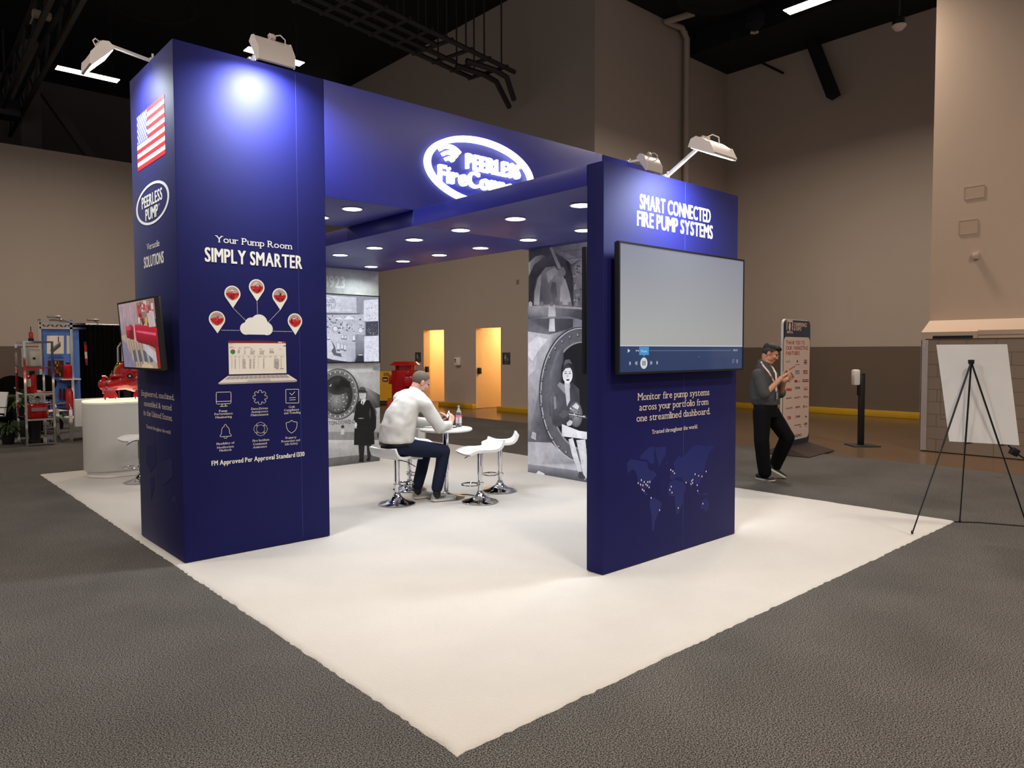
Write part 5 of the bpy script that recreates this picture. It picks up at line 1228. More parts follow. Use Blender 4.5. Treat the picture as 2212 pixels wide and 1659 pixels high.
s.caps([V((2.63, 4.20, 1.13)), RS, RS*0.5+RE*0.5, RE, RE*0.4+RW*0.6, RW-V((0.02, 0.008, 0))], [0.088, 0.086, 0.076, 0.066, 0.054, 0.045])
s.caps([V((2.62, 4.40, 1.14)), LS, LS*0.5+LE*0.5, LE, LE*0.4+LW*0.6, LW-V((0.02, -0.01, 0))], [0.078, 0.080, 0.072, 0.064, 0.052, 0.044])
s.caps([V((2.715, 4.30, 1.225)), V((2.69, 4.40, 1.185)), LS], [0.058, 0.078, 0.084]); s.caps([V((2.715, 4.29, 1.225)), V((2.70, 4.19, 1.17)), RS], [0.058, 0.078, 0.084])
remesh(s, 'shirt', M_shirt, man, 0.009, 6, disp=(0.008, 12))
co = MB(); nM = frame(V((2.728, 4.292, 1.248)), pl_, z=(0.42, -0.05, 1))
co.loft([[nM @ V((0.071*math.cos(t)*k, 0.066*math.sin(t)*k, z)) for t in [2*PI*i/32 for i in range(32)]] for k, z in ((1.10, -0.028), (1.0, 0.022), (0.94, 0.022), (0.94, -0.02))], caps=False)
co.build('collar', M_shirt, man, smooth=180)
cf = MB(); d = (RW-RE).normalized(); cf.tube([RW-d*0.045, RW-d*0.005], [0.047, 0.045], 20); cf.build('cuff', M_shirt, man)
cf = MB(); d = (LW-LE).normalized(); cf.tube([LW-d*0.045, LW-d*0.005], [0.047, 0.045], 20); cf.build('cuff', M_shirt, man)
t = MB()
torso(t, [(V((2.51, 4.30, 0.585)), (0, 0, 1), 0.178, 0.160), (V((2.505, 4.30, 0.63)), (0, 0, 1), 0.192, 0.176), (V((2.49, 4.30, 0.695)), (0, 0, 1), 0.192, 0.174)], pl_)
for h_, k_, a_ in ((hipR, knR, anR), (hipL, knL, anL)):
    t.caps([h_, h_*0.5+k_*0.5, k_, k_*0.55+a_*0.45, a_+V((0, 0, 0.03))], [0.098, 0.092, 0.074, 0.068, 0.062])
remesh(t, 'trousers', M_navy, man, 0.010, 4, disp=(0.005, 9))
bl = MB(); torso(bl, [(V((2.487, 4.30, 0.672)), (0, 0, 1), 0.200, 0.180), (V((2.485, 4.30, 0.700)), (0, 0, 1), 0.200, 0.180)], pl_); bl.build('belt', M_black, man, smooth=40)
for a_ in (anR, anL): MB().caps([a_+V((0, 0, 0.06)), a_+V((-0.005, 0, -0.05))], [0.043, 0.043]).build('sock', mat('dark_sock', (40, 42, 36), 0.9), man, smooth=180)
make_shoe(man, (2.845, 4.155, CZ), (3.135, 4.115, CZ), (0, 0, 1), M_shoe_g, M_sole_w, 0.082, 'HOKA')
make_shoe(man, (2.775, 4.415, CZ), (3.06, 4.375, CZ), (0, 0, 1), M_shoe_g, M_sole_w, 0.082)
ph = thing('phone', 'phone with a pale lit display held between the hands of the seated man', 'phone', (3.13, 4.225, 0.955))
pM = frame(V((3.135, 4.235, 0.965)), (0.25, -0.35, 0.85), z=(-0.80, 0.42, 0.40))
MB().box(-0.036, 0.036, -0.074, 0.074, -0.008, 0.0, M=pM, bev=0.003).build('case', M_black, ph)
MB().box(-0.033, 0.033, -0.070, 0.070, 0.0002, 0.001, M=pM).build('display', mat('phone_display', (200, 220, 230), 0.2, emit=(0.75, 0.88, 0.95), estr=0.5), ph)

# ---- man standing with a phone
A = atd
m2 = thing('person', 'young man in charcoal short-sleeved shirt and black trousers standing, looking at his phone', 'person', (6.83, 2.33, 0))
fw = V((0.472, -0.881, 0)).normalized(); rt = V((fw.y, -fw.x, 0)); lf = -rt
DB = 9.27
HM2 = headM(A(1663, 763, DB), fw, R_(24))
nk = A(1655, 797, DB)
RS2, RE2, RW2 = A(1638, 811, 9.12), A(1652, 852, 9.02), A(1686, 818, 9.02)
LS2, LE2, LW2 = A(1668, 814, 9.44), A(1686, 850, 9.36), A(1694, 823, 9.16)
hR, hL = A(1646, 888, 9.18), A(1662, 888, 9.36)
kR, kL = A(1645, 952, 9.14), A(1701, 945, 9.30)
aR, aL = A(1652, 1018, 9.19), A(1674, 1004, 9.48)
cP, cW, cC = A(1655, 882, DB), A(1652, 855, DB), A(1652, 820, DB)
b = MB(); add_head(b, HM2, nk)
b.caps([nk, cC, cW, cP], [0.06, 0.085, 0.085, 0.085]); b.caps([cC, RS2, RE2, RW2], [0.06, 0.046, 0.040, 0.029]); b.caps([cC, LS2, LE2, LW2], [0.06, 0.046, 0.040, 0.029])
b.caps([cP, hR, kR, aR, aR+V((0, 0, -.06))], [0.08, 0.066, 0.048, 0.036, 0.034]); b.caps([cP, hL, kL, aL, aL+V((0, 0, -.04))], [0.08, 0.066, 0.048, 0.036, 0.034])
upd = V((0, 0, 1))
ir = V((0.744, -0.668, 0))
add_hand(b, RW2+ir*0.01+upd*0.01, ir*0.85+upd*0.45+lf*0.15, lf*0.5+upd*0.8, 1, (0.5, 0.75, 0.55), 0.7)
add_hand(b, LW2+ir*0.01+upd*0.005, ir*0.8+upd*0.45+rt*0.25, rt*0.6+upd*0.75, -1, (0.55, 0.8, 0.55), 0.7)
remesh(b, 'body', M_skin2, m2, 0.0045, 2)
face_parts(HM2, m2, M_hair_k)
hair_shell(HM2, lambda p: (p.z-(-0.035 if p.x < -0.03 else (-0.035+(p.x+0.03)*1.0))), 0.03, 'hair_fade', mat('faded_hair', (58, 48, 44), 0.8, var=0.3, scale=90), m2)
h = MB(); h.sph((-0.012, 0, 0.072), (0.094, 0.076, 0.056), 20, M=HM2); h.sph((0.045, 0, 0.088), (0.058, 0.064, 0.042), 20, M=HM2); h.sph((-0.062, 0, 0.055), (0.046, 0.066, 0.056), 20, M=HM2); h.sph((0.080, 0.01, 0.092), (0.034, 0.050, 0.026), 20, M=HM2)
remesh(h, 'hair', M_hair_k, m2, 0.006, 2, disp=(0.006, 45))
s = MB()
def zc(p, dz): return V((p.x, p.y, p.z+dz))
torso(s, [(A(1652, 874, DB), (0, 0, 1), 0.175, 0.160), (A(1651, 860, DB), (0, 0, 1), 0.205, 0.182), (A(1650, 845, DB), (0, 0, 1), 0.205, 0.180), (A(1650, 825, DB), (0, 0, 1), 0.205, 0.158), (A(1652, 808, DB), (0.05, -.1, 1), 0.200, 0.125), (A(1651, 796, DB), (0.10, -.2, 1), 0.165, 0.100), (A(1652, 785, DB), (0.2, -.38, 1), 0.088, 0.078)], lf)
s.caps([cC*0.5+RS2*0.5, RS2, RS2*0.45+RE2*0.55, RS2*0.05+RE2*0.95], [0.085, 0.086, 0.082, 0.074]); s.caps([cC*0.5+LS2*0.5, LS2, LS2*0.45+LE2*0.55, LS2*0.05+LE2*0.95], [0.085, 0.086, 0.082, 0.074])
remesh(s, 'shirt', M_greyshirt, m2, 0.009, 5, disp=(0.006, 10))
co = MB(); nM2 = frame(A(1652, 783.5, DB), lf, z=fw*0.45+upd)
co.loft([[nM2 @ V((0.074*math.cos(t)*k, 0.070*math.sin(t)*k, z)) for t in [2*PI*i/32 for i in range(32)]] for k, z in ((1.25, -0.03), (1.0, 0.020), (0.94, 0.020), (0.94, -0.02))], caps=False); co.build('collar', M_greyshirt, m2, smooth=180)
t = MB()
torso(t, [(A(1656, 900, DB), (0, 0, 1), 0.165, 0.140), (A(1654, 880, DB), (0, 0, 1), 0.172, 0.145), (A(1653, 869, DB), (0, 0, 1), 0.168, 0.140)], lf)
for h_, k_, a_ in ((hR, kR, aR), (hL, kL, aL)):
    t.caps([h_, h_*0.5+k_*0.5, k_, k_*0.5+a_*0.5, a_+V((0, 0, -0.01))], [0.112, 0.106, 0.092, 0.088, 0.080])
remesh(t, 'trousers', M_blacktr, m2, 0.010, 4, disp=(0.006, 9))
hr, tr = at(1641, 1036, 'z', 0.0), at(1673, 1041.5, 'z', 0.0); dr_ = (tr-hr); dr_.normalize()
make_shoe(m2, tr-V((dr_.x*0.27, dr_.y*0.27, 0)), tr, (0, 0, 1), M_shoe_k, M_sole_w, 0.075)
tl = at(1696, 1034, 'z', 0.0); hl = A(1664, 1016, 9.46); hl = tl+(hl-tl).normalized()*0.275
make_shoe(m2, hl, tl, (0, 0, 1), M_shoe_k, M_sole_w, 0.075)
ly = MB()
fr = [A(1644, 781, 9.19), A(1649, 790, 9.09), A(1661, 804, 9.04), A(1673, 826, 9.06), A(1677, 846, 9.08)]
fl_ = [A(1644, 786, 9.36), A(1668, 792, 9.28), A(1676, 806, 9.14), A(1677, 826, 9.08), A(1677, 846, 9.08)]
def strap(mb, pts, w=0.009):
    for p0, p1 in zip(pts, pts[1:]):
        d = (p1-p0); n_ = (CAM-p0).normalized(); sd_ = d.cross(n_).normalized()*w; n_ = n_*0.0015
        mb.loft([[p0-sd_-n_, p0+sd_-n_, p0+sd_+n_, p0-sd_+n_], [p1-sd_-n_, p1+sd_-n_, p1+sd_+n_, p1-sd_+n_]])
strap(ly, fr); strap(ly, fl_); la = ly.build('lanyard', mat('lanyard_white', (224, 205, 198), 0.7), m2)
r_ = MB()
for p0, p1 in ((fr[0], fr[1]), (fr[2], fr[3])): strap(r_, [p0*0.65+p1*0.35-ray(1660, 800)*0.004, p0*0.35+p1*0.65-ray(1660, 800)*0.004], 0.006)
r_.build('lanyard_print', mat('lanyard_red', (190, 50, 50), 0.7), la)
bM = frame(A(1677.5, 854, 9.07), lf*0.85-fw*0.2, z=fw)
MB().box(-0.028, 0.028, -0.048, 0.040, 0, 0.003, M=bM).build('badge', mat('badge_card', (225, 214, 208), 0.5), la)
MB().box(-0.029, 0.029, 0.026, 0.052, 0.0032, 0.005, M=bM).build('badge_clip', M_black, la)
ph2 = thing('phone', 'phone held up in both hands by the standing young man', 'phone', tuple(A(1706, 798, 9.06)))
pM2 = frame(A(1706, 797, 9.08), rt, z=-ir*0.55+upd*0.8)
MB().box(-0.036, 0.036, -0.075, 0.075, -0.009, 0, M=pM2, bev=0.003).build('case', mat('red_phone_case', (120, 58, 48), 0.5), ph2)
MB().box(-0.033, 0.033, -0.071, 0.071, 0.0003, 0.001, M=pM2).build('display', M_black, ph2)
# ------------------------------------------------------------------ aisle things on the right
# totem sign
tA, tB = V((9.13, 3.34, 0)), V((10.16, 3.425, 0))
td = (tB-tA).normalized(); tn = V((td.y, -td.x, 0))
tm = thing('totem_sign', 'tall navy totem sign thanking marketing partners, standing in the aisle', 'sign', tuple((tA+tB)/2))
Wt = (tB-tA).length
Mt = Matrix(((td.x, 0, tn.x, tA.x), (td.y, 0, tn.y, tA.y), (0, 1, 0, 0), (0, 0, 0, 1)))
def rrect(x0, y0, x1, y1, r, n=8):
    out = []
    for cx, cy, a0 in ((x1-r, y0+r, -PI/2), (x1-r, y1-r, 0), (x0+r, y1-r, PI/2), (x0+r, y0+r, PI)):
        out += [(cx+r*math.cos(a0+PI/2*k/n), cy+r*math.sin(a0+PI/2*k/n)) for k in range(n+1)]
    return out
MB().prism(rrect(0, 0.10, Wt, 2.165, 0.09), Mt @ Matrix.Translation((0, 0, -0.05)), 0.05).build('board', mat('totem_navy', (22, 40, 62), 0.45), tm, smooth=40)
MB().prism(rrect(-0.012, 0.10, Wt+0.012, 2.177, 0.1), Mt @ Matrix.Translation((0, 0, -0.058)), 0.035).build('white_edge', M_whiteplastic, tm, smooth=40)
bs = MB(); cxm = (tA+tB)/2
def bp_(x, y, z): p = tA+td*x+tn*y; return (p.x, p.y, z)
bs.loft([[bp_(-0.03, 0.42, 0.0), bp_(Wt+0.02, 0.42, 0.0), bp_(Wt+0.02, -0.42, 0.0), bp_(-0.03, -0.42, 0.0)], [bp_(-0.03, 0.42, 0.012), bp_(Wt+0.02, 0.42, 0.012), bp_(Wt+0.02, -0.42, 0.012), bp_(-0.03, -0.42, 0.012)], [bp_(0.06, 0.02, 0.13), bp_(Wt-0.06, 0.02, 0.13), bp_(Wt-0.06, -0.07, 0.13), bp_(0.06, -0.07, 0.13)]])
bs.build('base', mat('totem_base', (44, 30, 26), 0.5), tm, smooth=20)
def tart(): return Art(org=tA+tn*0.0005, U=td, Vv=V((0, 0, 1)), N=tn, off=0.001)
TC = (222, 190, 172)
a = Art(org=tA+tn*0.0005, U=td, Vv=V((0, 0, 1)), N=tn, off=0.0004); _p0, _p1 = a.uv(1693, 727.5), a.uv(1749.5, 729); a.poly(rrect(_p0[0], 0.21, _p1[0], (_p0[1]+_p1[1])/2, 0.09), (212, 188, 176)); a.build('white_panel', M_ink, tm)
a = tart(); q0, q1 = a.uv(1700, 693), a.uv(1711.5, 714)
a.line([(q0[0], q1[1]+.02), (q0[0], q0[1]), (q1[0], q0[1]), (q1[0], q1[1]+.02)], 0.03, TC)
cxl = (q0[0]+q1[0])/2; hh = q0[1]-q1[1]
a.poly([(cxl-.045, q1[1]+.05), (cxl-.02, q1[1]), (cxl+.02, q1[1]), (cxl+.045, q1[1]+.06), (cxl+.02, q1[1]+.15), (cxl, q0[1]-.05), (cxl-.025, q1[1]+.14)], TC)
a.build('flame_mark', M_ink, tm)
for t, p0, p1, cp, col in (('NFPA', (1700, 720), (1712.5, 720.3), 5.2, TC), ('CONFERENCE', (1714.5, 705), (1742.5, 706), 8, TC), ('& EXPO', (1714.7, 713.8), (1730.5, 714.3), 7.6, TC)):
    a = tart(); a.ptext(t, p0, p1, cp, col, 'B'); a.build('lettering', M_ink, tm)
for t, p0, p1 in (('THANK YOU TO', (1698, 744.3), (1738, 743.8)), ('OUR  MARKETING', (1698, 755.5), (1745, 755.8)), ('PARTNERS', (1698, 767), (1727, 766.8))):
    a = tart(); a.ptext(t, p0, p1, 7.8, (150, 40, 44), 'b'); a.build('lettering', M_ink, tm)
a = tart()
def tq(x, y): return a.uv(1680+x/8.3, 780+y/8.3)
def tbox(x0, y0, x1, y1, c): a.poly([tq(x0, y1), tq(x1, y1), tq(x1, y0), tq(x0, y0)], c)
RD, BK, BL = (160, 40, 44), (40, 38, 44), (120, 128, 170)
a.ptext('AjAA', (1698, 783), (1707, 783), 4, BK); tbox(335, 55, 385, 60, BK); tbox(305, 64, 395, 70, BK); a.poly([tq(335, 20), tq(350, -30), tq(366, 20)], BK)
tbox(470, -22, 524, -8, BK); tbox(474, 0, 522, 12, (130, 140, 60)); tbox(468, 16, 524, 36, BK); tbox(476, 48, 520, 58, BK)
tbox(316, 165, 388, 232, BL); a.ptext('NAFED', (1719, 805.5), (1726, 805.5), 2.4, (210, 205, 205), 'b'); tbox(458, 165, 532, 228, RD); a.ptext('CCFS', (1736.5, 806), (1743, 806), 4, (220, 200, 190), 'B')
tbox(165, 360, 230, 385, (150, 168, 140)); tbox(300, 338, 348, 384, RD); a.ptext('GLOS', (1723, 825.5), (1728.5, 825.3), 2.6, BK); tbox(440, 328, 552, 344, (120, 50, 50)); tbox(440, 356, 552, 374, (90, 60, 60))
tbox(150, 488, 248, 536, (196, 84, 40)); a.ptext('FDIA', (1717.5, 840.5), (1728, 840), 5, BK, 'B'); tbox(468, 462, 530, 520, (170, 84, 80)); a.ptext('FIRE', (1737, 840), (1743.2, 840), 4, (220, 195, 185), 'B')
a.ptext('SECURITY', (1698, 862), (1711, 861), 3, BK, 'b'); a.ptext('RESAFETY', (1716, 861), (1729.5, 860), 3.6, (130, 66, 66), 'b'); a.ptext('Fire', (1735.5, 859.5), (1745, 859), 4.6, RD, 'B', slant=.3)
a.ptext('FACILITIES', (1697, 883.5), (1712, 882.6), 3, (110, 72, 72), 'b'); a.ptext('NEWS', (1718.5, 881.5), (1728, 881), 4, (130, 48, 48), 'B'); tbox(456, 788, 472, 838, RD); a.ptext('FIRE', (1738, 880), (1744.5, 880), 3.2, (176, 100, 96))
tbox(174, 988, 232, 1040, (176, 60, 58)); tbox(184, 1000, 204, 1026, (215, 180, 170)); a.ptext('MSA', (1721, 902), (1728, 901.5), 4.4, BK, 'B', slant=.2); tbox(318, 970, 326, 1026, BK); a.poly([tq(482, 1000), tq(502, 975), tq(526, 1000)], BK); tbox(482, 1008, 524, 1014, (150, 140, 150))
a.ptext('Partners', (1716.5, 919.5), (1730, 918.5), 3, BK, 'b'); tbox(390, 1168, 416, 1180, BK); a.ptext('SFPE', (1737, 918.5), (1743.6, 918), 5, (70, 60, 66), 'b'); tbox(480, 1165, 525, 1172, (150, 130, 130))
a.ptext('BUILDINGS', (1716.3, 944), (1731, 942.8), 6, (130, 84, 76), 'r')
a.build('partner_marks', M_ink, tm)
# hand sanitiser stand
sp_ = V((11.35, 3.29, 0)); q = at(1845, 955, 'x', 11.0)
sx = V((10.9, q.y-0.0, 0)); sx = at(1845, 955, 'z', 0.0); sx = V((sx.x-0.35, sx.y-0.26, 0.0))
DS = (sx-CAM).dot(FWD)
sn = thing('sanitizer_stand', 'black post with a white hand sanitizer dispenser in front of the right wall', 'dispenser', tuple(sx))
Ms = frame(sx, (0.744, -0.668, 0), z=(0, 0, 1))
MB().box(-0.20, 0.26, -0.2, 0.2, -0.012, 0.008, M=Ms, bev=0.003).build('base_plate', M_blacksteel, sn)
MB().box(-0.05, 0.05, -0.025, 0.025, 0.008, 1.27, M=Ms, bev=0.004).build('post', M_black, sn)
MB().box(-0.165, -0.055, -0.07, 0.06, 1.06, 1.335, M=Ms, bev=0.025).build('dispenser', M_whiteplastic, sn)
MB().box(-0.06, -0.03, -0.05, 0.05, 0.88, 1.1, M=Ms).build('drip_tray_bracket', M_black, sn)
# easel with the back of a white board
ap = atd(2098, 782, 6.62)
F1, F2, F3 = at(2073, 1129, 'z', 0.0), V((6.21, -0.585, 0.0)), V((5.168, 0.05, CZ))
es = thing('easel', 'black three-legged easel standing at the right corner of the white carpet', 'easel', (5.9, -0.2, 0))
for f in (F1, F2, F3):
    m = MB(); d = (f-ap); m.tube([ap+d*0.012, ap+d*0.5], 0.0085, 8); m.tube([ap+d*0.49, f+V((0, 0, 0.012))], 0.0065, 8); lg = m.build('leg', M_black, es)
    MB().caps([f+V((0, 0, 0.014)), f+V((0, 0, 0.030))], 0.010).build('rubber_foot', M_black, lg, smooth=180)
MB().lathe([(0.001, -0.02), (0.022, -0.02), (0.026, 0.0), (0.026, 0.02), (0.001, 0.022)], 20, tuple(ap)).build('top_joint', M_black, es)
Bc, Tc = V((5.985, -0.268, 0.80)), V((5.79, -0.200, 1.722))
for f in (F1, F2):
    d = f-ap; t_ = (ap.z-0.795)/ap.z; c = ap+d*t_
    MB().tube([c, c+V((0.09, -0.03, 0.0))], 0.008, 8).build('peg', M_black, es)
av = V((0.243, -0.97, 0)).normalized()
bd = MB(); rings = []
for k in range(13):
    f = k/12; c = Bc*(1-f)+Tc*f; nb = V((0.97, 0.243, 0)); bow = nb*(0.018*math.sin(PI*f))
    rings.append([c+bow-av*0.275, c+bow+av*0.275, c+bow+av*0.275+nb*0.006, c+bow-av*0.275+nb*0.006])
bd.loft(rings)
obj('white_board', bd, mat('foam_board', (225, 222, 220), 0.6, var=0.02), 'large white board seen from the back, leaning on the black easel', 'board', smooth=30)
# cables on the right
w = MB(); pts = [V((6.05, -0.02, 0.006)), V((6.2, -0.2, 0.006)), V((6.35, -0.55, 0.006)), V((6.5, -1.0, 0.006)), V((6.6, -1.6, 0.006))]
obj('floor_cable', w.tube(pts, 0.007, 8), M_black, 'long black cable on the dark carpet under the easel', 'cable')
c = atd(2191, 976, 9.3); Mc = frame((c.x, c.y, c.z), (0.744, -0.668, 0), z=(0, 0, 1)) @ Matrix.Rotation(0.5, 4, 'Y')
pg = thing('power_adapter', 'black power adapter hanging on a cord at the right edge behind the white board', 'adapter', tuple(c))
MB().box(-0.05, 0.05, -0.03, 0.03, -0.045, 0.045, M=Mc, bev=0.006).build('body', M_black, pg)
MB().tube([atd(2172, 955, 9.3), atd(2184, 968, 9.3), c], 0.010, 8).tube([c, atd(2212, 990, 9.3), atd(2260, 1010, 9.25)], 0.010, 8).build('cord', M_black, pg)

# ------------------------------------------------------------------ rest-room wall fittings
def wallsign(p0, p1, label, flip):
    a0, a1 = at(p0[0], p0[1], 'x', 11.65), at(p1[0], p1[1], 'x', 11.65)
    t = thing('restroom_sign', label, 'sign', (11.64, (a0.y+a1.y)/2, a1.z), 0, 'rest room signs')
    MB().box(11.635, 11.649, min(a0.y, a1.y), max(a0.y, a1.y), a1.z, a0.z, bev=0.003).build('plate', mat('sign_plate', (58, 56, 60), 0.5), t)
    s = Art('x', 11.635); u0, u1 = -max(a0.y, a1.y), -min(a0.y, a1.y); W2, z0, H2 = u1-u0, a1.z, a0.z-a1.z; uc = u0+W2*.4; g_ = (150, 146, 142)
    s.ell((uc, z0+H2*.80), W2*.06, W2*.06, g_, 16); s.poly([(uc-W2*.10, z0+H2*.74), (uc-W2*.16, z0+H2*.45), (uc-W2*.05, z0+H2*.45), (uc-W2*.05, z0+H2*.26), (uc+W2*.05, z0+H2*.26), (uc+W2*.05, z0+H2*.45), (uc+W2*.16, z0+H2*.45), (uc+W2*.10, z0+H2*.74)], g_)
    s.ring((uc+W2*.30, z0+H2*.36), W2*.12, W2*.12, W2*.035, W2*.035, g_, 20); s.line([(uc+W2*.26, z0+H2*.58), (uc+W2*.27, z0+H2*.42), (uc+W2*.40, z0+H2*.40)], W2*.04, g_)
    s.text('LADIES', u0+W2*.25, u0+W2*.75, z0+H2*.08, H2*.07, g_, 'b'); s.build('pictogram', M_ink, t)
wallsign((1086, 761.5), (1102.5, 787), 'dark rest room sign right of the right lit doorway', 0)
wallsign((897.5, 761), (909.5, 782), 'dark rest room sign left of the left lit doorway', 1)
a0, a1 = at(983, 772, 'x', 11.6), at(993, 789.5, 'x', 11.6)
ds = thing('soap_dispenser', 'white wall dispenser between the two lit doorways', 'dispenser', (11.6, (a0.y+a1.y)/2, a1.z))
MB().box(11.55, 11.649, min(a0.y, a1.y), max(a0.y, a1.y), a1.z, a0.z, bev=0.02).build('body', M_whiteplastic, ds)
yc = (a0.y+a1.y)/2
MB().box(11.546, 11.552, yc+0.01, yc+0.08, a0.z-0.09, a0.z-0.05).box(11.546, 11.552, yc+0.01, yc+0.07, a0.z-0.14, a0.z-0.11).build('window', M_black, ds)
c = at(1118, 609, 'x', 11.645)
obj('wall_plate', MB().box(11.643, 11.649, c.y-0.05, c.y+0.05, c.z-0.06, c.z+0.06).box(11.641, 11.649, c.y-0.055, c.y-0.045, c.z-0.06, c.z+0.06).box(11.641, 11.649, c.y-0.055, c.y+0.055, c.z-0.065, c.z-0.055), mat('plate_paint', (128, 116, 106), 0.8), 'small blank wall plate high on the wall beside the woman print', 'plate')

# ------------------------------------------------------------------ machines seen through the booth
c = at(876, 880, 'y', 15.2); c.z = 0
mo = thing('red_motor', 'big red vertical motor with a flared cap behind the seated man', 'motor', (c.x, c.y, -0.012))
s_ = (c-CAM).dot(FWD)/FPX
def hz(px): return 1.67+(763.5-px)*s_
R1 = 29*s_
MB().lathe([(R1*0.62, -0.012), (R1*0.62, 0.15), (R1*0.95, 0.16), (R1, 0.2), (R1, hz(803)), (R1*0.9, hz(802))], 40, (c.x, c.y, 0)).build('body', M_red, mo)
MB().lathe([(R1*0.72, hz(803)), (R1*0.72, hz(791))], 36, (c.x, c.y, 0)).build('neck', M_red, mo)
MB().lathe([(R1*1.12, hz(792)), (R1*1.12, hz(790.5)), (R1*0.85, hz(784)), (0.001, hz(783))], 40, (c.x, c.y, 0)).build('cap', M_red, mo)
tc = (CAM-c); tc.z = 0; tc.normalize(); sd = V((-tc.y, tc.x, 0)); sd = sd if sd.dot(RGT) > 0 else -sd
Mm = frame(c+tc*R1*0.9, sd, z=(0, 0, 1), )
MB().box(-0.02*R1/.38, 0.62*R1, -0.18, 0.12, hz(836), hz(815), M=Mm, bev=0.01).box(0.05*R1, 0.3*R1, -0.14, 0.1, hz(814), hz(803), M=Mm, bev=0.01).build('terminal_box', M_red, mo)
for s2 in (-1, 1):
    MB().box(-0.05, 0.05, -0.05, 0.05, hz(832), hz(812), M=frame(c+sd*s2*(R1+0.03), sd, z=(0, 0, 1)), bev=0.008).build('lifting_lug', M_red, mo)
c = at(838, 872, 'y', 17.6); c.z = 0; s_ = (c-CAM).dot(FWD)/FPX
yl = thing('yellow_lift', 'yellow machine marked 235, half hidden by the history wall', 'lift', (c.x, c.y, -0.012))
My = frame(c, sd, z=(0, 0, 1))
def yx(px): return (px-838)*s_
yb = MB(); z0, z1 = hz(867), hz(805)
yb.loft([[(yx(800), -0.3, z0), (yx(859), -0.3, z0), (yx(859), 0.5, z0), (yx(800), 0.5, z0)], [(yx(802), -0.25, z1), (yx(853), -0.25, z1), (yx(853), 0.45, z1), (yx(802), 0.45, z1)]], M=My)
yb.build('hood', mat('machine_yellow', (214, 158, 24), 0.4), yl, smooth=20)
MB().box(yx(806), yx(852), -0.28, 0.45, z0-0.12, z0-0.003, M=My).build('chassis', M_blacksteel, yl)
for x in (812, 845): MB().cyl(My @ V((yx(x), -0.2, 0.06)), My @ V((yx(x), -0.1, 0.06)), 0.07, seg=20).build('wheel', M_black, yl)
fr_ = -0.3
ya = Art(org=My @ V((0, -0.285, 0)), U=My.to_3x3() @ V((1, 0, 0)), Vv=V((0, 0, 1)), N=My.to_3x3() @ V((0, -1, 0)), off=0.02)
ya.text('235', yx(829.5), yx(841), hz(813), 0.085, (30, 26, 22), 'b'); ya.poly(rrect(yx(827.5), hz(825.5), yx(839), hz(817), 0.03), (20, 18, 18)); ya.poly(rrect(yx(829), hz(823.8), yx(837.5), hz(820.5), 0.01), (200, 175, 140))
ya.build('front_marking', M_ink, yl)
c = at(842, 905, 'z', 0.0); s_ = (c-CAM).dot(FWD)/FPX
ex = thing('fire_extinguisher', 'slim red extinguisher with a brass head on the floor behind the seated man', 'extinguisher', tuple(c))
he_ = (905-866)*s_
MB().lathe([(0.07, 0.0), (0.075, 0.02), (0.075, he_*0.9), (0.05, he_*0.98), (0.02, he_)], 24, tuple(c)).build('cylinder', M_red, ex)
MB().lathe([(0.02, he_), (0.02, he_+0.03), (0.045, he_+0.035), (0.045, he_+0.06), (0.01, he_+0.07)], 20, tuple(c)).build('valve', M_brass, ex); MB().tube([c+V((0, 0, he_+.04)), c+V((0.06, -.04, he_+0.06)), c+V((0.09, -.07, he_-0.05)), c+V((0.085, -.06, 0.2))], 0.012, 8).build('hose', M_black, ex)
# ------------------------------------------------------------------ neighbouring booth at the far left
SX0, SX1, SY0, SY1, SH = 0.37, 0.80, 13.10, 14.02, 1.885
sh = thing('display_shelf', 'tall chrome and glass display shelf holding red fire equipment, at the far left', 'shelf', ((SX0+SX1)/2, (SY0+SY1)/2, 0))
for x in (SX0, SX1):
    for y in (SY0, SY1): MB().box(x-0.018, x+0.018, y-0.018, y+0.018, 0.0, SH).build('post', M_chrome, sh)
def shz(py): return at(90, py, 'y', SY0).z
SHZ = [0.03, shz(906), shz(851), shz(795), SH-0.012]
for k, z in enumerate(SHZ):
    m = MB()
    for y in (SY0, SY1): m.box(SX0, SX1, y-0.012, y+0.012, z-0.015, z+0.015)
    for x in (SX0, SX1): m.box(x-0.012, x+0.012, SY0, SY1, z-0.015, z+0.015)
    r = m.build('rail', M_chrome, sh)
    if k < 4: MB().box(SX0+0.012, SX1-0.012, SY0+0.012, SY1-0.012, z+0.004, z+0.014).build('glass_shelf', M_glass, r)
M_cab = mat('cabinet_white', (196, 190, 182), 0.5)
def onshelf(px, k, y): p = at(px, 800, 'y', y); return V((p.x, y, SHZ[k]+0.0145))
c = onshelf(70, 3, 13.35); s_ = (c-CAM).dot(FWD)/FPX
eb = thing('control_cabinet', 'white electrical cabinet with a round black lock on the top shelf', 'cabinet', tuple(c))
MB().box(c.x-0.14, c.x+0.14, 13.3, 13.5, c.z+0.0, c.z+0.36, bev=0.01).build('body', M_cab, eb); MB().box(c.x-0.13, c.x+0.145, 13.275, 13.298, c.z+0.02, c.z+0.345, bev=0.006).build('door', M_cab, eb); MB().cyl((c.x+0.02, 13.26, c.z+0.16), (c.x+0.02, 13.276, c.z+0.16), 0.022).build('lock', M_black, eb)
for z in (0.06, 0.29): MB().box(c.x-0.15, c.x-0.08, 13.268, 13.28, c.z+z-0.012, c.z+z+0.012).build('hinge', M_cab, eb)
c = V((at(67, 733, 'y', 13.45).x, 13.45, SH+0.004))
sr = thing('siren', 'small red siren beacon standing on top of the chrome shelf', 'siren', tuple(c))
MB().box(SX0+0.02, SX1-0.02, 13.3, 13.6, SH+0.0035, SH+0.0065).build('glass_plate', M_glass, sr)
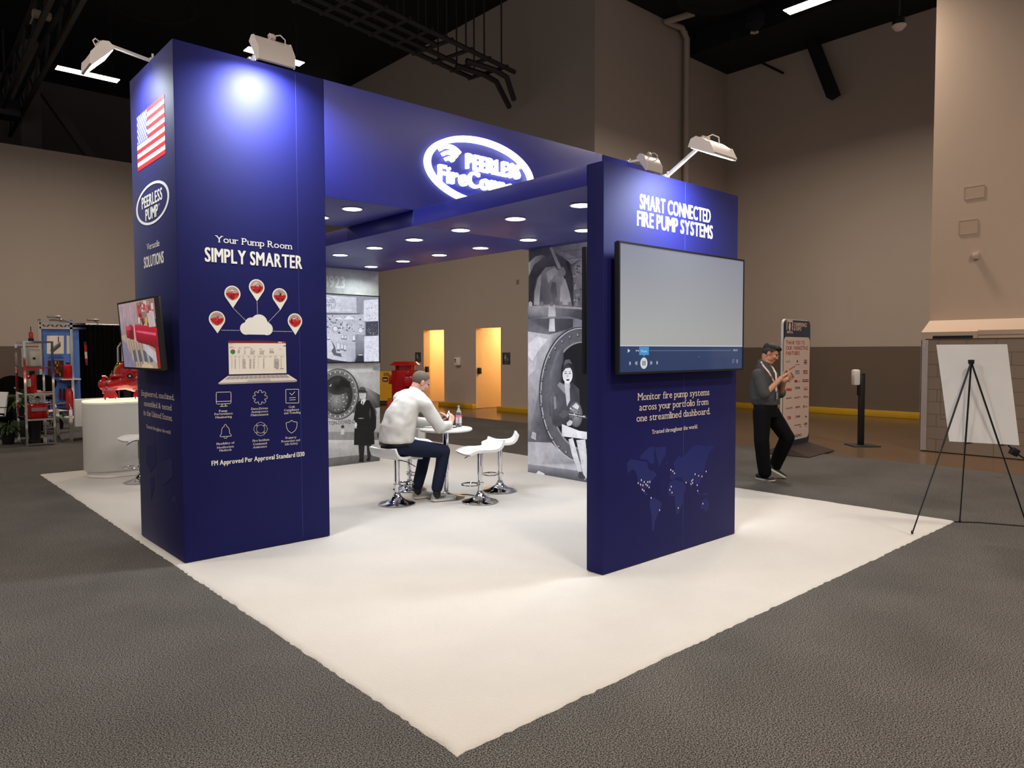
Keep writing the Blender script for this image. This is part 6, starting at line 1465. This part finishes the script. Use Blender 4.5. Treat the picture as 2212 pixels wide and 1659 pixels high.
MB().lathe([(0.045, 0.003), (0.045, 0.05), (0.03, 0.055)], 20, tuple(c)).build('base', M_black, sr); MB().lathe([(0.036, 0.055), (0.036, 0.15), (0.025, 0.17), (0.008, 0.175)], 20, tuple(c)).build('lens', M_red, sr); MB().lathe([(0.007, 0.17), (0.007, 0.27)], 10, tuple(c)).build('rod', M_black, sr)
c = onshelf(67, 2, 13.3)
tk = thing('fire_extinguisher', 'red cylinder extinguisher with black valve on the middle shelf', 'extinguisher', tuple(c))
MB().lathe([(0.075, 0.0), (0.082, 0.015), (0.082, 0.30), (0.055, 0.335), (0.022, 0.345)], 28, tuple(c)).build('cylinder', M_red, tk); MB().box(c.x-0.03, c.x+0.06, c.y-0.02, c.y+0.02, c.z+0.345, c.z+0.40, bev=0.008).build('valve', M_black, tk); MB().box(c.x-0.072, c.x-0.02, c.y-0.086, c.y-0.055, c.z+0.12, c.z+0.26).build('label', M_cab, tk)
rb = random.Random(8)
for k, (x, y, col, nm) in enumerate(((0.60, 13.2, (205, 150, 130), 'pink'), (0.68, 13.35, (200, 80, 60), 'red'), (0.63, 13.55, (214, 196, 170), 'cream'), (0.72, 13.2, (214, 170, 60), 'yellow'))):
    obj('leaflet', MB().box(-0.07, 0.07, -0.1, 0.1, 0, 0.004, M=Matrix.Translation((x, y, SHZ[2]+0.0146+0.0042*k)) @ Matrix.Rotation(rb.uniform(-.5, .5), 4, 'Z')), mat('paper_'+nm, col, 0.6), nm+' printed leaflet lying on the middle shelf beside the red extinguisher', 'leaflet', 'leaflets on the chrome shelf')
c = onshelf(79, 1, 13.38)
rc = thing('foam_canister', 'wide red canister with a grey label on the lower glass shelf', 'canister', tuple(c))
MB().lathe([(0.155, 0.0), (0.165, 0.015), (0.165, 0.235), (0.14, 0.265), (0.05, 0.28)], 32, tuple(c)).build('body', M_red, rc); MB().box(c.x-0.12, c.x+0.11, c.y-0.172, c.y-0.12, c.z+0.13, c.z+0.195).build('label', mat('grey_label', (140, 120, 118), 0.5), rc); MB().lathe([(0.03, 0.28), (0.03, 0.32), (0.05, 0.325), (0.05, 0.36), (0.02, 0.40)], 16, tuple(c)).build('valve', M_steel, rc)
tr = thing('waste_bin', 'black cylindrical bin standing under the chrome shelf', 'bin', (0.60, 14.35, 0))
MB().lathe([(0.09, 0.0), (0.11, 0.38), (0.10, 0.38), (0.085, 0.01)], 24, (0.585, 13.75, 0.0445)).build('body', M_black, tr)
# plants
def plant(name, c, h, spread, n, lw, label, seed, pot=True):
    t = thing(name, label, 'plant', tuple(c)); r = random.Random(seed)
    if pot: MB().lathe([(0.09, 0.0), (0.12, 0.22), (0.11, 0.22), (0.10, 0.18), (0.001, 0.18)], 20, tuple(c)).build('pot', M_black, t)
    m = MB()
    for k in range(n):
        a_ = r.uniform(0, 2*PI); l = spread*r.uniform(.5, 1); z0 = c.z+(0.18 if pot else 0.02); z1 = c.z+h*r.uniform(.45, 1)
        p0 = V((c.x, c.y, z0)); p2 = V((c.x+l*math.cos(a_), c.y+l*math.sin(a_), z1)); p1 = (p0+p2)/2+V((0, 0, h*.25))
        m.tube([p0, p1, p2], 0.004, 5); d = (p2-p1).normalized(); s2 = d.cross(V((0, 0, 1))).normalized()*lw*r.uniform(.6, 1.1); L = lw*2.6
        q = [p2-d*L*.2, p2+d*L*.2+s2, p2+d*L*.55+s2*.8-V((0, 0, L*.1)), p2+d*L-V((0, 0, L*.35)), p2+d*L*.55-s2*.8-V((0, 0, L*.1)), p2+d*L*.2-s2]
        vs = [m.bm.verts.new(x) for x in q]; up_ = [m.bm.verts.new(x+V((0, 0, 0.002))) for x in q]; m.bm.faces.new(vs); m.bm.faces.new(up_[::-1])
    m.build('leaves', M_green, t, smooth=0, kind='stuff')
def floorpt(px, py): return at(px, py, 'z', 0.0)
plant('leafy_plant', V((0.52, 15.02, 0.35)), 0.62, 0.2, 46, 0.05, 'broad-leaved green plant behind the chrome shelf', 1)
ps_ = thing('plant_stand', 'black plant stand behind the chrome shelf', 'stand', (0.52, 15.02, 0)); MB().box(0.40, 0.64, 14.90, 15.14, 0.0, 0.345, bev=0.01).build('body', M_black, ps_)
plant('fern', V((0.17, 13.75, 0.0)), 0.42, 0.24, 70, 0.026, 'feathery green fern on the carpet left of the chrome shelf', 2)
plant('fern', V((floorpt(126, 926).x, floorpt(126, 926).y, 0.0)), 0.4, 0.25, 50, 0.04, 'low green plant on the carpet behind the white armchair', 3)
# chairs
def tubechair(loc, rz, label):
    t = thing('cantilever_chair', label, 'chair', loc, rz, 'white cantilever chairs')
    MB().box(-0.22, 0.24, -0.24, 0.24, 0.44, 0.47, bev=0.012).build('seat', M_leather, t, world=False)
    MB().box(-0.015, 0.015, -0.24, 0.24, 0.0, 0.42, M=Matrix.Translation((-0.24, 0, 0.50)) @ Matrix.Rotation(-0.18, 4, 'Y'), bev=0.012).build('backrest', M_leather, t, world=False)
    for s in (-1, 1):
        MB().tube([(-0.26, s*0.27, 0.62), (0.18, s*0.27, 0.64), (0.25, s*0.27, 0.60), (0.27, s*0.27, 0.5), (0.27, s*0.27, 0.08), (0.24, s*0.27, 0.014), (-0.2, s*0.27, 0.014)], 0.013, 8).tube([(-0.24, s*0.27, 0.455), (0.24, s*0.27, 0.455)], 0.011, 8).tube([(-0.235, s*0.26, 0.44), (-0.30, s*0.26, 0.9)], 0.012, 8).build('frame', M_chrome, t, world=False)
    MB().tube([(-0.2, -0.27, 0.014), (-0.2, 0.27, 0.014)], 0.013, 8).build('floor_bar', M_chrome, t, world=False)
    return t
ca_ = tubechair((-0.06, 14.85, 0), R_(200), 'white cantilever chair with a chrome frame, left of the chrome shelf')
cb_ = copy_tree(ca_); cb_.location = (1.12, 15.40, 0); cb_.rotation_euler = (0, 0, R_(20)); cb_['label'] = 'white cantilever chair seen through the back of the chrome shelf'
q = floorpt(150, 955); ac = thing('armchair', 'low white armchair with flat chrome arms beside the pump counter', 'chair', (1.36, 13.75, 0), R_(0))
Mac = Matrix.Translation((1.42, 13.75, 0)) @ Matrix.Rotation(R_(8), 4, 'Z')
MB().box(-0.30, 0.34, -0.30, 0.30, 0.30, 0.44, M=Mac, bev=0.04).build('seat', M_leather, ac)
MB().box(-0.30, 0.34, -0.36, -0.27, 0.26, 0.80, M=Mac, bev=0.035).build('backrest', M_leather, ac)
for s in (-0.36, 0.40):
    m = MB()
    for z in (0.0, 0.60): m.box(s-0.03, s+0.03, -0.34, 0.36, z, z+0.014, M=Mac)
    for y in (-0.34, 0.35): m.box(s-0.03, s+0.03, y-0.007, y+0.007, 0, 0.614, M=Mac)
    m.build('side_frame', M_chrome, ac)
for i, (px, y, lb) in enumerate(((26, 16.6, 'black chair with an oval back at the far left, beyond the white chair'), (90, 16.9, 'black oval-backed chair behind the blue panel edge'))):
    p = at(px, 820, 'y', y); t = thing('black_chair', lb, 'chair', (p.x, y, 0), 0, 'black oval-backed chairs')
    MB().lathe([(0.001, -0.02), (1.0, -0.015), (1.0, 0.015), (0.001, 0.02)], 28, M=Matrix.Translation((p.x, y, 0.98)) @ Matrix.Rotation(PI/2, 4, 'X') @ Matrix.Diagonal((0.29, 0.21, 1, 1))).build('backrest', M_blackcloth, t)
    MB().box(p.x-0.25, p.x+0.25, y+0.02, y+0.5, 0.62, 0.68, bev=0.02).build('seat', M_blackcloth, t)
    for dx in (-0.2, 0.2): MB().tube([(p.x+dx, y+0.01, 0.95), (p.x+dx, y+0.03, 0.62), (p.x+dx*1.1, y+0.02, 0)], 0.014, 8).build('leg', M_black, t); MB().tube([(p.x+dx, y+0.48, 0.62), (p.x+dx*1.1, y+0.5, 0)], 0.014, 8).build('leg', M_black, t)
p = at(20, 870, 'y', 16.0)
obj('draped_table', MB().box(-1.6, at(88, 850, 'y', 15.9).x, 15.75, 16.35, 0.0, 0.74, bev=0.015), M_blackcloth, 'black cloth-draped table at the far left edge', 'table')
# blue product wall with truss
BY = 18.55
bx0, bx1 = at(93, 800, 'y', BY).x, at(158, 800, 'y', BY).x
zt, zb_ = at(120, 711, 'y', BY).z, 0.02
bw = thing('product_board', 'blue printed product board with pictures of extinguishers, behind the chrome shelf', 'board', ((bx0+bx1)/2, BY, 0))
MB().box(bx0, bx1+0.15, BY, BY+0.05, zb_, zt).build('board_panel', mat('banner_blue', (74, 112, 182), 0.6), bw)
a = Art('y', BY)
def bq(x, y): return a.uv(x/4.148, 660+y/4.148)
def bb_(x0, y0, x1, y1, c): a.poly([bq(x0, y1), bq(x1, y1), bq(x1, y0), bq(x0, y0)], c)
bb_(420, 270, 572, 432, (225, 212, 200)); bb_(597, 270, 650, 432, (205, 195, 180)); a.poly([bq(448, 400), bq(540, 320), bq(545, 365), bq(465, 432)], (84, 80, 84)); a.poly([bq(460, 380), bq(535, 325), bq(538, 335), bq(470, 392)], (150, 140, 134)); bb_(520, 278, 528, 330, (40, 38, 44))
for y in (450, 467, 665, 682, 880, 895): a.ptext('WHEELED UNITS' if y in (450, 665) else 'EXTINGUISHERS', (430/4.148+(0 if y % 2 else 3), 660+y/4.148+2), (568/4.148-(0 if y % 2 else 3), 660+y/4.148+2), 3, (32, 48, 100), 'B')
bb_(428, 492, 570, 642, (60, 34, 22))
rb = random.Random(6)
for k in range(40): x, y = rb.uniform(430, 555), rb.uniform(495, 620); bb_(x, y, x+rb.uniform(5, 16), y+rb.uniform(8, 26), rb.choice([(150, 90, 30), (200, 140, 60), (90, 40, 20), (120, 20, 20), (60, 30, 20)]))
for x in (440, 528, 562): bb_(x, 770, x+24, 845, (130, 20, 26)); bb_(x+4, 745, x+20, 772, (40, 30, 34))
a.build('board_print', M_ink, bw)
m = MB(); zt2 = at(120, 699, 'y', BY).z
for z in (zt+0.03, zt2): m.box(bx0-0.05, bx1+0.3, BY-0.03, BY+0.03, z-0.025, z+0.025)
for x in (bx0-0.05, bx1-0.02): m.box(x-0.03, x+0.03, BY-0.03, BY+0.03, 0, zt2+0.1)
n_ = 7
for i in range(n_): x0 = bx0+(bx1-bx0)*i/n_; x1 = bx0+(bx1-bx0)*(i+1)/n_; m.tube([(x0, BY, zt+.03 if i % 2 else zt2), (x1, BY, zt2 if i % 2 else zt+.03)], 0.014, 6)
m.build('truss_frame', M_chrome, bw)
sf = V((at(147, 818, 'y', BY-0.2).x, BY-0.2, at(147, 818, 'y', BY-0.2).z))
MB().box(sf.x-0.16, bx1+0.1, BY-0.35, BY-0.002, sf.z-0.03, sf.z).build('side_shelf', M_cab, bw)
for (px, pb, ptop, lb, r) in ((147.5, None, 783, 'red extinguisher set standing on the small white shelf of the blue board', 0.10), (149.5, 0.0, 830, 'large red extinguisher on the floor in front of the blue board', 0.085)):
    p = at(px, 850, 'y', BY-0.2); zz = sf.z+0.001 if pb is None else 0.0; h_ = at(px, ptop, 'y', BY-0.2).z-zz
    t = thing('fire_extinguisher', lb, 'extinguisher', (p.x, p.y, zz))
    MB().lathe([(r*.95, 0), (r, 0.02), (r, h_*.78), (r*.6, h_*.88), (0.02, h_*.9)], 24, (p.x, p.y, zz)).build('cylinder', M_red, t); MB().box(p.x-0.03, p.x+0.05, p.y-0.02, p.y+0.02, zz+h_*.9, zz+h_, bev=0.006).build('valve', M_black, t)
# black drape behind the pump
DY = 18.75
dx0, dx1 = at(157, 800, 'y', DY).x, at(330, 800, 'y', DY).x; dzt = at(200, 702, 'y', DY).z
m = MB(); r0 = []; r1 = []; n_ = 120
for i in range(n_+1):
    x = dx0+(dx1-dx0)*i/n_; y = DY+0.045*math.sin(i*0.9)+0.02*math.sin(i*2.3); r0.append((x, y, 0.02)); r1.append((x, y*1.0, dzt-0.01*abs(math.sin(i*0.9))))
bk = lambda r: r+[(p_[0], p_[1]+0.006, p_[2]) for p_ in r[::-1]]
m.loft([bk(r0), bk(r1)])
dpe = thing('black_drape', 'tall black pleated drape behind the red pump', 'drape', ((dx0+dx1)/2, DY, 0)); m.build('cloth', M_blackcloth, dpe, smooth=60)
MB().cyl((dx0-0.05, DY, dzt+0.015), (dx1, DY, dzt+0.015), 0.02, seg=10).build('rail', M_steel, dpe)
for x in (dx0-0.05, dx1): MB().cyl((x, DY, 0), (x, DY, dzt+0.03), 0.022, seg=10).build('post', M_steel, dpe)
a = Art('y', DY-0.09); rbn = [a.uv(181, 738), a.uv(186.5, 789)]
t = thing('hanging_banner', 'narrow red and white vertical banner hanging on the black drape', 'banner', tuple(V((rbn[0][0], DY-0.09, rbn[1][1]))))
for k in range(7):
    f0, f1 = k/7, (k+1)/7; u0 = rbn[0][0]+(rbn[1][0]-rbn[0][0])*f0*.6; z0 = rbn[0][1]+(rbn[1][1]-rbn[0][1])*f1; z1 = rbn[0][1]+(rbn[1][1]-rbn[0][1])*f0
    MB().box(u0, u0+0.055, DY-0.095, DY-0.09, z0, z1).build('banner_section', M_red if k in (1, 2, 5) else (M_cab if k not in (0, 6) else mat('banner_dark', (60, 40, 40), 0.6)), t, smooth=0)
p0, p1 = at(252, 738, 'y', 18.2), at(285, 792, 'y', 18.2)
wbp = thing('demo_board', 'white product board with a pipe arch, half hidden behind the tilted screen', 'board', (p0.x, 18.2, 0))
MB().prism(rrect(p0.x+0.1, p1.z-0.1, p1.x, p0.z-0.03, 0.12), Matrix(((1, 0, 0, 0), (0, 0, -1, 18.2), (0, 1, 0, 0), (0, 0, 0, 1))), 0.03).build('panel', M_cab, wbp)
MB().box(p0.x+0.12, p1.x-0.05, 18.15, 18.25, 0, p1.z-0.1).build('stand', M_black, wbp)
MB().tube([(p0.x, 18.12, 1.1), (p0.x, 18.12, p0.z-0.15), (p0.x+0.07, 18.12, p0.z-0.04), (p0.x+0.2, 18.12, p0.z+0.03), (p0.x+0.5, 18.12, p0.z+0.05)], 0.03, 10).tube([(p0.x, 18.12, 0), (p0.x, 18.12, 1.1)], 0.02, 8).build('pipe_arch', M_steel, wbp)
m = MB()
for k in range(9): m.box(p0.x+0.30, p0.x+0.42-0.012*(k % 3), 18.158, 18.169, p0.z-0.2-0.045*k, p0.z-0.185-0.045*k)
m.build('printed_lines', M_black, wbp)
for (px, py, bxp, lb) in ((116, 684, 152, 'upper little arm light above the blue board'), (120, 691, 143, 'lower little arm light above the blue board'), (201, 691, 212, 'little arm light above the black drape')):
    c = at(px, py, 'y', DY-(1.0 if px == 116 else 0.6)); b0 = at(bxp, 696, 'y', DY-0.05)
    t = thing('small_arm_light', lb, 'light', tuple(b0), 0, 'little arm lights of the neighbouring booth')
    MB().tube([b0-V((0, 0, .02)), c], 0.012, 6).build('arm', M_steel, t); MB().box(c.x-0.13, c.x+0.13, c.y-0.06, c.y+0.06, c.z-0.025, c.z+0.025, bev=0.012).build('head', M_steel, t)
# ------------------------------------------------------------------ hall ceiling: pendants, ducts, pipes
def pendant(x, y, z, dr, power, label, shown):
    t = thing('linear_pendant', label, 'ceiling light', (x, y, z), PI/2 if dr else 0, 'linear pendants of the hall')
    L = 0.62
    hb = MB()
    for s in (-1, 1):
        hb.box(-L, L, s*0.075-0.06, s*0.075+0.06, 0.0, 0.03)
    hb.box(-L*0.3, L*0.3, -0.05, 0.05, 0.03, 0.09)
    hb.build('housing', M_black, t, world=False)
    for s in (-1, 1):
        MB().box(-L, L, s*0.075-0.055, s*0.075+0.055, -0.012, 0.0).build('lens', M_pend, t, world=False)
    for s in (-1, 1):
        MB().cyl((s*L*0.8, 0, 0.03), (s*L*0.8, 0, 11.25-z), 0.004, seg=6).build('suspension_wire', M_blacksteel, t, world=False)
    lamp('AREA', 'pendant_glow', (x, y, z-0.02), power, WARM, L*2 if not dr else 0.25, 0.25 if not dr else L*2, spread=165)
LB = ['long white pendant light beside the flag tower arm light, upper left', 'long white pendant light behind the tower front arm light', 'white pendant light at the top edge, over the right walls']
for i, (x, y, z, dr, pw) in enumerate(PENDANTS):
    pendant(x, y, z, dr, pw, LB[i] if i < 3 else 'long white pendant light hanging over the aisles behind the viewpoint', i < 3)
# ducts, trays, beams
c = at(330, 8, 'z', 10.2)
dm = MB(); dm.lathe([(1.0, 0.0), (1.05, -0.05), (0.9, -0.06), (0.86, 0.0), (0.7, 0.06), (0.66, 0.02), (0.5, 0.02), (0.46, 0.10), (0.25, 0.1), (0.2, 0.5), (1.0, 0.5)], 48, tuple(c)); dm.cyl(c+V((0, 0, 0.4)), (c.x, c.y, 11.24), 0.7, 0.7, 32)
obj('round_diffuser', dm, M_ceil, 'large round dark ceiling air diffuser above the flag tower', 'air vent')
c = at(1560, -14, 'z', 10.2)
dm = MB(); dm.lathe([(1.0, 0.0), (1.05, -0.05), (0.9, -0.06), (0.86, 0.0), (0.7, 0.06), (0.66, 0.02), (0.2, 0.1), (0.2, 0.28), (1.0, 0.28)], 48, tuple(c))
obj('round_diffuser', dm, M_ceil, 'round dark ceiling air diffuser at the top edge, left of the right pendant', 'air vent')
def truss(name, p0, p1, w, h, n, label):
    mb = MB(); p0, p1 = V(p0), V(p1); d = (p1-p0); L = d.length; M = frame(p0, d, y=d.cross(V((0, 0, 1))))
    for y in (-w/2, w/2):
        for z in (0, h): mb.box(0, L, y-0.05, y+0.05, z-0.05, z+0.05, M=M)
    for i in range(n):
        x0, x1 = L*i/n, L*(i+1)/n
        for y in (-w/2, w/2): mb.tube([(x0, y, 0 if i % 2 else h), (x1, y, h if i % 2 else 0)], 0.03, 6, M=M)
    return obj(name, mb, M_blacksteel, label, 'beam')
a, b = at(108, 0, 'z', 9.6), at(8, 225, 'z', 9.6)
truss('roof_truss', a+(a-b)*0.3, b+(b-a)*0.12, 0.5, 0.7, 14, 'dark steel roof truss running along the ceiling at the upper left corner')
# cable ladder near the wall of the rest rooms
def pz(px, py, z): return at(px, py, 'z', z)
Zt = 8.7
lad = MB()
e0, e1 = pz(640, 0, Zt), pz(1018, 168, Zt)
dr = (e1-e0).normalized(); sd = V((-dr.y, dr.x, 0)); Lh = (e1-e0).length
for o_, ln_ in ((0, Lh), (-1.1, Lh+0.4), (-0.35, Lh-1.0), (-0.7, Lh-2.0)):
    lad.tube([e0+sd*o_-dr*3, e0+sd*o_+dr*ln_], 0.055, 6)
for i in range(9):
    q = e0+dr*(Lh*i/8); lad.tube([q+sd*0.1, q-sd*1.2], 0.045, 6); lad.tube([q-sd*0.1, q-sd*0.1+V((0, 0, 11.24-Zt))], 0.02, 6); lad.tube([q-sd*1.0, q-sd*1.0+V((0, 0, 11.24-Zt))], 0.02, 6)
obj('cable_ladder', lad, M_blacksteel, 'dark hanging ladder of pipes and trays over the header beam, ends loose', 'pipe rack')
for k, (off, px, py) in enumerate(((0.0, 1100, 190), (0.4, 1088, 182))):
    q = [pz(985, 140, Zt)-V((0, off, 0.02)), pz(1045, 152, Zt)-V((0, off, 0.1)), pz(1072, 166, Zt)-V((0, off, 0.12)), pz(px, py, Zt)-V((0, off, 0.5))]
    obj('loose_hose', MB().tube(q, 0.07, 8), M_blacksteel, ('longer' if k == 0 else 'shorter')+' of the two dark hoses drooping from the end of the ladder of pipes', 'hose')
q0, q1, q2 = at(1440, 47, 'y', 9.45), at(1484, 74, 'y', 9.45), at(1481, 420, 'y', 9.45)
obj('wall_pipe', MB().tube([at(1500, 28, 'y', 8.8), q0, q1-V((0.25, 0, -.1)), q1+V((0, 0, -.12)), V((q1.x, q1.y, 2.0))], 0.085, 12), M_wall, 'grey pipe running down the wall beside the dark soffit, above the dashboard panel', 'pipe')
b0, b1 = at(1750, 78, 'x', 17.1), at(1801, 208, 'x', 17.1)
obj('steel_beam', MB().box(-0.17, 0.17, -0.12, 0.12, -0.6, (b1-b0).length, M=frame(b0, (1, 0, 0), z=b1-b0)), M_ceil, 'dark steel beam slanting down the wall at the upper right', 'beam')
obj('thin_rod', MB().tube([at(1643, 134, 'x', 17.3), at(1692, 158, 'x', 17.3)], 0.035, 6), M_ceil, 'thin dark rod poking down from the soffit in the corner', 'rod')
c = at(1942, 57, 'z', 7.9)
cm_ = thing('ceiling_camera', 'small domed camera hanging on a rod near the pale pier top', 'camera', tuple(c))
MB().cyl(c, (c.x, c.y, 11.25), 0.02, seg=8).build('drop_rod', M_blacksteel, cm_); MB().lathe([(0.12, 0), (0.12, 0.14), (0.05, 0.18)], 20, tuple(c)).build('housing', M_black, cm_); MB().lathe([(0.001, -0.09), (0.07, -0.07), (0.13, 0.0), (0.13, 0.02), (0.001, 0.02)], 20, tuple(c)).build('dome', M_lampgrey, cm_)
c = at(1631, 64, 'z', 9.6)
sp_ = thing('ceiling_speaker', 'small round speaker with pale bracket in the dark ceiling right of the pipe', 'speaker', tuple(c))
MB().lathe([(0.001, 0), (0.10, 0.0), (0.22, 0.12), (0.22, 0.35), (0.1, 0.5)], 20, tuple(c)).build('body', M_ceil, sp_); MB().tube([c+V((0.12, 0, -0.02)), c+V((0.16, 0.1, 0.0)), c+V((0.10, 0.18, 0.02))], 0.035, 8).build('bracket', M_lampgrey, sp_); MB().cyl(c+V((0, 0, .4)), (c.x, c.y, 11.25), 0.03, seg=8).build('rod', M_blacksteel, sp_)
c = at(90, 33, 'z', 9.2)
pj = thing('ceiling_box', 'small pale box hanging under the roof truss at the upper left', 'box', tuple(c))
MB().box(c.x-0.18, c.x+0.18, c.y-0.1, c.y+0.1, c.z-0.07, c.z+0.07, bev=0.02).build('case', M_pier, pj); MB().tube([c+V((-.15, 0, -.05)), c+V((-.22, 0, -.25))], 0.02, 6).build('antenna', M_pier, pj); MB().cyl(c, (c.x, c.y, 11.25), 0.015, seg=6).build('rod', M_blacksteel, pj)
c = at(12, 235, 'y', 24.0)
obj('spot_fixture', MB().box(c.x-0.35, c.x+0.35, 23.7, 24.4, c.z-0.25, c.z+0.25, bev=0.05).cyl((c.x, 24, c.z+.2), (c.x, 24, 11.25), 0.03), M_blacksteel, 'dark box fixture hanging at the left edge under the truss end', 'fixture')
